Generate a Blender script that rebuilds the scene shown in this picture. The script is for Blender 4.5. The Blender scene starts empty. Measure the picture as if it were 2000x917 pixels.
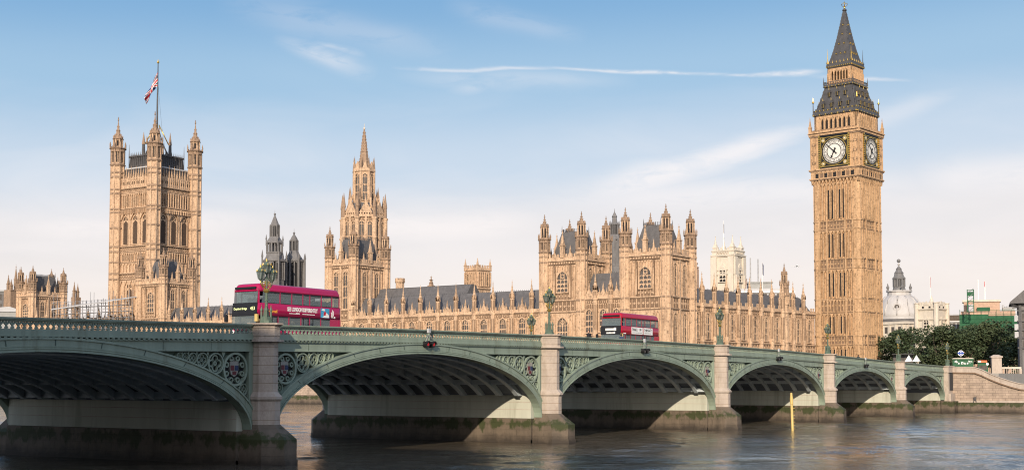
import bpy, bmesh, math, random
from math import sin, cos, tan, pi, sqrt, radians as R, atan2
random.seed(7)
scene = bpy.context.scene
COL = scene.collection

# ------------------------------------------------------------------ camera, sky, sun, exposure
# world axes: +X west along the bridge, +Y upriver (away from the camera), Z up, water at z = 0
CAMX, CAMY, CAMZ = -248.8, -64.2, 5.66
YAW, PITCH, FPX, HOR = R(57.2), R(3.2), 2550.0, 746.0
FE = FPX * cos(PITCH); PYC = HOR - FE * tan(PITCH)
cam_d = bpy.data.cameras.new("camera"); cam = bpy.data.objects.new("camera", cam_d); COL.objects.link(cam)
cam.location = (CAMX, CAMY, CAMZ)
cam.rotation_euler = (R(90) + PITCH, 0, -YAW)
cam_d.sensor_width = 36.0; cam_d.lens = FE / 2000 * 36.0
cam_d.shift_y = (PYC - 458.5) / 2000
cam_d.clip_start = 0.5; cam_d.clip_end = 30000
scene.camera = cam

SUN_BEARING, SUN_EL = R(180 + 66), R(21)          # direction the light comes from (bearing from +Y towards +X)
sd = (sin(SUN_BEARING) * cos(SUN_EL), cos(SUN_BEARING) * cos(SUN_EL), sin(SUN_EL))
sun_d = bpy.data.lights.new("sun", 'SUN'); sun = bpy.data.objects.new("sun", sun_d); COL.objects.link(sun)
sun_d.energy = 4.4; sun_d.angle = R(0.5); sun_d.color = (1.0, 0.85, 0.67)
sun.rotation_euler = (R(90) - SUN_EL, 0, -SUN_BEARING + pi)
sun.location = (-300, -150, 200)

vs = scene.view_settings
vs.view_transform = 'Standard'; vs.look = 'None'; vs.gamma = 1.0; vs.exposure = 0.24
scene.render.film_transparent = False
scene.cycles.max_bounces = 6; scene.cycles.glossy_bounces = 3; scene.cycles.transparent_max_bounces = 12
scene.cycles.caustics_reflective = True; scene.cycles.sample_clamp_indirect = 2.0; scene.cycles.blur_glossy = 1.0; scene.cycles.filter_width = 1.1; scene.cycles.caustics_refractive = False

def view_dir(px, py):
    """direction of the photograph's pixel (2000 x 917)"""
    f = (sin(YAW) * cos(PITCH), cos(YAW) * cos(PITCH), sin(PITCH)); r = (cos(YAW), -sin(YAW), 0)
    u = (-sin(YAW) * sin(PITCH), -cos(YAW) * sin(PITCH), cos(PITCH))
    a, b = (px - 1000) / FE, (PYC - py) / FE
    d = [f[i] + a * r[i] + b * u[i] for i in range(3)]
    l = sqrt(sum(v * v for v in d)); return [v / l for v in d]
def far_point(px, py, dist):
    """point at a horizontal view depth (metres) along that direction"""
    d = view_dir(px, py); k = dist / (d[0] * sin(YAW) + d[1] * cos(YAW))
    return (CAMX + k * d[0], CAMY + k * d[1], CAMZ + k * d[2])

world = bpy.data.worlds.new("World"); scene.world = world; world.use_nodes = True
def build_world():
    nt = world.node_tree; N = nt.nodes; L = nt.links; N.clear()
    def math_(op, a, b=None, c=None, clamp=False):
        n = N.new("ShaderNodeMath"); n.operation = op; n.use_clamp = clamp
        for i, v in enumerate((a, b, c)):
            if v is None: continue
            if isinstance(v, (int, float)): n.inputs[i].default_value = v
            else: L.new(v, n.inputs[i])
        return n.outputs[0]
    def mix(fac, a, b):
        n = N.new("ShaderNodeMix"); n.data_type = 'RGBA'
        for s, v in ((0, fac), (6, a), (7, b)):
            if isinstance(v, (int, float)): n.inputs[s].default_value = v
            elif isinstance(v, tuple): n.inputs[s].default_value = (*v, 1)
            else: L.new(v, n.inputs[s])
        return n.outputs[2]
    tc = N.new("ShaderNodeTexCoord"); sep = N.new("ShaderNodeSeparateXYZ"); L.new(tc.outputs["Generated"], sep.inputs[0])
    x, y, z = sep.outputs
    el = math_('ARCSINE', z)                                     # elevation, radians
    az = math_('ARCTAN2', math_('ADD', math_('MULTIPLY', x, cos(YAW)), math_('MULTIPLY', y, -sin(YAW))),
               math_('ADD', math_('MULTIPLY', x, sin(YAW)), math_('MULTIPLY', y, cos(YAW))))   # 0 = straight down the river view
    sky = N.new("ShaderNodeTexSky"); sky.sky_type = 'NISHITA'; sky.sun_disc = False
    sky.sun_elevation = SUN_EL; sky.sun_rotation = SUN_BEARING; sky.air_density = 1.0; sky.dust_density = 1.5; sky.ozone_density = 2.0
    # aerosol haze: pale warm near the horizon, clear blue above
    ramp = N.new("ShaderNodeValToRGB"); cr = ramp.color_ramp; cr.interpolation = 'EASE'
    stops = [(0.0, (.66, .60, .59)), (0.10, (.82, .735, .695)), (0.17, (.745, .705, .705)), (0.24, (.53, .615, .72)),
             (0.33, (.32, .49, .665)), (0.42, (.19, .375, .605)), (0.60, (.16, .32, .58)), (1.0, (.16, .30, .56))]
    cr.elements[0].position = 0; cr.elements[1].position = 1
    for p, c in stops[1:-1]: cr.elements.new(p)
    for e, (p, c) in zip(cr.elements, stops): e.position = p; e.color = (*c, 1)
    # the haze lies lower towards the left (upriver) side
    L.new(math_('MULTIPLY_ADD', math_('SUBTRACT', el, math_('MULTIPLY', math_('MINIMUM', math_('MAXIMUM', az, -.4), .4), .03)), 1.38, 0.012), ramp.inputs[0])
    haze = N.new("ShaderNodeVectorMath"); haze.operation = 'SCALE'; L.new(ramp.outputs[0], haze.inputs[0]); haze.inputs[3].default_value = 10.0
    base = mix(0.90, sky.outputs[0], haze.outputs[0])
    # cirrus, drawn out along the wind
    comb = N.new("ShaderNodeCombineXYZ"); L.new(math_('MULTIPLY', az, 5.0), comb.inputs[0]); L.new(math_('MULTIPLY', el, 17.0), comb.inputs[1])
    def noise(scale, detail, rough, off=0.0):
        m = N.new("ShaderNodeVectorMath"); m.operation = 'ADD'; L.new(comb.outputs[0], m.inputs[0]); m.inputs[1].default_value = (off, off * .7, off * .3)
        n = N.new("ShaderNodeTexNoise"); n.inputs["Scale"].default_value = scale; n.inputs["Detail"].default_value = detail
        n.inputs["Roughness"].default_value = rough; n.inputs["Distortion"].default_value = .6; L.new(m.outputs[0], n.inputs["Vector"]); return n.outputs[0]
    fine = noise(5.0, 6, .62); soft = noise(1.3, 4, .55, 7.3)
    total = None
    def streak(p0, p1, w0, w1, strength, rag=.5, endfade=.25):
        """a thin cloud between two directions given as pixels of the photograph"""
        nonlocal total
        pts = []
        for p in (p0, p1):
            d = view_dir(*p); pts.append((atan2(d[0] * cos(YAW) - d[1] * sin(YAW), d[0] * sin(YAW) + d[1] * cos(YAW)), math.asin(d[2])))
        (a0, e0), (a1, e1) = pts; dx, dy = a1 - a0, e1 - e0; l2 = dx * dx + dy * dy; l = sqrt(l2)
        A = math_('SUBTRACT', az, a0); B = math_('SUBTRACT', el, e0)
        t = math_('DIVIDE', math_('ADD', math_('MULTIPLY', A, dx), math_('MULTIPLY', B, dy)), l2)
        wob = math_('MULTIPLY', math_('SUBTRACT', soft, .5), .012 + .25 * (w0 + w1) / FPX)
        dist = math_('ADD', math_('DIVIDE', math_('SUBTRACT', math_('MULTIPLY', B, dx), math_('MULTIPLY', A, dy)), l), wob)
        w = math_('MULTIPLY_ADD', t, (w1 - w0) / FPX, w0 / FPX)
        q = math_('DIVIDE', dist, math_('MAXIMUM', w, .0004))
        m = math_('EXPONENT', math_('MULTIPLY', math_('MULTIPLY', q, q), -1.0))
        rise = math_('DIVIDE', t, endfade, clamp=True); fall = math_('DIVIDE', math_('SUBTRACT', 1.0, t), endfade, clamp=True)
        m = math_('MULTIPLY', m, math_('MULTIPLY', rise, fall))
        r = math_('MULTIPLY_ADD', math_('SUBTRACT', fine, .5), 3.2 * rag, 1.0, clamp=True)
        m = math_('MULTIPLY', math_('MULTIPLY', m, r), strength)
        total = m if total is None else math_('MAXIMUM', total, m)
    streak((760, 133), (1120, 133), 3, 4.5, .42, 1.1, .3)
    streak((1040, 130), (1450, 150), 3.2, 3.4, .52, 1.2, .25)
    streak((1400, 152), (1620, 140), 2.6, 4.5, .55, 1.1, .25)
    streak((1560, 146), (1800, 158), 4, 3, .42, .8, .4)
    streak((760, 146), (1250, 162), 18, 16, .20, 1.0, .3)
    streak((1090, 400), (1640, 232), 36, 13, .66, .7, .3)
    streak((1200, 372), (1600, 262), 18, 8, .5, 1.0, .3)
    streak((530, 66), (740, 150), 13, 19, .34, 1.2, .4)
    streak((600, 78), (720, 112), 5, 8, .30, 1.2, .4)
    streak((420, -10), (900, 110), 30, 22, .15, 1.2, .3)
    streak((860, 5), (1150, 70), 20, 16, .14, 1.2, .3)
    streak((1560, 290), (1900, 165), 28, 14, .26, 1.1, .3)
    streak((860, 172), (980, 162), 14, 10, .22, 1.2, .45)
    streak((1000, 385), (1900, 350), 36, 30, .45, .7, .3)
    streak((-60, 440), (560, 432), 26, 30, .45, .7, .3)
    streak((600, 445), (1100, 430), 34, 30, .5, .6, .3)
    streak((1750, 350), (2150, 330), 30, 40, .45, .6, .3)
    # broken veil of high cloud low down
    veil = math_('MULTIPLY', math_('MULTIPLY_ADD', soft, 2.6, -1.05, clamp=True),
                 math_('MULTIPLY', math_('MULTIPLY_ADD', el, -5.0, 1.25, clamp=True), .5))
    total = math_('MAXIMUM', total, veil)
    sky_c = mix(math_('MINIMUM', total, .95), base, (8.9, 8.3, 8.1))
    # broad aureole round the low sun, added behind the viewpoint for more fill light
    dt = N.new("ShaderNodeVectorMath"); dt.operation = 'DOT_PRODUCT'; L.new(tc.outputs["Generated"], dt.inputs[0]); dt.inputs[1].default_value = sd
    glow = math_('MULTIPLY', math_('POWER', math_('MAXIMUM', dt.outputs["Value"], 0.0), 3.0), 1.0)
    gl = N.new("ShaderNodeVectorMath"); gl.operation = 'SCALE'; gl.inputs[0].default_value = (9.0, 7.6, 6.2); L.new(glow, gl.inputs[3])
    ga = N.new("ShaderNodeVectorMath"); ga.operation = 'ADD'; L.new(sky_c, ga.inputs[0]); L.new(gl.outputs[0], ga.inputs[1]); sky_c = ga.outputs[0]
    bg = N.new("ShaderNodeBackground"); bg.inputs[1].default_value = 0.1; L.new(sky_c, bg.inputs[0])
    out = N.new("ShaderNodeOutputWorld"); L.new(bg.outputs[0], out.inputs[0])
build_world()

# ------------------------------------------------------------------ materials
def mat(name, col, rough=.85, var=.12, scale=.6, streak=0.0, bump=0.0, bscale=4.0, metallic=0.0, spec=.3, stain=None, stain_amt=.5, stain_scale=.25, stain_lo=.52, speck=0.0):
    m = bpy.data.materials.new(name); m.use_nodes = True
    nt = m.node_tree; N = nt.nodes; L = nt.links; b = N["Principled BSDF"]
    b.inputs["Roughness"].default_value = rough; b.inputs["Metallic"].default_value = metallic
    b.inputs["Specular IOR Level"].default_value = spec
    g = N.new("ShaderNodeNewGeometry")
    mp = N.new("ShaderNodeMapping"); L.new(g.outputs["Position"], mp.inputs[0]); mp.inputs["Scale"].default_value = (1, 1, 1 - streak)
    n1 = N.new("ShaderNodeTexNoise"); n1.inputs["Scale"].default_value = scale; n1.inputs["Detail"].default_value = 6; n1.inputs["Roughness"].default_value = .65
    L.new(mp.outputs[0], n1.inputs["Vector"])
    r = N.new("ShaderNodeMapRange"); r.inputs[1].default_value = .28; r.inputs[2].default_value = .72; r.inputs[3].default_value = 1 - var; r.inputs[4].default_value = 1 + var
    L.new(n1.outputs[0], r.inputs[0])
    s = N.new("ShaderNodeVectorMath"); s.operation = 'SCALE'; s.inputs[0].default_value = col; L.new(r.outputs[0], s.inputs[3])
    cout = s.outputs[0]
    if stain:
        n2 = N.new("ShaderNodeTexNoise"); n2.inputs["Scale"].default_value = stain_scale; n2.inputs["Detail"].default_value = 7; n2.inputs["Roughness"].default_value = .7
        L.new(mp.outputs[0], n2.inputs["Vector"])
        r2 = N.new("ShaderNodeMapRange"); r2.inputs[1].default_value = stain_lo; r2.inputs[2].default_value = stain_lo + .14; r2.inputs[4].default_value = stain_amt
        L.new(n2.outputs[0], r2.inputs[0])
        mx = N.new("ShaderNodeMix"); mx.data_type = 'RGBA'; L.new(r2.outputs[0], mx.inputs[0]); L.new(cout, mx.inputs[6]); mx.inputs[7].default_value = (*stain, 1)
        cout = mx.outputs[2]
    if speck:                                                              # fine dark speckle scattered at random over the stone
        n4 = N.new("ShaderNodeTexNoise"); n4.inputs["Scale"].default_value = 1.9; n4.inputs["Detail"].default_value = 3; n4.inputs["Roughness"].default_value = .6; L.new(g.outputs["Position"], n4.inputs["Vector"])
        r4 = N.new("ShaderNodeMapRange"); r4.inputs[1].default_value = .54; r4.inputs[2].default_value = .68; r4.inputs[3].default_value = 1.0; r4.inputs[4].default_value = 1 - speck; L.new(n4.outputs[0], r4.inputs[0])
        s4 = N.new("ShaderNodeVectorMath"); s4.operation = 'SCALE'; L.new(cout, s4.inputs[0]); L.new(r4.outputs[0], s4.inputs[3]); cout = s4.outputs[0]
    L.new(cout, b.inputs["Base Color"])
    if bump:
        n3 = N.new("ShaderNodeTexNoise"); n3.inputs["Scale"].default_value = bscale; n3.inputs["Detail"].default_value = 4
        L.new(g.outputs["Position"], n3.inputs["Vector"])
        bp = N.new("ShaderNodeBump"); bp.inputs["Strength"].default_value = bump; bp.inputs["Distance"].default_value = .15
        L.new(n3.outputs[0], bp.inputs["Height"]); L.new(bp.outputs[0], b.inputs["Normal"])
    return m
M = {}
M['stone'] = mat("limestone_honey", (.505, .35, .232), .9, .24, 1.6, .72, .7, 3, stain=(.22, .14, .092), stain_amt=.7, stain_scale=.6, speck=.5)
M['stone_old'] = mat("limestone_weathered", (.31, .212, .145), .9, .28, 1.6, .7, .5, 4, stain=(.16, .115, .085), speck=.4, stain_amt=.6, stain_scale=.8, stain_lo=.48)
M['stone_gold'] = mat("limestone_golden", (.47, .307, .178), .9, .24, 1.5, .75, .5, 3, stain=(.23, .14, .075), speck=.5, stain_amt=.7, stain_scale=.7)
M['stone_dark'] = mat("limestone_shade_and_joint", (.19, .125, .082), .95, .25, 1.2, .3)  # dark copy of the stone: recess shade in the colour, also bed joints
M['stone_pale'] = mat("portland_stone", (.55, .49, .41), .9, .14, .9, .7)
M['stone_grey'] = mat("lead_grey_stone", (.15, .145, .145), .8, .25, .8, .5, .3, 3)
M['slate'] = mat("slate_roof", (.105, .10, .10), .6, .25, 1.2, .4, .3, 6)
M['iron'] = mat("cast_iron_roof", (.068, .066, .068), .5, .28, 1.0, .4, .4, 5)
M['glass'] = mat("leaded_glass", (.082, .070, .062), .25, .6, .8, 0, spec=.5)
M['louvre'] = mat('belfry_louvres', (.075, .050, .036), .9, .3, 1)
M['void'] = mat("dark_opening", (.016, .016, .018), .9, .2, 1)
M['gold'] = mat("gilding", (.56, .38, .10), .35, .15, 3, metallic=.8)
M['black'] = mat("black_paint", (.012, .012, .014), .45, .2, 2)
M['dial'] = mat("opal_dial", (.62, .60, .555), .4, .04, 2)
M['white'] = mat("white_paint", (.78, .77, .74), .5, .05, 2)
M['green'] = mat("bridge_green_paint", (.232, .285, .225), .5, .16, .9, .85, stain=(.115, .11, .07), stain_amt=.6, stain_scale=.8, stain_lo=.54)
M['green_lamp'] = mat('lamp_green_paint', (.085, .12, .088), .5, .15, 2)
M['shield_white'] = mat('shield_cream', (.28, .27, .24), .6, .2, 3)
M['shield_red'] = mat('shield_red', (.13, .03, .036), .6, .15, 3)
M['shield_blue'] = mat('shield_blue', (.028, .045, .10), .6, .15, 3)
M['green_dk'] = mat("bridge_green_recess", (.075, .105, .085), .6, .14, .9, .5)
M['soffit'] = mat("soffit_grey_paint", (.13, .15, .18), .6, .2, .8)
M['soffit_rib'] = mat("soffit_rib_paint", (.44, .49, .51), .55, .15, .8)
M['granite'] = mat("pier_granite", (.405, .34, .285), .85, .16, 1.4, .6, .3, 5, stain=(.24, .185, .15), stain_amt=.5, stain_scale=.9)
M['pier_wall'] = mat("pier_whitewash", (.46, .465, .39), .8, .12, .8, .9, stain=(.22, .22, .16), stain_amt=.5, stain_scale=.5)
M['asphalt'] = mat("asphalt", (.05, .05, .052), .9, .15, 1)
M['paving'] = mat("paving", (.30, .28, .25), .9, .12, .8)
M['earth'] = mat("ground_cover", (.10, .10, .07), .95, .2, .3)
M['mud'] = mat("foreshore_mud", (.20, .15, .10), .8, .2, .4)
M['leaf'] = mat("leaf_green", (.056, .082, .040), .7, .45, .9, spec=.25)
M['leaf2'] = mat("leaf_olive", (.066, .084, .040), .7, .4, .9, spec=.25)
M['bark'] = mat("bark", (.10, .08, .06), .9, .25, 2)
M['steel'] = mat("scaffold_steel", (.30, .30, .31), .5, .2, 1, metallic=.3)
M['sheet'] = mat("scaffold_sheeting", (.42, .42, .43), .7, .12, .4)
M['netting'] = mat("green_netting", (.022, .095, .045), .8, .25, .5)
M['kiosk'] = mat("kiosk_green", (.012, .085, .035), .5, .15, 1)
M['orange'] = mat("orange_sign", (.75, .16, .06), .5, .1, 2)
M['brick'] = mat("pink_brick", (.44, .30, .22), .9, .2, 1)
M['concrete'] = mat("concrete", (.30, .30, .29), .9, .15, .5)
M['red'] = mat("bus_red", (.36, .004, .062), .25, .05, 1, spec=.5)
M['red_dk'] = mat("bus_red_dark", (.36, .006, .022), .25, .06, 1, spec=.5)
M['tyre'] = mat("tyre_rubber", (.02, .02, .02), .8, .1, 3)
M['seat'] = mat("seat_fabric", (.05, .07, .16), .9, .2, 3)
M['yellow'] = mat("yellow_paint", (.58, .42, .15), .5, .10, 2, .6, stain=(.45, .28, .08), stain_amt=.5, stain_scale=2)
M['amber'] = mat("amber_lettering", (.80, .33, .05), .5, .05, 3)
M['blue'] = mat("blue_paint", (.02, .07, .34), .5, .05, 3)
M['sky_blue'] = mat("picture_blue", (.05, .30, .48), .5, .4, 3)
M['flag_blue'] = mat("flag_blue", (.012, .020, .11), .8, .1, 2)
M['flag_red'] = mat("flag_red", (.50, .02, .035), .8, .1, 2)
M['flag_white'] = mat("flag_white", (.70, .70, .70), .8, .05, 2)
M['cloth'] = mat("dark_cloth", (.018, .018, .022), .9, .2, 4)
M['cloth2'] = mat("blue_cloth", (.04, .06, .11), .9, .2, 4)
M['skin'] = mat("skin", (.50, .30, .21), .6, .05, 5)
M['hair'] = mat("hair", (.025, .017, .012), .7, .2, 8)
M['dome'] = mat("dome_lead", (.43, .41, .395), .6, .10, .6, .6, stain=(.34, .32, .31), stain_amt=.4, stain_scale=.4)

def emit(name, col, strength):
    m = bpy.data.materials.new(name); m.use_nodes = True; b = m.node_tree.nodes["Principled BSDF"]
    b.inputs["Base Color"].default_value = (*col, 1); b.inputs["Emission Color"].default_value = (*col, 1); b.inputs["Emission Strength"].default_value = strength
    return m
M['red_lamp'] = emit("navigation_red", (.60, .02, .02), .35)
M['led'] = emit("destination_led", (.78, .86, .42), .45)
def clear_glass(name, col, clear, rough=.03):
    m = bpy.data.materials.new(name); m.use_nodes = True; nt = m.node_tree; N = nt.nodes; L = nt.links
    b = N["Principled BSDF"]; b.inputs["Base Color"].default_value = (*col, 1); b.inputs["Roughness"].default_value = rough; b.inputs["Specular IOR Level"].default_value = .6
    t = N.new("ShaderNodeBsdfTransparent"); t.inputs[0].default_value = (.78, .84, .84, 1)
    x = N.new("ShaderNodeMixShader"); x.inputs[0].default_value = clear; L.new(b.outputs[0], x.inputs[1]); L.new(t.outputs[0], x.inputs[2])
    L.new(x.outputs[0], N["Material Output"].inputs[0]); return m
M['pane'] = clear_glass("bus_glass", (.20, .24, .25), .62)
M['lamp_glass'] = clear_glass("lantern_glass", (.12, .14, .13), .45, .1)

def wet_stone():
    """quay masonry between the tides: brown granite, dark damp foot, green weed in ragged patches"""
    m = bpy.data.materials.new("tidal_masonry"); m.use_nodes = True; nt = m.node_tree; N = nt.nodes; L = nt.links; b = N["Principled BSDF"]
    b.inputs["Roughness"].default_value = .7; b.inputs["Specular IOR Level"].default_value = .3
    g = N.new("ShaderNodeNewGeometry"); sp = N.new("ShaderNodeSeparateXYZ"); L.new(g.outputs["Position"], sp.inputs[0])
    def noise(sc, det, zs=1.0):
        mp = N.new("ShaderNodeMapping"); mp.inputs["Scale"].default_value = (1, 1, zs); L.new(g.outputs["Position"], mp.inputs[0])
        n = N.new("ShaderNodeTexNoise"); n.inputs["Scale"].default_value = sc; n.inputs["Detail"].default_value = det; n.inputs["Roughness"].default_value = .68; L.new(mp.outputs[0], n.inputs["Vector"]); return n.outputs[0]
    def mth(op, a, c, d=0.0):
        n = N.new("ShaderNodeMath"); n.operation = op; n.use_clamp = (op == 'MULTIPLY_ADD')
        for i, v in enumerate((a, c, d)):
            if isinstance(v, (int, float)): n.inputs[i].default_value = v
            else: L.new(v, n.inputs[i])
        return n.outputs[0]
    def mix(f, a, c):
        n = N.new("ShaderNodeMix"); n.data_type = 'RGBA'; L.new(f, n.inputs[0])
        for i, v in ((6, a), (7, c)):
            if isinstance(v, tuple): n.inputs[i].default_value = (*v, 1)
            else: L.new(v, n.inputs[i])
        return n.outputs[2]
    z = sp.outputs[2]
    base = mix(noise(1.1, 6, .35), (.045, .038, .028), (.215, .165, .122))
    n1 = noise(.55, 7)
    tide = mth('MULTIPLY_ADD', mth('ADD', z, mth('MULTIPLY', n1, 1.8)), -1.3, 2.35)          # damp below about 1 m, ragged
    c = mix(tide, base, (.045, .036, .028))
    weed = mth('MULTIPLY_ADD', mth('ADD', mth('MULTIPLY', noise(.8, 7, .6), 2.0), mth('MULTIPLY', mth('ABSOLUTE', mth('SUBTRACT', z, 1.75), 0), -.55)), 5.0, -3.6)
    c = mix(mth('MULTIPLY', weed, .9), c, (.035, .046, .014))
    L.new(c, b.inputs["Base Color"])
    bk = N.new("ShaderNodeTexBrick"); mp = N.new("ShaderNodeMapping"); L.new(g.outputs["Position"], mp.inputs[0])
    cb = N.new("ShaderNodeCombineXYZ"); L.new(mth('ADD', sp.outputs[0], sp.outputs[1]), cb.inputs[0]); L.new(z, cb.inputs[1]); L.new(cb.outputs[0], bk.inputs["Vector"])
    bk.inputs["Scale"].default_value = 1.0; bk.inputs["Brick Width"].default_value = 1.3; bk.inputs["Row Height"].default_value = .62; bk.inputs["Mortar Size"].default_value = .025
    bp = N.new("ShaderNodeBump"); bp.inputs["Strength"].default_value = .8; bp.inputs["Distance"].default_value = .08
    L.new(mth('ADD', mth('MULTIPLY', bk.outputs["Fac"], -1.0), mth('MULTIPLY', n1, 1.2)), bp.inputs["Height"]); L.new(bp.outputs[0], b.inputs["Normal"])
    return m
M['wet'] = wet_stone()

def ashlar():
    m = bpy.data.materials.new("embankment_ashlar"); m.use_nodes = True; nt = m.node_tree; N = nt.nodes; L = nt.links; b = N["Principled BSDF"]
    b.inputs["Roughness"].default_value = .9
    g = N.new("ShaderNodeNewGeometry"); sp = N.new("ShaderNodeSeparateXYZ"); L.new(g.outputs["Position"], sp.inputs[0])
    cb = N.new("ShaderNodeCombineXYZ"); L.new(sp.outputs[1], cb.inputs[0]); L.new(sp.outputs[2], cb.inputs[1])
    bk = N.new("ShaderNodeTexBrick"); L.new(cb.outputs[0], bk.inputs["Vector"]); bk.inputs["Scale"].default_value = 1
    bk.inputs["Brick Width"].default_value = 1.15; bk.inputs["Row Height"].default_value = .46; bk.inputs["Mortar Size"].default_value = .035
    bk.inputs["Color1"].default_value = (.42, .325, .25, 1); bk.inputs["Color2"].default_value = (.33, .255, .20, 1); bk.inputs["Mortar"].default_value = (.21, .16, .125, 1)
    n = N.new("ShaderNodeTexNoise"); n.inputs["Scale"].default_value = .9; n.inputs["Detail"].default_value = 7; L.new(g.outputs["Position"], n.inputs["Vector"])
    r = N.new("ShaderNodeMapRange"); r.inputs[1].default_value = .3; r.inputs[2].default_value = .7; r.inputs[3].default_value = .72; r.inputs[4].default_value = 1.12; L.new(n.outputs[0], r.inputs[0])
    s = N.new("ShaderNodeVectorMath"); s.operation = 'SCALE'; L.new(bk.outputs["Color"], s.inputs[0]); L.new(r.outputs[0], s.inputs[3]); L.new(s.outputs[0], b.inputs["Base Color"])
    return m
M['ashlar'] = ashlar()

def river():
    m = bpy.data.materials.new("river_water"); m.use_nodes = True; nt = m.node_tree; N = nt.nodes; L = nt.links; b = N["Principled BSDF"]
    b.inputs["Base Color"].default_value = (.088, .073, .054, 1); b.inputs["Roughness"].default_value = .07; b.inputs["IOR"].default_value = 1.33
    g = N.new("ShaderNodeNewGeometry")
    def noise(sc, rot, stretch, det, ro=.55):
        mp = N.new("ShaderNodeMapping"); mp.inputs["Rotation"].default_value = (0, 0, rot); mp.inputs["Scale"].default_value = (1, stretch, 1); L.new(g.outputs["Position"], mp.inputs[0])
        n = N.new("ShaderNodeTexNoise"); n.inputs["Scale"].default_value = sc; n.inputs["Detail"].default_value = det; n.inputs["Roughness"].default_value = ro; n.inputs["Distortion"].default_value = .4
        L.new(mp.outputs[0], n.inputs["Vector"]); return n.outputs[0]
    a = noise(.55, YAW, 1.6, 5); c = noise(.045, YAW + .3, 1.6, 3); d = noise(2.4, YAW - .2, 1.5, 3)
    def mul(x, k):
        n = N.new("ShaderNodeMath"); n.operation = 'MULTIPLY'; L.new(x, n.inputs[0]); n.inputs[1].default_value = k; return n.outputs[0]
    def add(x, y):
        n = N.new("ShaderNodeMath"); n.operation = 'ADD'; L.new(x, n.inputs[0]); L.new(y, n.inputs[1]); return n.outputs[0]
    rp = N.new("ShaderNodeMapRange"); rp.inputs[1].default_value = .38; rp.inputs[2].default_value = .62; rp.inputs[3].default_value = .4; rp.inputs[4].default_value = 1.3; L.new(c, rp.inputs[0])
    mm = N.new("ShaderNodeMath"); mm.operation = 'MULTIPLY'; L.new(add(mul(a, .35), mul(d, .22)), mm.inputs[0]); L.new(rp.outputs[0], mm.inputs[1])
    bp = N.new("ShaderNodeBump"); bp.inputs["Strength"].default_value = 1.0; bp.inputs["Distance"].default_value = .30
    L.new(mm.outputs[0], bp.inputs["Height"]); L.new(bp.outputs[0], b.inputs["Normal"])
    return m
M['water'] = river()
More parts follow.
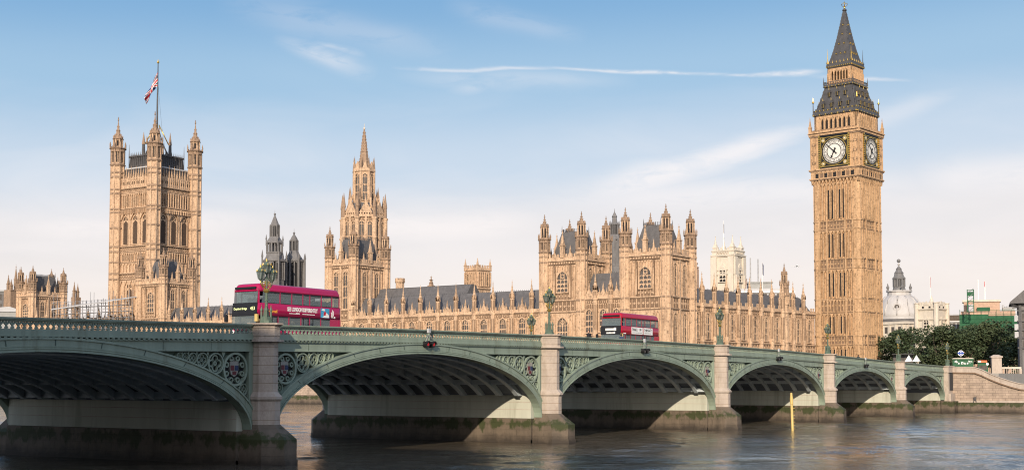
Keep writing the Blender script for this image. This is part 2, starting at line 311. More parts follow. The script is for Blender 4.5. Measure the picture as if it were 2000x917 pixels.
# ------------------------------------------------------------------ mesh tools
class MB:
    """collects faces; a local frame (origin + turn about z) places each piece; mats are slots by order of first use"""
    def __init__(s, zoff=0.0):
        s.v = []; s.f = []; s.m = []; s.mats = []; s.o = (0, 0, 0); s.r = 0.0; s.zoff = zoff; s.smooth = []
    def at(s, x=0, y=0, z=0, rot=0.0): s.o = (x, y, z); s.r = rot; return s
    def P(s, x, y, z):
        c, k = cos(s.r), sin(s.r); s.v.append((s.o[0] + x * c - y * k, s.o[1] + x * k + y * c, s.o[2] + z + s.zoff)); return len(s.v) - 1
    def slot(s, m):
        if m not in s.mats: s.mats.append(m)
        return s.mats.index(m)
    def F(s, idx, m, smooth=False): s.f.append(idx); s.m.append(s.slot(m)); s.smooth.append(smooth)
    def box(s, x0, x1, y0, y1, z0, z1, m):
        i = [s.P(x, y, z) for z in (z0, z1) for x, y in ((x0, y0), (x1, y0), (x1, y1), (x0, y1))]
        for q in ((3, 2, 1, 0), (4, 5, 6, 7), (0, 1, 5, 4), (1, 2, 6, 5), (2, 3, 7, 6), (3, 0, 4, 7)): s.F([i[k] for k in q], m)
    def frus(s, x, y, n, r0, r1, z0, z1, m, rot=0.0, cap=True, smooth=False):
        a = [rot + 2 * pi * k / n for k in range(n)]
        b = [s.P(x + r0 * cos(t), y + r0 * sin(t), z0) for t in a]
        if r1 < 1e-4:
            t = s.P(x, y, z1)
            for k in range(n): s.F([b[k], b[(k + 1) % n], t], m, smooth)
        else:
            c = [s.P(x + r1 * cos(t), y + r1 * sin(t), z1) for t in a]
            for k in range(n): s.F([b[k], b[(k + 1) % n], c[(k + 1) % n], c[k]], m, smooth)
            if cap: s.F(c, m)
        if cap: s.F(b[::-1], m)
    def lathe(s, x, y, n, prof, m, rot=0.0, smooth=False):
        rows = []
        for r, z in prof: rows.append([s.P(x + max(r, .001) * cos(rot + 2 * pi * k / n), y + max(r, .001) * sin(rot + 2 * pi * k / n), z) for k in range(n)])
        for a, b in zip(rows, rows[1:]):
            for k in range(n): s.F([a[k], a[(k + 1) % n], b[(k + 1) % n], b[k]], m, smooth)
        s.F(rows[0][::-1], m); s.F(rows[-1], m)
    def prism(s, pts, y0, y1, m):
        """polygon in the x-z plane, counter-clockwise seen from -y, pushed from y0 to y1"""
        a = [s.P(x, y0, z) for x, z in pts]; b = [s.P(x, y1, z) for x, z in pts]; n = len(pts)
        s.F(a, m); s.F(b[::-1], m)
        for k in range(n): s.F([a[(k + 1) % n], a[k], b[k], b[(k + 1) % n]], m)
    def slab(s, pts, z0, z1, m):
        a = [s.P(x, y, z0) for x, y in pts]; b = [s.P(x, y, z1) for x, y in pts]; n = len(pts)
        s.F(a[::-1], m); s.F(b, m)
        for k in range(n): s.F([a[k], a[(k + 1) % n], b[(k + 1) % n], b[k]], m)
    def taper(s, pts0, z0, pts1, z1, m):
        a = [s.P(x, y, z0) for x, y in pts0]; b = [s.P(x, y, z1) for x, y in pts1]; n = len(pts0)
        s.F(a[::-1], m); s.F(b, m)
        for k in range(n): s.F([a[k], a[(k + 1) % n], b[(k + 1) % n], b[k]], m)
    def ring(s, x, z, r0, r1, y0, y1, m, n=18, a0=0.0, a1=2 * pi):
        full = abs(a1 - a0 - 2 * pi) < 1e-6; q = n if full else n + 1
        A = [a0 + (a1 - a0) * k / n for k in range(q)]
        g = [[s.P(x + r * cos(t), y, z + r * sin(t)) for t in A] for r, y in ((r0, y0), (r1, y0), (r1, y1), (r0, y1))]
        for k in range(n):
            j = (k + 1) % q
            for u in range(4): s.F([g[u][k], g[u][j], g[(u + 1) % 4][j], g[(u + 1) % 4][k]], m)
    def disc(s, x, z, r, y0, y1, m, n=24): s.prism([(x + r * cos(2 * pi * k / n), z + r * sin(2 * pi * k / n)) for k in range(n)], y0, y1, m)
    def band(s, lo, hi, y0, y1, m):
        """strip between two polylines (x,z), low and high"""
        n = len(lo); g = [[s.P(x, y, z) for x, z in p] for p, y in ((lo, y0), (hi, y0), (hi, y1), (lo, y1))]
        for k in range(n - 1):
            for u in range(4): s.F([g[u][k], g[u][k + 1], g[(u + 1) % 4][k + 1], g[(u + 1) % 4][k]], m)
        s.F([g[u][0] for u in range(4)], m); s.F([g[u][-1] for u in (3, 2, 1, 0)], m)
    def tube(s, pts, r, m, n=6, r1=None, smooth=True):
        from mathutils import Vector
        rows = []; P = [Vector(p) for p in pts]
        for i, p in enumerate(P):
            d = (P[min(i + 1, len(P) - 1)] - P[max(i - 1, 0)]).normalized()
            a = d.cross(Vector((0, 0, 1)) if abs(d.z) < .9 else Vector((1, 0, 0))).normalized(); b = d.cross(a)
            rr = r if r1 is None else r + (r1 - r) * i / (len(P) - 1)
            rows.append([s.P(*(p + a * rr * cos(2 * pi * k / n) + b * rr * sin(2 * pi * k / n))) for k in range(n)])
        for A, B in zip(rows, rows[1:]):
            for k in range(n): s.F([A[k], A[(k + 1) % n], B[(k + 1) % n], B[k]], m, smooth)
        s.F(rows[0][::-1], m); s.F(rows[-1], m)
    def ball(s, x, y, z, r, m, n=10, k=6, sz=1.0): s.lathe(x, y, n, [(r * sin(pi * i / k), z - r * sz * cos(pi * i / k)) for i in range(k + 1)], m, smooth=True)
    def mesh(s, name):
        me = bpy.data.meshes.new(name); me.from_pydata(s.v, [], s.f)
        for m in s.mats: me.materials.append(M[m] if isinstance(m, str) else m)
        me.polygons.foreach_set("material_index", s.m); me.polygons.foreach_set("use_smooth", s.smooth)
        bm = bmesh.new(); bm.from_mesh(me); bmesh.ops.recalc_face_normals(bm, faces=bm.faces); bm.to_mesh(me); bm.free()
        me.update(); return me

def link(name, data, parent=None, loc=(0, 0, 0), rz=0.0):
    o = bpy.data.objects.new(name, data); COL.objects.link(o); o.location = loc; o.rotation_euler = (0, 0, rz)
    if parent is not None: o.parent = parent
    return o
def part(name, mb, parent, loc=(0, 0, 0), rz=0.0, label=None):
    o = link(name, mb.mesh(name) if isinstance(mb, MB) else mb, parent, loc, rz)
    if label: o["label"] = label
    return o
def tag(o, label, cat, group=None, kind=None):
    o["label"] = label; o["category"] = cat
    if group: o["group"] = group
    if kind: o["kind"] = kind
    return o
def thing(name, label, cat, loc=(0, 0, 0), rz=0.0, group=None): return tag(link(name, None, None, loc, rz), label, cat, group)
def single(name, mb, label, cat, loc=(0, 0, 0), rz=0.0, group=None, kind=None): return tag(part(name, mb, None, loc, rz), label, cat, group, kind)
def struct(name, mb):
    o = part(name, mb, None); o["kind"] = "structure"; return o
def copy_tree(o, parent=None, loc=None, rz=None, label=None):
    c = o.copy(); COL.objects.link(c); c.parent = parent
    if loc is not None: c.location = loc
    if rz is not None: c.rotation_euler = (0, 0, rz)
    if label: c["label"] = label
    for ch in list(o.children): copy_tree(ch, c)
    return c
def letters(name, txt, size, m, parent, loc, rot, depth=.01, align='LEFT', sx=1.0, bold=0.0):
    cu = bpy.data.curves.new(name, 'FONT'); cu.body = txt; cu.size = size; cu.extrude = depth; cu.align_x = align; cu.align_y = 'CENTER'; cu.offset = bold
    t = bpy.data.objects.new("tmp", cu); COL.objects.link(t); bpy.context.view_layer.update()
    me = bpy.data.meshes.new_from_object(t.evaluated_get(bpy.context.evaluated_depsgraph_get())); me.materials.clear(); me.materials.append(M[m])
    bpy.data.objects.remove(t); o = bpy.data.objects.new(name, me); COL.objects.link(o); o.location = loc; o.rotation_euler = rot; o.scale = (sx, 1, 1); o.parent = parent
    return o

# ------------------------------------------------------------------ gothic pieces (facade frame: x along the wall, -y outwards)
def pinnacle(mb, x, y, z, w, h, m='stone'):
    """square shaft with gabled head, crocketed spirelet and finial"""
    hs = h * .42; a = w / 2
    mb.box(x - a, x + a, y - a, y + a, z, z + hs, m)
    mb.box(x - a * 1.3, x + a * 1.3, y - a * 1.3, y + a * 1.3, z + hs, z + hs + w * .22, m)
    mb.frus(x, y, 4, a * 1.25, 0.03, z + hs + w * .22, z + h * .92, m, pi / 4, False)
    for k in (.35, .6): mb.frus(x, y, 4, a * (1.25 - k * 1.0), a * .2, z + hs + (h * .5) * k, z + hs + (h * .5) * k + w * .25, m, 0, True)
    mb.frus(x, y, 6, w * .18, w * .18, z + h * .88, z + h * .92, m); mb.box(x - .03, x + .03, y - .03, y + .03, z + h * .9, z + h, m)
def merlons(mb, x0, x1, y, z, m='stone', w=.42, gap=.36, h=.7, t=.3):
    n = max(1, int((x1 - x0 + gap) / (w + gap))); st = (x1 - x0 - n * w) / max(1, n - 1) if n > 1 else 0
    for k in range(n):
        a = x0 + k * (w + st); mb.box(a, a + w, y, y + t, z, z + h, m); mb.prism([(a - .05, z + h), (a + w + .05, z + h), (a + w / 2, z + h + .22)], y - .03, y + t + .03, m)
def string(mb, x0, x1, z, h, d, m='stone'):
    mb.box(x0, x1, -d, 0.05, z + h * .45, z + h, m); mb.box(x0, x1, -d * .55, 0.05, z, z + h * .45, 'stone_old' if m == 'stone' or m == 'stone_gold' else m)  # darker lower half: shade under the moulding put into the colour
def ribs(mb, x0, x1, z0, z1, n, w=.13, d=.14, head=True, m='stone'):
    """blind tracery: n tall panels between thin shafts with pointed heads"""
    st = (x1 - x0) / n; d *= 1.7
    for k in range(n + 1):
        c = x0 + k * st; mb.box(c - w / 2, c + w / 2, -d, .02, z0, z1, m)
    if head:
        hh = min(st * .9, (z1 - z0) * .3)
        for k in range(n):
            a, b = x0 + k * st + w / 2, x0 + (k + 1) * st - w / 2; c = (a + b) / 2
            mb.prism([(a, z1 - hh), (c, z1), (a, z1)], -d * .8, .02, m); mb.prism([(b, z1 - hh), (b, z1), (c, z1)], -d * .8, .02, m)
def lozenges(mb, x0, x1, z0, z1, n, m='stone', back='stone_dark'):
    """a carved frieze: raised quatrefoils on a back coloured dark like shaded sunk panels"""
    st = (x1 - x0) / n; h = z1 - z0
    mb.box(x0, x1, -.03, .02, z0, z1, back)  # flat dark back, panel shade carried by its colour
    for k in range(n):
        c = x0 + (k + .5) * st; r = min(st, h) * .29
        mb.prism([(c, z0 + h / 2 - r), (c + r, z0 + h / 2), (c, z0 + h / 2 + r), (c - r, z0 + h / 2)], -.13, .0, m)
        mb.box(c - st / 2 - .07, c - st / 2 + .07, -.15, .0, z0, z1, m)
    mb.box(x1 - .07, x1 + .07, -.15, 0, z0, z1, m)
_wm = {}
def window_mesh(w, h, lights=3, tiers=2, pointed=True, m='stone', glass='glass', frame=.22, d=.30):
    key = (w, h, lights, tiers, pointed, m, glass, frame)
    if key in _wm: return _wm[key]
    mb = MB(); a = w / 2
    rise = w * .62 if pointed else 0
    def top(x): # pointed arch
        if not pointed: return h
        R_ = (a * a + rise * rise) / (2 * a); c = a - R_
        q = R_ * R_ - (abs(x) - c) ** 2
        return h - rise + sqrt(max(q, 0))
    n = 8; xs = [a - 2 * a * k / (2 * n) for k in range(2 * n + 1)]
    pts = [(-a, 0), (a, 0)] + [(x, top(x)) for x in xs]
    mb.prism(pts, -.03, .03, glass)
    mb.box(-a - frame, -a, -d, .02, 0, h - rise, m); mb.box(a, a + frame, -d, .02, 0, h - rise, m)
    if pointed:
        lo = [(x, top(x)) for x in xs[::-1]]; k_ = (a + frame) / a; hi = [(x * k_, h - rise + (top(x) - h + rise) * k_ + .02) for x in xs[::-1]]
        mb.band(lo, hi, -d, .02, m)
    else: mb.box(-a - frame, a + frame, -d, .02, h, h + frame, m)
    mb.box(-a - frame * 1.3, a + frame * 1.3, -d * 1.25, .02, -.28, 0, m)
    mw = max(.10, w * .045)
    for k in range(1, lights):
        x = -a + w * k / lights; mb.box(x - mw / 2, x + mw / 2, -d * .55, -.03, 0, top(x) - .02, m)
    for k in range(1, tiers):
        z = (h - rise) * k / tiers; mb.box(-a, a, -d * .5, -.032, z - .11, z + .11, m)
    lw = w / lights
    for k in range(lights):                                             # cusped heads of the lights
        x0, x1 = -a + lw * k, -a + lw * (k + 1); zt = h - rise; c = (x0 + x1) / 2
        for zz in [zt] + [(h - rise) * q / tiers - .1 for q in range(1, tiers)]:
            hh = lw * .42
            mb.prism([(x0, zz - hh), (c, zz), (x0, zz)], -d * .42, -.031, m); mb.prism([(x1, zz - hh), (x1, zz), (c, zz)], -d * .42, -.031, m)
    if pointed:
        zt = h - rise; mb.ring(0, zt + rise * .42, w * .12, w * .19, -d * .5, -.034, m, 10)
        mb.box(-a, a, -d * .45, -.033, zt - .06, zt + .06, m)
    _wm[key] = mb.mesh("window"); return _wm[key]
def turret_pieces(r, z0, zt, K=1.0, m='stone', m2='stone_old', bands=(), lv=(3.2, 6.4, 9.4), k2=.72):
    """octagonal corner turret: panelled shaft, two open stages, crocketed spire"""
    mb = MB(); ro = pi / 8
    zA, zB, zC = zt - lv[2] * K, zt - lv[1] * K, zt - lv[0] * K; q = lv[0] / 3.9
    mb.frus(0, 0, 8, r, r, z0, zB, m, ro)
    for b in bands: mb.frus(0, 0, 8, r * 1.12, r * 1.12, b, b + .38 * K, m2, ro)
    for k in range(8):
        t = 2 * pi * k / 8 + ro
        mb.at(r * cos(t), r * sin(t), 0, t); mb.box(-.06 * K, .14 * K, -.13 * K, .13 * K, z0, zA, m); mb.box(-.08 * K, .16 * K, -.15 * K, .15 * K, zA, zB, m2)
        tm = t + pi / 8; ap = r * cos(pi / 8)
        mb.at(ap * cos(tm), ap * sin(tm), 0, tm - pi / 2 + pi)          # frame with -y outwards
        w = r * sin(pi / 8) * .5
        mb.box(-w, w, -.03, .02, zA + .5 * K, zB - .7 * K, 'void'); mb.box(-.05 * K, .05 * K, -.08, .0, zA + .5 * K, zB - .4 * K, m)
        mb.prism([(-w * 1.7, zB - .75 * K), (w * 1.7, zB - .75 * K), (0, zB + .55 * K)], -.22 * K, .05, m2)
    mb.at()
    mb.frus(0, 0, 8, r * 1.10, r * 1.25, zA - .35 * K, zA, m2, ro); mb.frus(0, 0, 8, r * 1.22, r * 1.05, zA, zA + .25 * K, m2, ro)
    mb.frus(0, 0, 8, r * 1.05, r * 1.34, zB - .3 * K, zB, m2, ro); mb.frus(0, 0, 8, r * 1.3, r * .8, zB, zB + .35 * K, m2, ro)
    sp = MB()
    for k in range(8):
        t = 2 * pi * k / 8 + ro; x, y = r * 1.2 * cos(t), r * 1.2 * sin(t)
        sp.frus(x, y, 4, .13 * K, .13 * K, zB, zB + .8 * K, m2, t); sp.frus(x, y, 4, .17 * K, .02, zB + .8 * K, zB + 1.6 * K, m2, t)
    r2 = r * k2
    sp.frus(0, 0, 8, r2, r2, zB + .3 * K, zC, m2, ro)
    for k in range(8):
        t = 2 * pi * k / 8 + ro; sp.at(r2 * cos(t), r2 * sin(t), 0, t); sp.box(-.04 * K, .12 * K, -.11 * K, .11 * K, zB + .3 * K, zC, m)
        tm = t + pi / 8; ap = r2 * cos(pi / 8); sp.at(ap * cos(tm), ap * sin(tm), 0, tm + pi / 2)
        w = r2 * sin(pi / 8) * .5; sp.box(-w, w, -.03, .02, zB + .6 * K, zC - .4 * K, 'void')
        sp.prism([(-w * 2, zC - .1 * K), (w * 2, zC - .1 * K), (0, zC + .8 * K)], -.16 * K, .05, m2)
    sp.at()
    sp.frus(0, 0, 8, r2 * 1.05, r2 * 1.3, zC - .2 * K, zC, m2, ro)
    sp.lathe(0, 0, 8, [(r2 * 1.12, zC), (r2 * .86, zC + .45 * K * q), (r2 * .50, zC + 1.05 * K * q), (r2 * .27, zC + 1.8 * K * q), (r2 * .15, zC + 2.5 * K * q), (.06 * K, zt - .75 * K)], m2, ro)
    for k in range(8):
        t = 2 * pi * k / 8 + ro
        for rr, zz in ((.72, .7), (.40, 1.4), (.22, 2.1)): sp.frus(r2 * rr * cos(t), r2 * rr * sin(t), 4, .13 * K, .03, zC + zz * K * q, zC + (zz * q + .32) * K, m2, t)
    sp.ball(0, 0, zt - .72 * K, .20 * K, m2, 6, 4); sp.ball(0, 0, zt - .42 * K, .13 * K, m2, 6, 4); sp.box(-.03 * K, .03 * K, -.03 * K, .03 * K, zt - .4 * K, zt, m2); sp.box(-.16 * K, .16 * K, -.025 * K, .025 * K, zt - .24 * K, zt - .17 * K, m2)
    return mb.mesh("turret"), sp.mesh("spire")
G = 5.0                                                                  # level of the palace ground
# ------------------------------------------------------------------ river, banks
def build_setting():
    # the tidal river: a fine sheet of small waves in front of and under the bridge, flat water beyond
    import numpy as np
    rng = np.random.default_rng(5); x = np.arange(-246, 14.01, .42); y = np.arange(-80, 110, .42); X, Y = np.meshgrid(x, y); Zw = np.zeros_like(X)
    lane = np.zeros_like(X)
    for _ in range(7):
        t = rng.uniform(0, 2 * pi); k = 2 * pi / rng.uniform(28, 90); lane += np.cos(k * (X * cos(t) + Y * sin(t) * 1.6) + rng.uniform(0, 6.3))
    lane = np.clip(.85 + .28 * lane, .30, 1.6)
    for _ in range(60):
        lam = 1.1 * (9.5 / 1.1) ** rng.random(); t = pi / 2 - YAW + rng.normal(0, .55); k = 2 * pi / lam
        Zw += .0112 / k * np.cos(k * (X * cos(t) + Y * sin(t)) + rng.uniform(0, 6.3))
    edge = np.clip(np.minimum(np.minimum(X + 246, x[-1] - X), np.minimum(Y + 80, y[-1] - Y)) / 4, 0, 1); Zw *= lane * edge
    ny, nx = X.shape; x1, y1 = float(x[-1]), float(y[-1]); me = bpy.data.meshes.new("river_water"); idx = np.arange(nx * ny).reshape(ny, nx)
    co = np.stack([X, Y, Zw], -1).reshape(-1, 3); q = np.stack([idx[:-1, :-1], idx[:-1, 1:], idx[1:, 1:], idx[1:, :-1]], -1).reshape(-1, 4)
    n0 = len(co); co = np.vstack([co, [(-246, -3000, 0), (x1, -3000, 0), (x1, -80, 0), (-246, -80, 0), (-246, y1, 0), (x1, y1, 0), (x1, 3000, 0), (-246, 3000, 0)]]); q = np.vstack([q, [[n0, n0 + 1, n0 + 2, n0 + 3], [n0 + 4, n0 + 5, n0 + 6, n0 + 7]]])
    me.vertices.add(len(co)); me.vertices.foreach_set("co", co.ravel()); me.loops.add(q.size); me.loops.foreach_set("vertex_index", q.ravel().astype(np.int32))
    me.polygons.add(len(q)); me.polygons.foreach_set("loop_start", np.arange(0, q.size, 4, dtype=np.int32)); me.polygons.foreach_set("use_smooth", np.ones(len(q), dtype=bool)); me.update(calc_edges=True); me.validate()
    me.materials.append(M['water']); link('river_water', me)["kind"] = "structure"
    mb = MB(); mb.slab([(4.5, -3000), (9000, -3000), (9000, 6000), (13.5, 6000), (13.5, 26.3), (4.5, 26.3)], 4.0, G, 'earth'); struct('ground_west_bank', mb)
    mb = MB(); mb.slab([(-9000, -3000), (-246.0, -3000), (-246.0, 3000), (-9000, 3000)], -2, 3.9, 'paving'); struct('ground_east_bank', mb)
build_setting()

# ------------------------------------------------------------------ the bridge
U = [0, 30.4, 65.3, 103.6, 143.2, 181.5, 216.4, 246.9]                    # pier centres, metres from the west bank
_d = [0, 20, 41, 58, 76, 93, 110, 123.4, 160]; _z = [10.22, 10.12, 9.97, 9.72, 9.42, 9.10, 8.86, 8.72, 8.1]
def TOP(x):
    """top of the parapet coping along the bridge"""
    d = abs(-x - 123.4)
    for a, b, p, q in zip(_d, _d[1:], _z, _z[1:]):
        if d <= b: return p + (q - p) * (d - a) / (b - a)
    return _z[-1]
ZS = 2.4; HW = 1.3; BW = 26.0
bridge = thing('arch_bridge', 'long pale green iron arch bridge on stone piers crossing the whole river', 'bridge')
def steps(a, b, st):
    n = max(2, int(round((b - a) / st))); return [a + (b - a) * k / n for k in range(n + 1)]
def arch_curve(xc, a, b, t, n=40): return [(xc - (a + t) * cos(pi * k / n), ZS + (b + t) * sin(pi * k / n)) for k in range(n + 1)]
def build_arch(i):
    xa, xb = -U[i + 1] + HW, -U[i] - HW; xc = (xa + xb) / 2; a = (xb - xa) / 2; b = TOP(xc) - 1.97 - ZS
    # arch ring with mouldings, both fronts
    for y0, s in ((0.0, 1), (BW, -1)):
        mb = MB()
        Y = lambda v: y0 + s * v
        def band(t0, t1, p, q, m='green'): mb.band(arch_curve(xc, a, b, t0), arch_curve(xc, a, b, t1), Y(p), Y(q), m)
        band(0, .78, -.16, .55); band(-.02, .09, -.30, .5); band(.15, .22, -.22, .5); band(.28, .33, -.19, .5); band(.72, .84, -.24, .4)
        xs = steps(xa - .62, xb + .62, 3.2)
        for x in xs[1:-1]:                                               # joints between the ring castings
            t = math.acos(max(-1, min(1, (xc - x) / (a + .4))))
            e0 = (xc - (a + .35) * cos(t), ZS + (b + .35) * sin(t)); e1 = (xc - (a + .70) * cos(t), ZS + (b + .70) * sin(t))
            mb.prism([(e0[0] - .03, e0[1]), (e0[0] + .03, e0[1]), (e1[0] + .03, e1[1]), (e1[0] - .03, e1[1])], Y(-.185), Y(-.1), 'green_dk')
        part('arch_ring', mb, bridge)
    # frieze and wall plate behind
    for y0, s in ((0.0, 1), (BW, -1)):
        mb = MB()
        xs = steps(xa - .9, xb + .9, 1.4)
        mb.band([(x, TOP(x) - 1.84) for x in xs], [(x, TOP(x) - 1.24) for x in xs], y0 - .03 * s, y0 + .4 * s, 'green')
        mb.band([(x, TOP(x) - 1.90) for x in xs], [(x, TOP(x) - 1.83) for x in xs], y0 - .09 * s, y0 + .4 * s, 'green')
        def outer(x):
            q = 1 - ((x - xc) / (a + .6)) ** 2; return ZS + (b + .6) * sqrt(max(q, 0))
        xs = [x for x in steps(xa - .55, xb + .55, .5)]
        for p, q in zip(xs, xs[1:]):
            lo = [(p, min(outer(p), TOP(p) - 1.86)), (q, min(outer(q), TOP(q) - 1.86))]; hi = [(p, TOP(p) - 1.85), (q, TOP(q) - 1.85)]
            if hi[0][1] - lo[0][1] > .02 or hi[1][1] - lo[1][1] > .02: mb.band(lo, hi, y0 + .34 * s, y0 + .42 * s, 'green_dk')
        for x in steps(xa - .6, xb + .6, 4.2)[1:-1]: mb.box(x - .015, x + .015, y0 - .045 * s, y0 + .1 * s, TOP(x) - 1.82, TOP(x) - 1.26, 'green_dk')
        part('frieze', mb, bridge)
    # spandrels: circles and quatrefoils with a shield in the largest
    for side in (-1, 1):
        mb = MB(); sh = None
        edge = (xb if side > 0 else xa)
        xe = edge - side * .02                                            # inner edge of the fillet beside the pier
        f0, f1 = sorted((xe, edge + side * .62)); oz = ZS + 1.2
        mb.box(f0, f1, -.02, .38, oz, TOP(edge) - 1.86, 'green'); g0, g1 = sorted((xe - side * .02, xe + side * .10)); mb.box(g0, g1, -.10, .3, oz + .6, TOP(edge) - 1.93, 'green')
        ell = [(xc + side * (a + .84) * cos(t), ZS + (b + .84) * sin(t)) for t in [pi / 2 * k / 60 for k in range(61)]]
        zt = lambda x: TOP(x) - 1.96
        def fit(centre):
            lo, hi = .02, 2.5
            for _ in range(40):
                r = (lo + hi) / 2; cx, cz = centre(r); inside = ((cx - xc) / (a + .84)) ** 2 + ((cz - ZS) / (b + .84)) ** 2 > 1
                ok = inside and min(sqrt((cx - p) ** 2 + (cz - q) ** 2) for p, q in ell) > r
                lo, hi = (r, hi) if ok else (lo, r)
            return lo
        c = lambda r: (xe - side * (r + .04), zt(xe) - r - .02); r = fit(c); C = [(*c(r), r)]
        for _ in range(5):
            x1, z1, r1 = C[-1]; c = lambda q: (x1 - side * 2 * sqrt(r1 * q), zt(x1 - side * 2 * sqrt(r1 * q)) - q - .02); r = fit(c)
            if r < .2: break
            C.append((*c(r), r))
        x1, z1, r1 = C[0]; low = []
        for _ in range(3):
            c = lambda q: (xe - side * (q + .04), z1 - 2 * sqrt(r1 * q)); r = fit(c)
            if r < .08: break
            low.append((*c(r), r)); z1, r1 = low[-1][1], r
        for k, (x, z, r) in enumerate(C + low):
            mb.ring(x, z, r * .87, r, .02, .36, 'green', 22)
            if k == 0: continue
            mb.disc(x, z, r * .86, .30, .335, 'void', 20)
            for q in range(4):
                t = pi / 4 + q * pi / 2; mb.ring(x + r * .44 * cos(t - pi / 4), z + r * .44 * sin(t - pi / 4), r * .24, r * .37, .12, .34, 'green', 12)
        x, z, r = C[0]; mb.disc(x, z, r * .86, .31, .337, 'void', 22)
        for q in range(8):                                                # cusps round the shield
            t = pi / 8 + q * pi / 4; mb.ring(x + r * .68 * cos(t), z + r * .68 * sin(t), r * .10, r * .17, .12, .34, 'green', 8)
        for p, q in zip(C, C[1:]):                                        # little daggers between the circles
            mx = (p[0] * q[2] + q[0] * p[2]) / (p[2] + q[2]); mb.prism([(mx - .12 * q[2] * 2, zt(mx)), (mx, zt(mx) - q[2] * .5), (mx + .12 * q[2] * 2, zt(mx))], .06, .34, 'green')
        sp = part('spandrel', mb, bridge)
        sm = MB(); w, h = r * .34, r * .46
        P_ = [(x - w, z + h), (x - w, z - h * .1), (x - w * .7, z - h * .65), (x, z - h), (x + w * .7, z - h * .65), (x + w, z - h * .1), (x + w, z + h)]
        sm.prism(P_, .16, .30, 'shield_white'); sm.box(x - w * .9, x - w * .1, .13, .17, z - h * .15, z + h * .5, 'shield_red'); sm.box(x + w * .1, x + w * .9, .13, .17, z - h * .15, z + h * .5, 'shield_blue')
        sm.box(x - w * .45, x + w * .45, .135, .17, z - h * .7, z - h * .25, 'shield_red')
        for q in (-.6, 0, .6): sm.frus(x + q * w, .22, 4, w * .22, .02, z + h, z + h * 1.35, 'shield_white')
        part('shield', sm, sp)
    # parapet: coping, pierced tracery, plain band, dentils
    px0, px1 = -U[i + 1] + .95, -U[i] - .95
    mb = MB(); xs = steps(px0, px1, 2.0)
    def follow(lo, hi, y0, y1, m='green'): mb.band([(x, TOP(x) + lo) for x in xs], [(x, TOP(x) + hi) for x in xs], y0, y1, m)
    follow(-.09, 0, -.22, .30); follow(-.17, -.09, -.15, .24); follow(-.24, -.17, -.04, .16)
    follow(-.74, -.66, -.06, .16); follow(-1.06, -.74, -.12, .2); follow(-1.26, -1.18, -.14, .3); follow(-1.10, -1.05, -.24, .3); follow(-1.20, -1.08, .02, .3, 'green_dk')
    n = int((px1 - px0) / .40); st = (px1 - px0) / n
    for k in range(n):
        c = px0 + (k + .5) * st; T = TOP(c); lo, hi = T - .68, T - .22; w = st / 2
        mb.box(c - w - .035, c - w + .035, -.02, .10, lo, hi, 'green')
        mb.prism([(c - w, lo + .17), (c - w, lo + .27), (c, hi + .02), (c, hi - .10)][::-1], -.015, .09, 'green'); mb.prism([(c + w, lo + .17), (c, hi - .10), (c, hi + .02), (c + w, lo + .27)][::-1], -.015, .09, 'green')
        mb.prism([(c - w, lo), (c - w, lo + .24), (c - w * .35, lo + .06)][::-1], -.01, .085, 'green'); mb.prism([(c + w, lo), (c + w * .35, lo + .06), (c + w, lo + .24)][::-1], -.01, .085, 'green')
        mb.box(c - .10, c + .10, -.22, .05, T - 1.19, T - 1.09, 'green')
    p = part('parapet', mb, bridge)
    q = link('parapet', p.data, bridge, (0, BW, 0)); q.scale = (1, -1, 1)
    # inside the arch: ribs, cross members, buckle plates
    N_ = 12
    def inner(t):                                                        # the ribs stand on the ledge of the whitewashed wall
        z0 = 4.4; t0 = math.asin((z0 - ZS) / (b - .12 + t)); return [(xc - (a - .15 + t) * cos(t0 + (pi - 2 * t0) * k / 28), ZS + (b - .12 + t) * sin(t0 + (pi - 2 * t0) * k / 28)) for k in range(29)]
    rb = MB(); rb.band(inner(0), inner(.62), -.09, .09, 'soffit_rib'); rb.band(inner(-.04), inner(.06), -.22, .22, 'soffit_rib')
    me = rb.mesh("soffit_rib")
    for k in range(N_): link('soffit_rib', me, bridge, (0, 1.6 + (BW - 3.2) * k / (N_ - 1), 0))
    mb = MB(); pl = arch_curve(xc, a - .15, b - .12, .66, 28)
    mb.band(pl, [(x, z + .12) for x, z in pl], .45, BW - .45, 'soffit')
    n = int(2 * a / 2.2)
    for k in range(1, n):
        t = pi * k / n; x, z = xc - (a + .12) * cos(t), ZS + (b + .12) * sin(t)
        if z < 4.6: continue
        mb.box(x - .07, x + .07, .5, BW - .5, z - .14, z + .35, 'soffit_rib')
    for s in (-1, 1):                                                     # haunch walls above the springing and pipes along them
        e = xb if s > 0 else xa; p0, p1 = sorted((e + s * .02, e + s * .5)); mb.box(p0, p1, .5, BW - .5, 4.4, TOP(e) - 1.7, 'soffit')
        x = e - s * .55; mb.at(); mb.box(x - .11, x + .11, .6, BW - .6, 4.95, 5.12, 'soffit_rib')
    part('soffit', mb, bridge)
for i in range(7): build_arch(i)

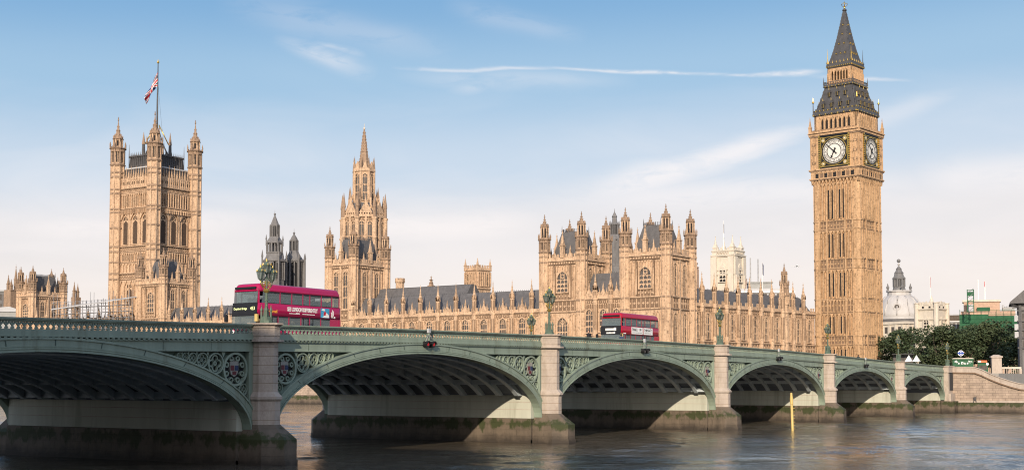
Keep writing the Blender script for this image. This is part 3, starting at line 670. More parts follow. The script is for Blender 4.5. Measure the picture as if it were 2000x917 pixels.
def build_pier(i):
    x0 = -U[i]; T = TOP(x0); end = i in (0, 7)
    mb = MB(zoff=0)
    def oct_(k, y): # half plan of the projecting shaft, scaled
        return [(x0 - .92 * k, .3), (x0 - .92 * k, -.58 * k), (x0 - .24 * k, -1.30 * k), (x0 + .24 * k, -1.30 * k), (x0 + .92 * k, -.58 * k), (x0 + .92 * k, .3)]
    def back(p): return [(x, BW - y) for x, y in p][::-1]
    for flip in (False, True):
        B = (lambda p: back(p)) if flip else (lambda p: p)
        mb.slab(B(oct_(1.16, 0)), 2.4, 4.35, 'granite'); mb.taper(B(oct_(1.16, 0)), 4.35, B(oct_(1.28, 0)), 4.5, 'granite'); mb.slab(B(oct_(1.28, 0)), 4.5, 4.68, 'granite')
        mb.taper(B(oct_(1.26, 0)), 4.68, B(oct_(1.02, 0)), 5.0, 'granite'); mb.slab(B(oct_(1.0, 0)), 5.0, T - 1.22, 'granite')
    for flip in (False, True):                                             # bed joints of the granite
        B = (lambda p: back(p)) if flip else (lambda p: p)
        for q in [5.6 + .62 * k for k in range(7)]:
            if q < T - 1.5: mb.slab(B(oct_(1.006, 0)), q, q + .022, 'stone_dark')
        for q in (3.05, 3.7): mb.slab(B(oct_(1.166, 0)), q, q + .022, 'stone_dark')
    mb.at(); mb.box(x0 - HW - .55, x0 + HW + .55, .56, BW - .56, ZS - .1, 4.5, 'pier_wall')
    for s in (-1, 1):                                                     # courses of the whitewashed wall
        for z in (3.1, 3.8): mb.box(x0 + s * (HW + .55) - .01, x0 + s * (HW + .55) + .01, .6, BW - .6, z, z + .045, 'granite')
    p = part('pier', mb, bridge)
    for flip in (False, True):
        cm = MB(); B = (lambda q: back(q)) if flip else (lambda q: q)
        cm.slab(B(oct_(1.34, 0)), T - 1.24, T - 1.08, 'granite'); cm.slab(B(oct_(1.08, 0)), T - 1.08, T - .16, 'granite'); cm.taper(B(oct_(1.1, 0)), T - .16, B(oct_(1.3, 0)), T - .06, 'granite'); cm.slab(B(oct_(1.3, 0)), T - .06, T + .05, 'granite')
        for z in (T - .84, T - .30): cm.slab(B(oct_(1.12, 0)), z, z + .05, 'granite')
        part('pier_cap', cm, p)
    wm = MB(); f = 2.75
    def foot(k, g): return [(x0 - 1.66 * k, .5), (x0 - 1.66 * k, -1.6 * g), (x0 - .62 * k, -f * g), (x0 + .62 * k, -f * g), (x0 + 1.66 * k, -1.6 * g), (x0 + 1.66 * k, .5)]
    for flip in (False, True):
        B = (lambda q: back(q)) if flip else (lambda q: q)
        wm.slab(B(foot(1.03, 1.03)), -2, .35, 'wet'); wm.slab(B(foot(1, 1)), .35, 1.75, 'wet'); wm.taper(B(foot(1, 1)), 1.75, B([(x0 - 1.1, .5), (x0 - 1.1, -.7), (x0 - .3, -1.5), (x0 + .3, -1.5), (x0 + 1.1, -.7), (x0 + 1.1, .5)]), 2.75, 'wet')
    wm.box(x0 - 1.93, x0 + 1.93, .5, BW - .5, -2, ZS - .12, 'wet'); wm.box(x0 - 2.02, x0 + 2.02, .5, BW - .5, -2, .3, 'wet')
    part('cutwater', wm, p)
for i in range(1, 7): build_pier(i)
def build_abutments():
    for x0, s in ((0, 1), (-U[7], -1)):
        T = TOP(x0); mb = MB(); a, b = sorted((x0 - s * .7, x0 + s * 3.4))
        mb.box(a, b, -.9, BW + .9, 2.2, T - 1.22, 'granite'); c, d = sorted((x0 - s * .9, x0 + s * 3.4)); mb.box(c, d, -1.1, BW + 1.1, T - 1.22, T - 1.05, 'granite'); mb.box(a, b, -.95, .3, T - 1.05, T - .12, 'granite'); mb.box(c, d, -1.05, .4, T - .12, T + .04, 'granite')
        mb.box(a, b, BW - .3, BW + .9, T - 1.05, T, 'granite')
        e, f = sorted((x0 - s * 1.3, x0 + s * .5)); mb.box(e, f, .5, BW - .5, 2.3, 4.5, 'pier_wall'); mb.box(e, f, .5, BW - .5, -2, 2.29, 'wet')
        g, h = sorted((x0 - s * 1.1, x0 + s * 3.4)); mb.box(g, h, -2.0, .4, -2, 2.2, 'wet'); mb.box(g, h, -1.4, -.9, 2.2, 3.6, 'granite')
        part('abutment', mb, bridge)
build_abutments()
def build_deck():
    mb = MB(); xs = steps(-250, 0, 4)
    mb.band([(x, TOP(x) - 1.5) for x in xs], [(x, TOP(x) - 1.14) for x in xs], .4, BW - .4, 'asphalt')
    for a, b in ((.2, 3.2), (BW - 3.2, BW - .2)): mb.band([(x, TOP(x) - 1.3) for x in xs], [(x, TOP(x) - 1.0) for x in xs], a, b, 'paving')
    part('road_deck', mb, bridge)
    mb = MB(); xs = [0.02, 30, 80, 160, 400]; zs = [TOP(0) - 1.14, 7.0, 6.2, 5.6, 5.3]
    mb.band([(x, 4.2) for x in xs], list(zip(xs, zs)), -1, BW + 1, 'asphalt'); struct('bridge_street_road', mb)
build_deck()

# ------------------------------------------------------------------ street lamps on the piers
def make_lamp(gold=True):
    t = thing('street_lamp', 'green triple lantern lamp', 'street lamp')
    mb = MB(); mb.frus(0, 0, 8, .52, .48, 0, .22, 'green_lamp', pi / 8); mb.frus(0, 0, 8, .40, .34, .22, .5, 'green_lamp', pi / 8); mb.frus(0, 0, 8, .24, .20, .5, 1.15, 'green_lamp', pi / 8)
    for k in range(4):
        a = pi / 4 + k * pi / 2; x, y = .36 * cos(a), .36 * sin(a); mb.frus(x, y, 6, .085, .085, .2, 1.0, 'green_lamp'); mb.frus(x, y, 6, .12, .12, .95, 1.05, 'green_lamp'); mb.frus(x, y, 6, .10, .01, 1.05, 1.32, 'green_lamp'); mb.ball(x, y, 1.34, .04, 'gold', 6, 4)
    part('lamp_base', mb, t)
    mb = MB(); mb.frus(0, 0, 8, .13, .11, 1.1, 2.35, 'green_lamp', pi / 8); mb.lathe(0, 0, 10, [(.11, 2.3), (.24, 2.42), (.27, 2.5), (.2, 2.58), (.12, 2.62)], 'gold'); mb.frus(0, 0, 8, .09, .07, 2.6, 3.75, 'green_lamp', pi / 8); mb.frus(0, 0, 8, .16, .16, 1.72, 1.8, 'green_lamp'); part('post', mb, t)
    mb = MB()
    for s in (-1, 1):
        mb.tube([(s * .08, 0, 2.6), (s * .38, 0, 2.72), (s * .62, 0, 2.95), (s * .66, 0, 3.22)], .05, 'gold', 6); mb.tube([(s * .08, 0, 3.5), (s * .3, 0, 3.3), (s * .52, 0, 3.12), (s * .66, 0, 3.18)], .04, 'green_lamp', 6); mb.ring(s * .26, 2.98, .13, .19, -.03, .03, 'gold', 12)
    mb.ring(0, 3.02, .14, .21, -.04, .04, 'gold', 14); part('bracket', mb, t)
    cm = MB(); cm.frus(0, 0, 6, .10, .17, 0, .10, 'green_lamp'); cm.frus(0, 0, 6, .30, .34, .62, .68, 'green_lamp'); cm.frus(0, 0, 6, .35, .16, .68, .86, 'green_lamp'); cm.frus(0, 0, 6, .14, .10, .86, .98, 'green_lamp'); cm.frus(0, 0, 6, .10, .01, .98, 1.2, 'gold')
    for k in range(6):
        a = k * pi / 3; cm.tube([(.19 * cos(a), .19 * sin(a), .08), (.33 * cos(a), .33 * sin(a), .64)], .022, 'green_lamp', 4); cm.frus(.34 * cos(a), .34 * sin(a), 4, .035, .005, .68, .86, 'gold')
    gm = MB(); gm.frus(0, 0, 6, .165, .305, .09, .63, 'lamp_glass'); gm.frus(0, 0, 6, .05, .05, .12, .45, 'white')
    a, b = cm.mesh('lantern'), gm.mesh('lamp_glass')
    for x, z in ((-.66, 3.22), (.66, 3.22), (0, 3.72)): link('lamp_glass', b, link('lantern', a, t, (x, 0, z)))
    return t
LG = 'triple lantern street lamps along the bridge'
lamp0 = make_lamp(); lamp0["group"] = LG
LAMPS = [(5, -.35, 'triple lantern lamp standing in front of the near magenta bus'), (4, -.35, 'green triple lantern lamp on the pier left of the farther bus'),
         (3, -.35, 'triple lantern lamp on the second pier right of the farther bus'), (2, -.35, 'triple lantern lamp on the pier just in front of the clock tower'),
         (1, -.35, 'lamp on the pier between the clock tower and the dark green trees'), (0, -.3, 'lamp at the bridge end beside the white flowered green kiosk'),
         (3, BW + .35, 'lamp on the far parapet, only its lantern cluster showing above the rail')]
for k, (i, y, lab) in enumerate(LAMPS):
    o = lamp0 if k == 0 else copy_tree(lamp0)
    x = -U[i] + (1.2 if i == 0 else 0); o.scale = (.90, .90, .93); o.location = (x, y, TOP(-U[i]) + .05); o["label"] = lab

# ------------------------------------------------------------------ navigation lights over the arch crowns
def make_nav():
    t = thing('navigation_light', 'pair of red lamps', 'signal light'); mb = MB()
    mb.box(-.15, .15, -.42, -.235, -.26, .10, 'sheet'); mb.box(-.05, .05, -.40, -.25, -1.0, -.28, 'green'); mb.box(-.52, .52, -.42, -.34, -.98, -.90, 'green')
    for s in (-1, 1): mb.tube([(s * .06, -.36, -.45), (s * .26, -.38, -.62), (s * .42, -.38, -.92)], .035, 'steel', 5)
    part('bracket', mb, t)
    lm = MB(); lm.frus(0, 0, 12, .02, .02, -.05, .10, 'black'); lm.ring(0, -.22, .0, .26, -.16, .22, 'black', 16); lm.ring(0, -.22, .20, .27, -.30, -.1, 'black', 16, 0, pi)
    lz = MB(); lz.disc(0, -.22, .13, -.185, -.15, 'red_lamp', 16); a, b = lm.mesh('signal_lamp'), lz.mesh('lens')
    for s in (-1, 1): link('lens', b, link('signal_lamp', a, t, (s * .40, -.38, -.98)))
    return t
_lz = MB(); _lz.disc(0, -.22, .17, -.185, -.15, 'glass', 16); grey_lens = _lz.mesh('lens')
nav0 = make_nav(); NG = 'navigation lights over the arches'; nav0["group"] = NG
for k, (i, lab) in enumerate(((4, 'white box with two red lamps hung over the large centre-left arch'), (3, 'grey lamp bracket over the arch beneath the farther bus'), (2, 'lamp bracket over the third arch from the bridge end'), (1, 'lamp bracket over the small arch below the clock tower'))):
    o = nav0 if k == 0 else copy_tree(nav0)
    if k:                                                                  # seen from here these are unlit grey lamps
        for ch in o.children:
            for g in ch.children: g.data = grey_lens
    x = -(U[i] + U[i + 1]) / 2; o.location = (x, -.02, TOP(x)); o["label"] = lab
# ------------------------------------------------------------------ the palace along the far bank
FACES = lambda lx, ly: ((0, 0, 0, lx), (0, ly, R(-90), ly), (lx, ly, R(180), lx), (lx, 0, R(90), ly))   # frames of the north, east, south, west walls of a box 0..lx, 0..ly

def river_range(name, label, x, y, rot, L, first, bay, n, zc=22.8, ridge=28.8, depth=11, tip=31.2, win=(16.2, 5.4), wlights=3, ww=2.0, roof2=None, gablets=True, m='stone', low=True):
    t = thing(name, label, 'building', (x, y, G), rot)
    zc -= G; ridge -= G; tip -= G; wz = win[0] - G
    mb = MB(); mb.box(0, L, 0, depth, -.6, zc, m)
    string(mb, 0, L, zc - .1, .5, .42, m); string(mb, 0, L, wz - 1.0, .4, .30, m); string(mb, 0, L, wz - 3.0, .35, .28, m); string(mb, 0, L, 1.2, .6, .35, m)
    lozenges(mb, 0, L, zc - .95, zc - .25, int(L / 1.1), m); lozenges(mb, 0, L, wz - 2.6, wz - 1.05, int(L / 1.3), m)
    xs = [first + bay * k for k in range(n)]
    bays = [(a, b) for a, b in zip([0.1] + xs, xs + [L - .1]) if b - a > bay * .55]
    for a, b in bays:
        c = (a + b) / 2
        for p, q in ((a + .55, c - ww / 2 - .35), (c + ww / 2 + .35, b - .55)):
            if q - p > .3: ribs(mb, p, q, wz - .3, zc - 1.05, 2 if q - p > .8 else 1, .11, .14, True, m); ribs(mb, p, q, wz - 8.4, wz - 3.0, 2 if q - p > .8 else 1, .11, .14, True, m)
        mb.box(c - ww / 2 - .4, c + ww / 2 + .4, -.05, .02, wz + win[1] + .25, zc - 1.0, 'stone_dark'); ribs(mb, c - ww / 2 - .3, c + ww / 2 + .3, wz + win[1] + .25, zc - 1.0, 4, .1, .14, True, m)
    part('wall', mb, t)
    pm = MB(); pm.box(0, L, -.30, .05, zc + .4, zc + .95, m)
    for a, b in bays:
        c = (a + b) / 2
        merlons(pm, a + .6, c - 1.0, -.28, zc + .95, m, .34, .34, .62); merlons(pm, c + 1.0, b - .6, -.28, zc + .95, m, .34, .34, .62)
        if gablets:
            pm.prism([(c - .95, zc + .95), (c + .95, zc + .95), (c, zc + 2.7)], -.34, .1, m); pinnacle(pm, c, -.15, zc + 2.2, .3, 1.9, m)
            for s in (-1, 1): pinnacle(pm, c + s * 1.0, -.15, zc + .9, .26, 1.9, m)
    part('parapet', pm, t)
    rm = MB(); e = zc + .45
    rm.prism([(0, 0), (1, 0), (1, 1)], 0, 0.01, 'slate'); rm.v = []; rm.f = []; rm.m = []; rm.smooth = []
    a = [rm.P(xx, yy, zz) for xx in (.05, L - .05) for yy, zz in ((.7, e), (4.6, ridge), (depth - 4.6, ridge), (depth - .7, e))]
    for q in ((0, 4, 5, 1), (1, 5, 6, 2), (2, 6, 7, 3), (0, 1, 2, 3), (4, 7, 6, 5)): rm.F([a[k] for k in q], 'slate')
    for k in range(int(L / .6)): rm.box(.1 + k * .6, .16 + k * .6, 4.55, 4.61, ridge, ridge + .28, 'iron')
    rf = part('roof', rm, t)
    bm = MB(); r = .60                                                     # one buttress, shared
    bm.frus(0, 0, 8, r * 1.25, r * 1.25, -.6, 2.2, m, pi / 8); bm.frus(0, 0, 8, r, r, 2.2, tip - 4.3, m, pi / 8)
    for z in (wz - 3.0, wz - .9, zc - .1): bm.frus(0, 0, 8, r * 1.22, r * 1.22, z, z + .45, m, pi / 8)
    for z0, z1 in ((zc + 1.0, tip - 4.9), (wz + .5, zc - 1.2)):
        for k in (4, 5, 6, 7, 8):
            a = pi / 4 * k; bm.at(r * .93 * cos(a), r * .93 * sin(a), 0, a + pi / 2); bm.box(-.12, .12, -.02, .02, z0, z1, 'stone_dark'); bm.prism([(-.3, tip - 4.5), (.3, tip - 4.5), (0, tip - 3.5)], -.12, .1, m)
    bm.at(); bm.frus(0, 0, 8, r * 1.2, r * 1.2, tip - 4.55, tip - 4.25, m, pi / 8)
    bm.lathe(0, 0, 8, [(r * 1.1, tip - 4.25), (r * .8, tip - 3.5), (r * .42, tip - 2.5), (r * .2, tip - 1.4), (.06, tip - .7)], m, pi / 8)
    for zz, k in ((3.4, .8), (2.6, .5), (1.8, .32)): bm.frus(0, 0, 8, r * k * 1.25, r * k * .8, tip - zz, tip - zz + .2, m, 0)
    bm.ball(0, 0, tip - .62, .16, m, 6, 4); bm.box(-.03, .03, -.03, .03, tip - .6, tip, m)
    me = bm.mesh('buttress')
    for xx in xs: link('buttress', me, t, (xx, -.30, 0))
    w1 = window_mesh(ww, win[1], wlights, 3, True, m); w2 = window_mesh(ww, 4.6, wlights, 2, True, m)
    for a, b in bays:
        link('window', w1, t, ((a + b) / 2, 0, wz))
        if low: link('window', w2, t, ((a + b) / 2, 0, wz - 8.2))
    # small vents and dormers of the roof
    if roof2:
        x0, x1, z = roof2; z -= G
        r2 = MB(); a = [r2.P(xx, yy, zz) for xx in (x0, x1) for yy, zz in ((depth - 5, ridge - 3), (depth - 1, z), (depth + 1, z), (depth + 6, ridge - 3))]
        for q in ((0, 4, 5, 1), (1, 5, 6, 2), (2, 6, 7, 3), (0, 1, 2, 3), (4, 7, 6, 5)): r2.F([a[k] for k in q], 'slate')
        r2.box(x0, x1, depth - .1, depth + .1, z, z + .2, 'iron'); part('rear_roof', r2, t)
    return t

def palace_tower(name, label, x, y, rot, lx, ly, zc=35.0, tip=47.0, oriel=True, group=None, r=1.28, cut=22.5, m='stone', roof=True):
    """square pavilion tower with octagonal corner turrets, a carved belt, tall windows, steep slate roof"""
    t = thing(name, label, 'tower', (x, y, G), rot, group); zc -= G; tip -= G; cut -= G
    mb = MB(); mb.box(.25, lx - .25, .25, ly - .25, -.6, zc + .3, m)
    wins = []
    for k, (fx, fy, fr, L) in enumerate(FACES(lx, ly)):
        mb.at(fx, fy, 0, fr)
        o = .25                                                            # wall plane stands .25 inside the corner line
        c, s_ = cos(fr), sin(fr); mb.o = (fx - o * s_, fy + o * c, 0)
        a, b = r * .8, L - r * .8
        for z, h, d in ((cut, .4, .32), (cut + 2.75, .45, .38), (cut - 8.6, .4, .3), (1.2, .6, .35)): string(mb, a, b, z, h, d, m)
        string(mb, a, b, zc - .15, .55, .62, m); mb.box(a, b, -.30, 0, zc - .75, zc - .15, 'stone_dark')  # dark band paints the shade below the cornice
        n = int((b - a) / .7)
        for q in range(n): mb.box(a + (q + .3) * (b - a) / n, a + (q + .7) * (b - a) / n, -.45, 0, zc - .6, zc - .15, m)
        lozenges(mb, a, b, cut + .5, cut + 2.7, int((b - a) / 1.15), m)
        zt0, zt1 = cut + 3.2, zc - .9
        if k == 1 and oriel:                                               # east: one rich oriel between panels
            mid = L / 2; ribs(mb, a + .3, mid - 2.3, zt0, zt1, 3, .12, .14, True, m); ribs(mb, mid + 2.3, b - .3, zt0, zt1, 3, .12, .14, True, m)
            ribs(mb, mid - 2.2, mid + 2.2, zt1 - 1.5, zt1, 6, .12, .16, True, m); lozenges(mb, mid - 2.2, mid + 2.2, zt0, zt0 + 1.7, 5, m)
            for s in (-1, 1): mb.box(mid + s * 2.3 - .25, mid + s * 2.3 + .25, -.3, .02, zt0, zt1, 'stone_dark'); pinnacle(mb, mid + s * 2.3, -.25, zt0 + .4, .34, zt1 - zt0 - .8, m)
            wins.append((k, mid, zt0 + 1.9, 3.1, zt1 - zt0 - 3.5, 3, 3)); wins.append((k, mid, cut - 7.8, 3.0, 6.6, 4, 3)); wins.append((k, mid, cut - 15.6, 3.0, 5.6, 4, 3))
            for s in (-1, 1): ribs(mb, *((a + .3, mid - 2.1) if s < 0 else (mid + 2.1, b - .3)), cut - 8, cut - .2, 3, .12, .14, True, m)
        else:
            e1, e2 = L * .32, L * .68
            for c_ in (e1, e2):
                wins.append((k, c_, zt0 + .2, 1.55, zt1 - zt0 - 1.0, 2, 3)); wins.append((k, c_, cut - 8.0, 1.6, 7.2, 2, 3)); wins.append((k, c_, cut - 15.6, 1.6, 5.6, 2, 2))
            for p, q in ((a + .3, e1 - 1.15), (e1 + 1.15, e2 - 1.15), (e2 + 1.15, b - .3)): ribs(mb, p, q, zt0, zt1, max(1, int((q - p) / .7)), .12, .16, True, m); ribs(mb, p, q, cut - 8.1, cut - .2, max(1, int((q - p) / .7)), .12, .16, True, m)
            mb.box(L / 2 - .3, L / 2 + .3, -.35, .02, 0, zc, m)
    part('wall', mb, t)
    fr_ = FACES(lx, ly)
    for k, c_, z, w, h, li, ti in wins:
        if k > 1: continue
        fx, fy, fr, L = fr_[k]; ox, oy = fx - .25 * sin(fr), fy + .25 * cos(fr)
        link('window', window_mesh(w, h, li, ti, True, m), t, (ox + c_ * cos(fr), oy + c_ * sin(fr), z), fr)
    pm = MB()
    for fx, fy, fr, L in fr_:
        pm.at(fx - .1 * sin(fr), fy + .1 * cos(fr), 0, fr); a, b = r * .8, L - r * .8
        pm.box(a, b, -.15, .2, zc + .35, zc + 1.0, m); merlons(pm, a + .1, b - .1, -.14, zc + 1.0, m, .4, .4, .7)
        for q in (.3, .7):
            c = L * q; pm.prism([(c - .8, zc + 1.0), (c + .8, zc + 1.0), (c, zc + 2.5)], -.2, .2, m); pinnacle(pm, c, 0, zc + 2.0, .3, 1.9, m)
        pinnacle(pm, L / 2, .1, zc + .9, .95, 6.9, m)
    part('parapet', pm, t)
    K = (tip - zc) / 12.0
    A, B = turret_pieces(r, -.6, tip, K, m, 'stone_old', (1.2, cut - 8.6, cut, cut + 2.75, zc - .2, zc + 1.2))
    for q in ((.35, .35), (.35, ly - .35), (lx - .35, .35), (lx - .35, ly - .35)): link('spire', B, link('turret', A, t, (*q, 0)))
    if roof:
        rm = MB(); i0, i1 = 1.5, min(lx, ly) * .30; z1 = zc + .6 + min(7.0, (tip - zc) * .62)
        rm.taper([(i0, i0), (lx - i0, i0), (lx - i0, ly - i0), (i0, ly - i0)], zc + .3, [(i1, i1), (lx - i1, i1), (lx - i1, ly - i1), (i1, ly - i1)], z1, 'slate')
        for p0, p1 in (((i1, i1), (lx - i1, i1)), ((i1, i1), (i1, ly - i1)), ((lx - i1, i1), (lx - i1, ly - i1)), ((i1, ly - i1), (lx - i1, ly - i1))):
            n = max(2, int(max(abs(p1[0] - p0[0]), abs(p1[1] - p0[1])) / .45))
            for q in range(n + 1): xx, yy = p0[0] + (p1[0] - p0[0]) * q / n, p0[1] + (p1[1] - p0[1]) * q / n; rm.box(xx - .05, xx + .05, yy - .05, yy + .05, z1, z1 + .75, 'iron')
        for q in ((i1, i1), (lx - i1, i1), (i1, ly - i1), (lx - i1, ly - i1)): rm.frus(*q, 4, .16, .02, z1, z1 + 1.7, 'iron')
        part('roof', rm, t)
    return t

RV = R(-3)                                                                 # the river front runs three degrees off the bridge's square
river_tower_group = 'square turreted towers of the river front'
palace_tower('pavilion_tower', 'square turreted tower of the river front just behind the farther bus', 22.42, 68.10, RV, 12.6, 11.6, group=river_tower_group)
palace_tower('pavilion_tower', 'square turreted tower rising left of the dark needle spire', 23.64, 91.29, RV, 12.0, 11.5, group=river_tower_group)
palace_tower('pavilion_tower', 'square tower standing in front of the tall stone central spire', 27.54, 165.65, RV, 14.0, 9.7, 37.8, 49.2, False, river_tower_group)
palace_tower('pavilion_tower', 'low turreted tower in front of the biggest square tower with the flag', 31.72, 245.4, RV, 11.8, 12.0, 36.2, 47.6, True, river_tower_group)
palace_tower('pavilion_tower', 'small turreted tower alone at the far left end of the river front', 35.3, 313.5, RV, 12.8, 7.6, 34.9, 45.6, True, river_tower_group)

F_ = R(-93)
river_range('river_front_range', 'long low gothic range with a row of pinnacles left of the turreted pavilion', 27.53, 165.6, F_, 62.9, .3, 5.95, 11, roof2=(1, 33, 31.6))
river_range('river_front_range', 'low gothic range partly hidden behind the near magenta bus', 31.72, 245.3, F_, 70.0, 3.3, 5.95, 12, zc=23.2)
river_range('river_front_range', 'low range behind grey scaffolding left of the biggest tower', 35.3, 313.4, F_, 56.3, 3.2, 5.6, 10, zc=23.6, ridge=27.0)
river_range('link_range', 'short gothic wing with slate roof between the two turreted pavilion towers', 23.7, 91.1, F_, 11.2, 3.7, 4.3, 2, zc=25.4, ridge=32.0, tip=32.2, win=(17.6, 5.4), ww=2.0)
NR = R(-10)
river_range('north_range', 'gothic wing with many pinnacles reaching from the pavilion to the clock tower', 35.6, 68.0, NR, 57.5, 3.8, 5.26, 10, zc=23.8, ridge=28.7, tip=32.3, win=(16.3, 6.0), ww=1.45, wlights=2, gablets=False)
def range_turret():
    t = thing('stair_turret', 'taller octagonal stair turret with small spire beside the clock tower wing', 'turret', (77.6, 60.9, G), NR)
    mb = MB(); z = lambda v: v - G
    mb.frus(0, 0, 8, 1.15, 1.05, -.6, z(29.0), 'stone', pi / 8)
    for q in (16, 23.8, 26): mb.frus(0, 0, 8, 1.3, 1.3, z(q), z(q) + .4, 'stone', pi / 8)
    part('shaft', mb, t)
    A, B = turret_pieces(1.0, z(26), z(37.0), .92, 'stone', 'stone_old'); part('spire', B, part('turret', A, t))
    for s in (-1, 1):
        pm = MB(); pinnacle(pm, s * 1.9, 0, z(24), .8, 8.2, 'stone'); part('pinnacle', pm, t)
range_turret()

# ------------------------------------------------------------------ the big square tower with the flag
def flag_tower():
    t = thing('square_tower', 'largest square stone tower with four tall corner turrets and dark iron roof', 'tower', (103.5, 330.6, G))
    S = 21.4; z = lambda v: v - G; m = 'stone'
    mb = MB(); mb.box(.4, S - .4, .4, S - .4, -.6, z(84), m); wins = []
    for k, (fx, fy, fr, L) in enumerate(FACES(S, S)):
        mb.at(fx - .4 * sin(fr), fy + .4 * cos(fr), 0, fr); a, b = 2.3, L - 2.3
        for q, h, d in ((82.6, .7, .7), (80.9, .5, .5), (74.6, .6, .6), (73.2, .5, .4), (59.4, .6, .6), (57.4, .5, .5), (53.2, .4, .4), (48.6, .7, .6), (46.4, .5, .5), (31, .7, .6)): string(mb, a, b, z(q), h, d, m)
        lozenges(mb, a, b, z(81.4), z(82.6), 12, m); lozenges(mb, a, b, z(57.9), z(59.4), 14, m); lozenges(mb, a, b, z(46.9), z(48.6), 12, m)
        ribs(mb, a, b, z(75.3), z(80.9), 13, .26, .42, True, m)
        for q in range(13):
            if q in (0, 4, 8, 12): continue
            c = a + (q + .5) * (b - a) / 13; mb.box(c - .36, c + .36, -.04, .02, z(75.9), z(79.6), 'void')
        w = (b - a) / 3
        for q in range(3):
            c = a + (q + .5) * w; wins.append((k, c, z(60.6), 2.7, 11.2))
            if q < 2: mb.box(c + w / 2 - .3, c + w / 2 + .3, -.45, .02, z(59.8), z(74.5), m)
            mb.prism([(c - w / 2 + .3, z(70.2)), (c, z(73.9)), (c - w / 2 + .3, z(73.9))], -.7, .02, m); mb.prism([(c + w / 2 - .3, z(70.2)), (c + w / 2 - .3, z(73.9)), (c, z(73.9))], -.7, .02, m)
            ribs(mb, c - w / 2 + .3, c + w / 2 - .3, z(72.6), z(74.4), 5, .14, .85, False, m)
            mb.box(c - 2.1, c - 1.65, -.2, .02, z(60.2), z(70.6), m); mb.box(c + 1.65, c + 2.1, -.2, .02, z(60.2), z(70.6), m)
        ribs(mb, a, b, z(53.7), z(57.3), 13, .24, .34, True, m)
        for q in range(13):
            c = a + (q + .5) * (b - a) / 13
            if q not in (0, 6, 12): mb.box(c - .33, c + .33, -.04, .02, z(54.0), z(56.4), 'void')
        ribs(mb, a, b, z(49.4), z(53.1), 9, .2, .3, True, m); ribs(mb, a, b, z(32), z(46.2), 6, .25, .4, True, m)
        for q in (.33, .67): wins.append((k, a + (b - a) * q, z(36), 3.0, 9.0))
    part('wall', mb, t)
    for k, c, zz, w, h in wins:
        if k > 1: continue
        fx, fy, fr, L = FACES(S, S)[k]; ox, oy = fx - .4 * sin(fr), fy + .4 * cos(fr)
        link('window', window_mesh(w, h, 1, 1, True, m, 'louvre', .26, .3), t, (ox + c * cos(fr), oy + c * sin(fr), zz), fr)
    pm = MB()
    for fx, fy, fr, L in FACES(S, S):
        pm.at(fx - .2 * sin(fr), fy + .2 * cos(fr), 0, fr); a, b = 2.3, L - 2.3
        pm.box(a, b, -.3, .2, z(83.3), z(84.4), m); ribs(pm, a, b, z(83.4), z(87.0), 16, .3, .25, True, m)
        for q in range(6):
            c = a + (q + .5) * (b - a) / 6; pm.prism([(c - 1.0, z(85.6)), (c + 1.0, z(85.6)), (c, z(88.6))], -.3, .25, m); pinnacle(pm, c, 0, z(86.6), .5, 4.2, m)
        for q in range(7): pinnacle(pm, a + q * (b - a) / 6, 0, z(84.4), .55, 7.6, m)
    part('parapet', pm, t)
    A, B = turret_pieces(2.65, -.6, z(112.6), 1.82, m, 'stone_old', tuple(z(q) for q in (31, 46.4, 48.6, 53.2, 57.4, 59.4, 67, 73.2, 74.6, 80.9, 82.6, 87.6, 89.4)), (5.0, 7.2, 10.8), .68)
    for q in ((0, 0), (0, S), (S, 0), (S, S)): link('spire', B, link('turret', A, t, (*q, 0)))
    rm = MB(); i0, i1 = 1.2, 3.1
    rm.taper([(i0, i0), (S - i0, i0), (S - i0, S - i0), (i0, S - i0)], z(84), [(i0 + .4, i0 + .4), (S - i0 - .4, i0 + .4), (S - i0 - .4, S - i0 - .4), (i0 + .4, S - i0 - .4)], z(91.0), 'iron')
    rm.box(i0 + .2, S - i0 - .2, i0 + .2, S - i0 - .2, z(91.0), z(91.5), 'sheet')
    rm.taper([(i1, i1), (S - i1, i1), (S - i1, S - i1), (i1, S - i1)], z(91.5), [(i1 + .3, i1 + .3), (S - i1 - .3, i1 + .3), (S - i1 - .3, S - i1 - .3), (i1 + .3, S - i1 - .3)], z(96.2), 'iron')
    for fx, fy, fr, L in FACES(S, S):
        rm.at(fx, fy, 0, fr)
        for q in range(15):
            c = i1 + q * (L - 2 * i1) / 14; rm.box(c - .1, c + .1, i1 - .1, i1 + .15, z(91.5), z(97.2), 'iron'); rm.frus(c, i1, 4, .26, .02, z(96.6), z(98.2), 'iron')
        rm.box(i1, L - i1, i1 - .15, i1 + .15, z(96.1), z(96.7), 'iron'); rm.frus(i1, i1, 4, .3, .05, z(96), z(101.5), 'iron')
    part('roof', rm, t)
    fm = MB(); c = S / 2                                                    # iron tripod that carries the pole, with gilt crowned ends
    for k in range(4):
        a = pi / 4 + k * pi / 2; fm.tube([(c + 5.2 * cos(a), c + 5.2 * sin(a), z(96)), (c + 2.6 * cos(a), c + 2.6 * sin(a), z(101.6)), (c + .6 * cos(a), c + .6 * sin(a), z(108))], .35, 'iron', 6, .18)
        fm.frus(c + 5.2 * cos(a), c + 5.2 * sin(a), 8, .75, .55, z(96), z(101.8), 'iron'); fm.frus(c + 5.2 * cos(a), c + 5.2 * sin(a), 8, .7, .04, z(101.8), z(107), 'stone_old')
        fm.tube([(c + 4.6 * cos(a), c + 4.6 * sin(a), z(102)), (c + .7 * cos(a), c + .7 * sin(a), z(110))], .22, 'gold', 5)
    part('mast_frame', fm, t)
    # flagpole and flag stand on the tower: things of their own
    fp = thing('flagpole', 'tall dark flagpole on top of the largest square tower', 'flagpole', (103.5 + c, 330.6 + c, 96.2)); pb = MB(zoff=-96.2)
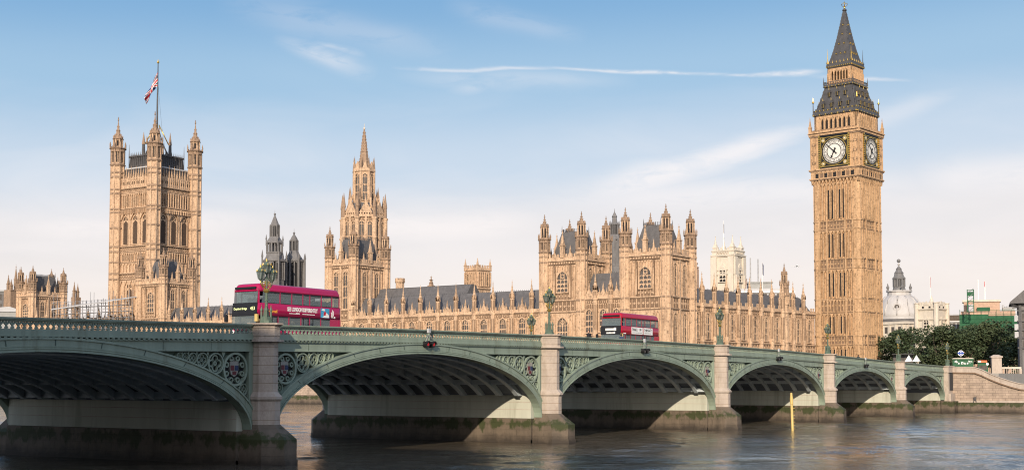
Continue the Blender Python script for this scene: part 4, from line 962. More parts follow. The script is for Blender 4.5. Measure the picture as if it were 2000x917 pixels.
    pb.frus(0, 0, 8, .42, .18, 96.2, 135.4, 'iron', smooth=True); part('pole', pb, fp); gb = MB(zoff=-96.2); gb.ball(0, 0, 135.7, .5, 'gold', 8, 6); gb.frus(0, 0, 6, .3, .05, 136, 136.9, 'gold'); part('finial', gb, fp)
    lm = MB(zoff=-96.2)
    for s in (-1, 1): lm.tube([(.1 * s, .1, 128), (1.0 * s + .8, -.6 * s, 110), (4.2 * s * .7, -3 * s * .7, 98)], .045, 'black', 4)
    part('stay', lm, fp)
    # the flag, half furled in light wind: sixty by thirty little cloth faces coloured after its crosses
    NX, NY = 44, 22; vm = MB(zoff=-131.6); rows = []
    for j in range(NY + 1):
        row = []
        for i in range(NX + 1):
            u, v = i / NX, j / NY                                          # u from hoist to fly, v from foot to head
            s = u ** 1.1; hang = 1 - .78 * min(1, u * 1.25)
            px, pz = -4.6 * s - .5 * s * v, 131.6 - 5.6 + 5.4 * v * hang - 9.6 * s ** 1.1 * (1 - .2 * v) + (1 - hang) * 2.6
            py = .9 * sin(u * 9 + v * 3.2) * (.25 + u) + .5 * sin(v * 11 + u * 4) * (.3 + .7 * u)
            a = R(57); row.append(vm.P(px * cos(a) * 1.0 + py * sin(a), -px * sin(a) * -1 * -1 + py * cos(a), pz))
        rows.append(row)
    for j in range(NY):
        for i in range(NX):
            X, Y = (i + .5) / NX * 60, (j + .5) / NY * 30; dx, dy = X - 30, Y - 15
            d1, d2 = (dy - dx / 2) / sqrt(1.25), (dy + dx / 2) / sqrt(1.25)
            mm = 'flag_blue'
            if abs(d1) < 3 or abs(d2) < 3: mm = 'flag_white'
            if abs(d1) < 1.3 or abs(d2) < 1.3: mm = 'flag_red'
            if abs(dx) < 5 or abs(dy) < 5: mm = 'flag_white'
            if abs(dx) < 3 or abs(dy) < 3: mm = 'flag_red'
            vm.F([rows[j][i], rows[j][i + 1], rows[j + 1][i + 1], rows[j + 1][i]], mm, True)
    f = single('flag', vm, 'drooping red white and blue flag on the tallest flagpole', 'flag', (103.5 + c - .2, 330.6 + c - .1, 131.6))
    so = f.modifiers.new("thickness", 'SOLIDIFY'); so.thickness = .03
flag_tower()

# ------------------------------------------------------------------ the central octagonal spire
def central_spire():
    t = thing('central_spire', 'tall octagonal stone lantern and needle spire in the middle of the palace', 'tower', (92, 215, G)); z = lambda v: v - G; m = 'stone'; ro = pi / 8
    mb = MB(); mb.frus(0, 0, 8, 7.4, 7.2, z(20), z(61.4), m, ro)
    mb.frus(0, 0, 8, 7.7, 7.7, z(60.6), z(61.5), m, ro); mb.frus(0, 0, 8, 7.7, 7.7, z(47.6), z(48.4), m, ro)
    mb.frus(0, 0, 8, 6.6, 3.9, z(61.5), z(66.0), 'slate', ro)
    wl = []; R1 = 7.25
    for k in range(8):
        tm = 2 * pi * (k + .5) / 8 + ro; ap = R1 * cos(pi / 8); w = R1 * sin(pi / 8); mb.at(ap * cos(tm), ap * sin(tm), 0, tm + pi / 2)
        for s in (-.5, .5): wl.append((ap * cos(tm) - s * w * cos(tm + pi / 2) * -1, ap * sin(tm) + s * w * sin(tm + pi / 2), tm + pi / 2))
        mb.box(-.3, .3, -.45, .02, z(40), z(60.6), m); lozenges(mb, -w, w, z(59.3), z(60.6), 6, m); merlons(mb, -w, w, -.2, z(61.5), m, .45, .35, .8)
        mb.prism([(-w * .8, z(62)), (w * .8, z(62)), (0, z(66.2))], -.25, .3, m); mb.frus(0, 0, 4, .3, .02, z(65.6), z(68.4), m)
    mb.at(); part('lower_lantern', mb, t)
    wm = window_mesh(1.5, 8.8, 2, 2, True, m, 'glass', .3, .4)
    for x, y, r in wl: link('window', wm, t, (x, y, z(50.3)), r)
    pm = MB()
    for k in range(8):
        a = 2 * pi * k / 8 + ro; x, y = 7.5 * cos(a), 7.5 * sin(a)
        pm.frus(x, y, 8, .85, .8, z(30), z(60), m, a); pm.frus(x, y, 8, 1.0, 1.0, z(53.6), z(54.2), m, a); pm.frus(x, y, 8, 1.0, 1.0, z(60), z(60.6), m, a); pm.frus(x, y, 8, .62, .55, z(60.6), z(64), 'stone_old', a); pm.frus(x, y, 8, .72, .04, z(64), z(69), 'stone_old', a)
        for q in (65, 66.2): pm.frus(x, y, 8, .62 - (q - 64) * .1, .2, z(q), z(q) + .35, 'stone_old', 0)
        x2, y2 = 5.0 * cos(a), 5.0 * sin(a); pm.frus(x2, y2, 4, .4, .35, z(62), z(67.5), m, a); pm.frus(x2, y2, 4, .45, .02, z(67.5), z(71.3), 'stone_old', a)
        pm.tube([(x, y, z(61.5)), (x2, y2, z(65.2)), (3.9 * cos(a), 3.9 * sin(a), z(69))], .22, m, 4)
    part('buttress', pm, t)
    lb = MB(); r = 3.55; lb.frus(0, 0, 8, r, r, z(61), z(77.0), m, ro); wl = []
    for q in (65.6, 76.4): lb.frus(0, 0, 8, r * 1.14, r * 1.14, z(q), z(q) + .5, m, ro)
    for k in range(8):
        a = 2 * pi * k / 8 + ro; x, y = r * cos(a), r * sin(a); lb.frus(x, y, 8, .48, .42, z(61), z(77.4), m, a); lb.frus(x, y, 8, .42, .03, z(77.4), z(81.6), 'stone_old', a)
        tm = a + pi / 8; ap = r * cos(pi / 8); wl.append((ap * cos(tm), ap * sin(tm), tm + pi / 2)); lb.at(ap * cos(tm), ap * sin(tm), 0, tm + pi / 2)
        lb.prism([(-1.15, z(76.9)), (1.15, z(76.9)), (0, z(79.8))], -.3, .3, m); lb.box(-1.1, 1.1, -.06, .0, z(62), z(65.4), 'stone_dark'); ribs(lb, -1.0, 1.0, z(62), z(65.5), 3, .12, .18, True, m); lb.at()
    ln = part('upper_lantern', lb, t)
    wm = window_mesh(1.55, 9.0, 2, 3, True, m, 'glass', .2, .35)
    for x, y, r_ in wl: link('window', wm, ln, (x, y, z(66.6)), r_)
    sp = MB(); sp.lathe(0, 0, 8, [(2.7, z(77)), (2.15, z(78.6)), (1.62, z(80.2)), (1.28, z(83)), (.2, z(91.4))], 'stone_old', ro)
    for q, rr in ((80.0, 1.8), (83.4, 1.36), (86, 1.0), (88.4, .66)): sp.frus(0, 0, 8, rr, rr * .92, z(q), z(q) + .35, 'stone_old', ro)
    for k in range(8):
        a = 2 * pi * k / 8 + ro
        for q in range(9): zz = 81 + q * 1.1; rr = 1.55 - (zz - 80.2) / 11 * 1.3; sp.frus(rr * cos(a), rr * sin(a), 4, .2, .04, z(zz), z(zz) + .5, 'stone_old', a)
    sp.ball(0, 0, z(91.4), .4, 'stone_pale', 8, 5); sp.frus(0, 0, 6, .14, .04, z(91.6), z(93.2), 'stone_pale'); part('spire', sp, t)
central_spire()

# ------------------------------------------------------------------ the clock tower
def clock_tower():
    t = thing('clock_tower', 'tall golden clock tower with white dials and dark pointed spire', 'clock tower', (99.7, 51.0, G), R(-8.3)); z = lambda v: v - G; m = 'stone_gold'
    H = 6.75
    def faces(h): return [(-h, -h, 0), (-h, h, R(-90)), (h, h, R(180)), (h, -h, R(90))]
    mb = MB(); mb.box(-H + .35, H - .35, -H + .35, H - .35, -.6, z(60.6), m)
    bands = [(47.0, 49.0), (36.4, 38.6), (24.6, 27.9), (15.8, 17.9)]; wins = []
    for k, (fx, fy, fr) in enumerate(faces(H)):
        mb.at(fx - .35 * sin(fr), fy + .35 * cos(fr), 0, fr); L = 2 * H; a, b = 1.9, L - 1.9
        for q0, q1 in bands:
            string(mb, a, b, z(q0) - .3, .4, .35, m); string(mb, a, b, z(q1), .4, .38, m); lozenges(mb, a, b, z(q0) + .1, z(q1), 10, m)
            if q1 - q0 > 3:
                ribs(mb, a, b, z(q0) + .1, z(q1), 10, .2, .3, True, m)
                for q in range(10): c = a + (q + .5) * (b - a) / 10; mb.box(c - .3, c + .3, -.06, .0, z(q0) + .5, z(q1) - .9, 'stone_dark')
        lev = [(1.5, 15.4), (18.4, 24.2), (28.4, 36.0), (39.0, 46.6), (49.5, 59.6)]
        n = 9; st = (b - a) / n
        for q0, q1 in lev:
            ribs(mb, a, b, z(q0), z(q1), n, .26, .36, True, m)
            for q in range(n):
                c = a + (q + .5) * st; mb.box(c - .05, c + .05, -.16, .0, z(q0), z(q1) - .5, m)
                if q in (2, 3, 5, 6): mb.box(c - .2, c + .2, -.19, .0, z(q0) + .4, z(q1) - (1.9 if q1 > 50 else .9), 'void')
                else:
                    for w in range(1, 4): mb.box(c - st / 2, c + st / 2, -.13, 0, z(q0 + (q1 - q0) * w / 4) - .06, z(q0 + (q1 - q0) * w / 4) + .06, m)
        for q in (a, a + 2 * st, b - 2 * st, b): mb.box(q - .2, q + .2, -.55, 0, 0, z(59.6), m)
        string(mb, 0, L, 1.0, .6, .5, m)
    part('shaft', mb, t)
    # octagonal corner buttresses
    bm = MB(); bm.frus(0, 0, 8, 1.28, 1.28, -.6, z(60.4), m, pi / 8)
    for k in range(8):
        a = 2 * pi * k / 8 + pi / 8; bm.at(1.28 * cos(a), 1.28 * sin(a), 0, a); bm.box(-.05, .12, -.11, .11, -.5, z(60.2), m)
    bm.at()
    for q0, q1 in bands:
        for q in (q0 - .3, q1): bm.frus(0, 0, 8, 1.5, 1.5, z(q), z(q) + .4, m, pi / 8)
    for q in range(20): bm.frus(0, 0, 8, 1.34, 1.34, z(8 + q * 2.6), z(8 + q * 2.6) + .14, m, pi / 8)
    me = bm.mesh('corner_buttress')
    for sx in (-1, 1):
        for sy in (-1, 1): link('corner_buttress', me, t, (sx * (H - 1.1), sy * (H - 1.1), 0))
    # clock stage
    h = 7.15; cm = MB(); cm.box(-h, h, -h, h, z(60.8), z(73.2), m)
    for k, (fx, fy, fr) in enumerate(faces(h)):
        cm.at(fx, fy, 0, fr); L = 2 * h
        for q in range(14): c = .5 + q * (L - 1) / 13; cm.prism([(c - .4, z(60.8)), (c + .4, z(60.8)), (c, z(59.4))][::-1], .0, .9, m)
        string(cm, -.2, L + .2, z(60.6), .5, .35, m); string(cm, -.25, L + .25, z(63.0), .6, .5, m)
        for q in range(9):
            c = 1.3 + (q + .5) * (L - 2.6) / 9; cm.box(c - .45, c + .45, -.05, .02, z(61.2), z(62.4), 'stone_dark' if q % 2 else 'void'); cm.prism([(c - .7, z(62.2)), (c, z(62.95)), (c - .7, z(62.95))], -.2, .02, m); cm.prism([(c + .7, z(62.2)), (c + .7, z(62.95)), (c, z(62.95))], -.2, .02, m); cm.box(c - .75, c - .55, -.22, .02, z(61.0), z(63), m)
        string(cm, -.2, L + .2, z(72.4), .8, .45, m); string(cm, -.15, L + .15, z(73.2), .5, .75, m); lozenges(cm, .2, L - .2, z(73.7), z(74.4), 16, m)
        cm.box(0, L, -.3, .3, z(73.6), z(74.0), m)
        for s in (1.05, L - 1.05):                                           # carved quatrefoils on the corner piers
            for q in (65.4, 67.8, 70.4): cm.box(s - .62, s + .62, -.06, .02, z(q) - .35, z(q) + .35, 'stone_dark'); cm.prism([(s - .5, z(q)), (s, z(q) - .3), (s + .5, z(q)), (s, z(q) + .3)], -.14, .0, m)
            for w in (-.85, 0, .85): cm.box(s + w - .06, s + w + .06, -.16, .0, z(63.6), z(72.4), m)
    part('clock_stage', cm, t)
    # dials
    def make_dial():
        d = MB(); q = 4.25
        d.box(-q, q, -.10, .10, -q, q, 'black')
        for s in (-1, 1):
            d.box(s * (q + .12) - .2, s * (q + .12) + .2, -.34, .1, -q - .3, q + .3, 'gold'); d.box(-q, q, -.33, .1, s * (q + .12) - .2, s * (q + .12) + .2, 'black')
            d.box(s * (q - .3) - .08, s * (q - .3) + .08, -.18, 0, -q, q, 'gold'); d.box(-q, q, -.17, 0, s * (q - .3) - .08, s * (q - .3) + .08, 'gold')
            for k in range(14): zz = -q + (k + .5) * 2 * q / 14; d.box(s * (q + .12) - .21, s * (q + .12) + .21, -.36, -.1, zz - .12, zz + .12, 'black')
            for u in (-1, 1):
                d.ring(s * 3.2, u * 3.2, .12, .62, -.17, 0, 'gold', 14); d.ring(s * 3.2, u * 3.2, .0, .2, -.19, 0, 'dial', 10)
                for k in range(6): a = k * pi / 3; d.disc(s * 3.2 + .42 * cos(a), u * 3.2 + .42 * sin(a), .08, -.2, 0, 'stone_pale', 6)
        d.ring(0, 0, 3.42, 3.62, -.26, 0, 'black', 48); d.ring(0, 0, 3.62, 3.78, -.22, 0, 'gold', 48)
        fr = d.mesh('dial_frame')
        d = MB(); d.disc(0, 0, 3.44, -.16, .0, 'dial', 56); dl = d.mesh('dial')
        d = MB()
        for rr, w in ((3.36, .04), (2.95, .05), (2.10, .05), (1.98, .03)): d.ring(0, 0, rr - w, rr + w, -.20, -.1, 'black', 48)
        for k in range(60):
            a = k * pi / 30; r0, r1 = (2.95, 3.36); ca, sa = cos(a), sin(a); w = .05 if k % 5 else .1
            d.prism([(r0 * ca + w * sa, r0 * sa - w * ca), (r1 * ca + w * sa, r1 * sa - w * ca), (r1 * ca - w * sa, r1 * sa + w * ca), (r0 * ca - w * sa, r0 * sa + w * ca)], -.19, -.1, 'black')
        for k in range(12):                                                  # the iron glazing spokes
            a = k * pi / 6 + pi / 12; ca, sa = cos(a), sin(a); w = .03
            d.prism([(2.05 * ca + w * sa, 2.05 * sa - w * ca), (2.95 * ca + w * sa, 2.95 * sa - w * ca), (2.95 * ca - w * sa, 2.95 * sa + w * ca), (2.05 * ca - w * sa, 2.05 * sa + w * ca)], -.19, -.1, 'black')
        rg = d.mesh('minute_ring')
        def hand(length, tail, w, pear):
            e = MB(); e.prism([(-w, -tail), (w, -tail), (w * 1.1, 0), (w * .45, length), (-w * .45, length), (-w * 1.1, 0)], -.32, -.26, 'black'); e.disc(0, 0, w * 2.1, -.34, -.22, 'black', 14)
            e.prism([(0, -tail - w * 1.5), (w * 2.2, -tail), (0, -tail + w * 1.5), (-w * 2.2, -tail)], -.33, -.25, 'black')
            if pear: e.prism([(0, length * .55), (w * 2, length * .78), (0, length), (-w * 2, length * .78)], -.325, -.255, 'black')
            return e.mesh('hand')
        return fr, dl, rg, hand(1.95, .75, .17, True), hand(3.15, .95, .12, False)
    fr, dl, rg, hh, mh = make_dial(); nums = None
    for k, (fx, fy, a) in enumerate(faces(h)):
        cx, cy = fx + h * cos(a), fy + h * sin(a); d = link('clock_face', fr, t, (cx, cy, z(68.1)), a)
        link('dial', dl, d); link('minute_ring', rg, d)
        if nums is None:
            nums = []
            for q, s in enumerate(('XII', 'I', 'II', 'III', 'IIII', 'V', 'VI', 'VII', 'VIII', 'IX', 'X', 'XI')):
                b = -q * pi / 6; o = letters('numeral', s, .98, 'black', d, (2.52 * sin(-b), -.165, 2.52 * cos(b)), (R(90), -b, 0), .02, 'CENTER', .85); nums.append((o.data, tuple(o.location), tuple(o.rotation_euler)))
        elif k == 3 or k == 2 or k == 1 or k == 0:
            for me_, lo, ro_ in nums: o = link('numeral', me_, d, lo); o.rotation_euler = ro_; o.scale = (.85, 1, 1)
        o = link('hour_hand', hh, d); o.rotation_euler = (0, R(206), 0)
        o = link('minute_hand', mh, d, (0, -.06, 0)); o.rotation_euler = (0, R(-47), 0)
    # belfry arcade
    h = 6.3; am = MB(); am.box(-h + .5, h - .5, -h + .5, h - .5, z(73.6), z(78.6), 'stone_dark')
    for k, (fx, fy, fr) in enumerate(faces(h)):
        am.at(fx, fy, 0, fr); L = 2 * h
        am.box(0, 1.75, 0, .6, z(73.6), z(78.4), m); am.box(L - 1.75, L, 0, .6, z(73.6), z(78.4), m); am.box(1.75, L - 1.75, .02, .6, z(77.6), z(78.4), m); am.box(1.75, L - 1.75, .1, .6, z(73.6), z(74.5), m)
        n = 7; st = (L - 3.5) / n
        for q in range(n + 1): c = 1.75 + q * st; am.box(c - .22, c + .22, -.12, .6, z(74), z(77.8), m); am.frus(c, -.1, 4, .2, .02, z(77.6), z(78.5), m)
        for q in range(n):
            c = 1.75 + (q + .5) * st; am.box(c - st / 2 + .2, c + st / 2 - .2, .42, .52, z(74.5), z(77.6), 'void')
            am.prism([(c - st / 2 + .2, z(76.6)), (c, z(77.62)), (c - st / 2 + .2, z(77.62))], .0, .5, m); am.prism([(c + st / 2 - .2, z(76.6)), (c + st / 2 - .2, z(77.62)), (c, z(77.62))], .0, .5, m)
    part('belfry', am, t)
    # lower iron roof with eaves and dormers
    rm = MB(); prof = [(6.4, 78.3), (6.7, 78.8), (6.5, 79.6), (6.0, 79.9), (5.5, 81.2), (4.95, 83.0), (4.42, 85.0), (4.05, 86.6)]; s2 = sqrt(2)
    rm.lathe(0, 0, 4, [(r * s2, z(q)) for r, q in prof], 'iron', pi / 4)
    for k, (fx, fy, fr) in enumerate(faces(6.5)):
        rm.at(fx, fy, 0, fr)
        for q in range(22): c = .2 + q * (12.6) / 21; rm.box(c - .13, c + .13, -.12, .3, z(79.55), z(79.95), 'gold' if q % 2 else 'iron'); rm.box(c - .2, c + .2, -.24, 0, z(78.45), z(78.8), 'gold' if q % 3 == 0 else 'iron')
    rm.at()
    for sx, sy in ((-1, -1), (-1, 1), (1, -1), (1, 1)):                       # hip rolls with crockets
        rm.tube([(sx * r, sy * r, z(q)) for r, q in prof[3:]], .17, 'iron', 6)
        for r, q in prof[3:]: rm.frus(sx * r, sy * r, 4, .3, .08, z(q), z(q) + .6, 'iron')
    lr = part('lower_roof', rm, t)
    dm = MB(); dm.box(-.34, .34, -.5, .9, 0, 1.15, 'iron'); dm.box(-.2, .2, -.53, -.45, .1, 1.0, 'void'); dm.prism([(-.5, 1.1), (.5, 1.1), (0, 2.05)], -.58, .9, 'iron'); dm.box(-.28, -.2, -.56, -.45, 0, 1.1, 'gold'); dm.box(.2, .28, -.56, -.45, 0, 1.1, 'gold'); dm.frus(0, -.5, 4, .12, .02, 1.9, 2.6, 'gold')
    me = dm.mesh('dormer')
    for k in range(4):
        fr = R(-90 * k)
        for zz, r, xs in ((80.5, 5.72, (-3.7, -1.25, 1.25, 3.7)), (83.6, 4.74, (-2.35, 0, 2.35))):
            for x in xs: link('dormer', me, lr, (x * cos(fr) + r * sin(fr), x * sin(fr) - r * cos(fr), z(zz)), fr)
    # open lantern stage
    g = MB(); g.box(-4.35, 4.35, -4.35, 4.35, z(86.5), z(87.1), 'iron')
    for k, (fx, fy, fr) in enumerate(faces(4.35)):
        g.at(fx, fy, 0, fr)
        for q in range(18): c = q * 8.7 / 17; g.box(c - .06, c + .06, -.02, .08, z(87.1), z(87.9), 'iron'); g.box(c - .12, c + .12, -.2, 0, z(86.5), z(86.8), 'gold' if q % 2 else 'iron')
        g.box(0, 8.7, -.03, .09, z(87.8), z(87.95), 'iron'); g.frus(0, 0, 4, .22, .03, z(87.1), z(89.3), 'iron')
    g.at(); h = 3.45; g.box(-h + .9, h - .9, -h + .9, h - .9, z(87), z(88.4), 'stone_dark')
    for k, (fx, fy, fr) in enumerate(faces(h)):
        g.at(fx, fy, 0, fr); n = 8; st = 2 * h / n
        for q in range(n + 1): c = q * st; g.box(c - .13, c + .13, -.13, .25, z(87), z(91.6), m); g.box(c - .06, c + .06, -.3, -.1, z(87), z(90.4), m)
        for q in range(n):
            c = (q + .5) * st
            g.prism([(c - st / 2 + .1, z(90.3)), (c, z(91.1)), (c - st / 2 + .1, z(91.1))], 0, .22, m); g.prism([(c + st / 2 - .1, z(90.3)), (c + st / 2 - .1, z(91.1)), (c, z(91.1))], 0, .22, m)
            if q in (0, 7): g.box(c - st / 2, c + st / 2, .05, .2, z(87), z(91), m)
        g.box(0, 2 * h, -.03, .25, z(91.0), z(91.9), m); g.box(0, 2 * h, .0, .2, z(87), z(88.3), m)
    g.at(); g.lathe(0, 0, 4, [(h * s2 * .98, z(91.6)), (3.65 * s2, z(91.8)), (3.85 * s2, z(92.3)), (3.7 * s2, z(93.1)), (3.3 * s2, z(93.2))], 'iron', pi / 4)
    g.frus(0, 0, 12, .9, .5, z(88.4), z(91.6), 'void')
    part('lantern', g, t)
    sp = MB(); prof = [(3.35, 93.1), (2.85, 94.6), (2.25, 97.0), (1.6, 100.2), (.95, 104.0), (.45, 107.2), (.28, 108.2)]
    sp.lathe(0, 0, 4, [(r * s2, z(q)) for r, q in prof], 'iron', pi / 4)
    for sx, sy in ((-1, -1), (-1, 1), (1, -1), (1, 1)):
        sp.tube([(sx * r, sy * r, z(q)) for r, q in prof], .13, 'iron', 5, .06)
        for q in range(16): zz = 93.4 + q * .9; r = [p[0] + (n_[0] - p[0]) * (zz - p[1]) / (n_[1] - p[1]) for p, n_ in zip(prof, prof[1:]) if p[1] <= zz <= n_[1]][0]; sp.frus(sx * r, sy * r, 4, .16, .03, z(zz), z(zz) + .4, 'iron')
        sp.frus(sx * 3.5, sy * 3.5, 4, .16, .02, z(93), z(97.2), 'gold' if sx < 0 else 'iron')
    for k, (fx, fy, fr) in enumerate(faces(3.7)):
        sp.at(fx, fy, 0, fr)
        for q in range(14): c = q * 7.4 / 13; sp.frus(c, 0, 4, .16, .02, z(93.1), z(93.8), 'gold' if q % 2 else 'iron'); sp.box(c - .1, c + .1, -.2, .0, z(92.0), z(92.3), 'gold')
        sp.at(0, 0, 0, fr)
        for zz, r, xs in ((95.6, 2.65, (-1.3, 0, 1.3)), (98.4, 2.0, (-.75, .75)), (101.2, 1.45, (0,)), (103.8, 1.0, (0,))):
            for x in xs: sp.box(x - .12, x + .12, -r - .22, -r + .3, z(zz), z(zz) + .35, 'gold'); sp.prism([(x - .2, z(zz) + .35), (x + .2, z(zz) + .35), (x, z(zz) + .75)], -r - .25, -r + .3, 'iron')
    part('spire', sp, t)
    fm = MB(); fm.lathe(0, 0, 8, [(.35, z(108)), (.62, z(108.1)), (.66, z(108.3)), (.4, z(108.55)), (.2, z(108.7))], 'iron'); fm.ball(0, 0, z(108.9), .30, 'gold', 8, 5); fm.tube([(0, 0, z(108.6)), (0, 0, z(110.7))], .07, 'gold', 5)
    for k in range(4):
        a = k * pi / 2 + .4; fm.tube([(0, 0, z(109.2)), (.65 * cos(a), .65 * sin(a), z(109.5)), (.85 * cos(a), .85 * sin(a), z(109.9)), (.3 * cos(a), .3 * sin(a), z(110.2))], .09, 'gold', 4)
    fm.box(-.5, .5, -.05, .05, z(110.25), z(110.4), 'gold'); part('finial', fm, t)
    pm = MB(); pm.frus(0, 0, 6, .14, .10, 0, 3.2, 'iron'); pm.ball(0, 0, 3.3, .34, 'gold', 8, 5); pm.frus(0, 0, 6, .08, .02, 3.5, 4.6, 'gold'); me = pm.mesh('gilt_finial')
    qm = MB(); pinnacle(qm, 0, 0, 0, .7, 5.2, m); qm.tube([(0, 0, .4), (-.5, -.5, .5), (-.75, -.75, .3)], .12, m, 5); me2 = qm.mesh('corner_pinnacle')
    for k in range(4):
        a = pi / 4 + k * pi / 2; link('gilt_finial', me, t, (6.5 * s2 * cos(a), 6.5 * s2 * sin(a), z(79.0))); link('corner_pinnacle', me2, t, (7.15 * s2 * cos(a), 7.15 * s2 * sin(a), z(73.0)), a + R(135) + pi)
clock_tower()
# ------------------------------------------------------------------ river walls and approaches on the far bank
def zf(px, py, D): return far_point(px, py, D)[2]
def far_things():
    mb = MB(); x = 13.5
    mb.box(x - .9, x, 26.9, 900, -3, 2.3, 'wet'); mb.box(x - .6, x + .2, 26.9, 900, 2.3, 5.9, 'ashlar'); mb.box(x - .8, x + .3, 26.9, 900, 5.9, 6.15, 'granite'); mb.box(x - .5, x + .05, 26.9, 900, 6.15, 7.0, 'granite')
    single('terrace_wall', mb, 'sunlit stone river wall of the palace terrace seen under the arch', 'river wall')
    w = thing('embankment_wall', 'pale block stone river wall falling in a ramp at the right edge', 'river wall', (2.2, 0, 0))
    prof = [(-.9, 8.62), (-5.0, 8.55), (-6.2, 8.1), (-8.0, 7.2), (-9.6, 6.55), (-11.2, 6.0), (-13.0, 5.5), (-15.5, 5.3), (-400, 5.3)]
    mb = MB().at(0, 0, 0, R(-90))                                          # frame: x = -Y, -y = towards the river
    P_ = [(-y, z) for y, z in prof]
    mb.band([(p, 2.3) for p, _ in P_], [(p, z - 1.25) for p, z in P_], 0, 1.1, 'ashlar'); part('wall', mb, w)
    mb = MB().at(0, 0, 0, R(-90)); mb.band([(p, z - 1.25) for p, z in P_], [(p, z - 1.05) for p, z in P_], -.32, 1.2, 'stone_dark'); mb.band([(p, z - 1.05) for p, z in P_], [(p, z - .14) for p, z in P_], -.05, .5, 'granite'); mb.band([(p, z - .14) for p, z in P_], [(p, z) for p, z in P_], -.2, .65, 'granite'); part('parapet', mb, w)  # dark band draws the shadow line under the parapet
    mb = MB().at(0, 0, 0, R(-90)); mb.box(.9, 400, -.35, 1.2, 1.95, 2.32, 'granite'); mb.box(.9, 400, -.6, 1.1, -3, 1.95, 'wet'); part('plinth', mb, w)
    mb = MB(); mb.box(-.22, .22, -.25, .05, -.35, .35, 'iron'); mb.ring(0, -.5, .2, .3, -.3, -.1, 'iron', 12); single('mooring_ring', mb, 'small dark iron mooring ring on the pale block river wall', 'mooring ring', (2.0, -5.0, 2.6), R(-90))
    mb = MB(); mb.slab([(3.3, -9), (70, -9), (70, -1.02), (3.3, -1.02)], 4.2, 7.35, 'paving'); struct('pavement_by_the_steps', mb)
    mb = MB(); mb.box(-.19, .19, -.19, .19, -3, 4.05, 'yellow'); mb.v = []; mb.f = []; mb.m = []; mb.smooth = []
    p = far_point(1548, 838, 153.5); mb.frus(0, 0, 10, .15, .14, -3, 3.1, 'yellow', smooth=True); mb.frus(0, 0, 10, .19, .19, 3.1, 3.9, 'yellow'); mb.frus(0, 0, 10, .16, .12, 3.9, 4.45, 'yellow'); mb.box(.18, .32, -.05, .05, -1, 3.3, 'yellow')
    for k in range(8): mb.box(.3, .42, -.2, .2, .2 + k * .4, .25 + k * .4, 'yellow')
    o = single('mooring_pile', mb, 'slim yellow tide post standing in the river before the third arch', 'mooring post', (p[0], p[1], 0)); o.rotation_euler = (R(-1.2), R(-.8), 0)
far_things()

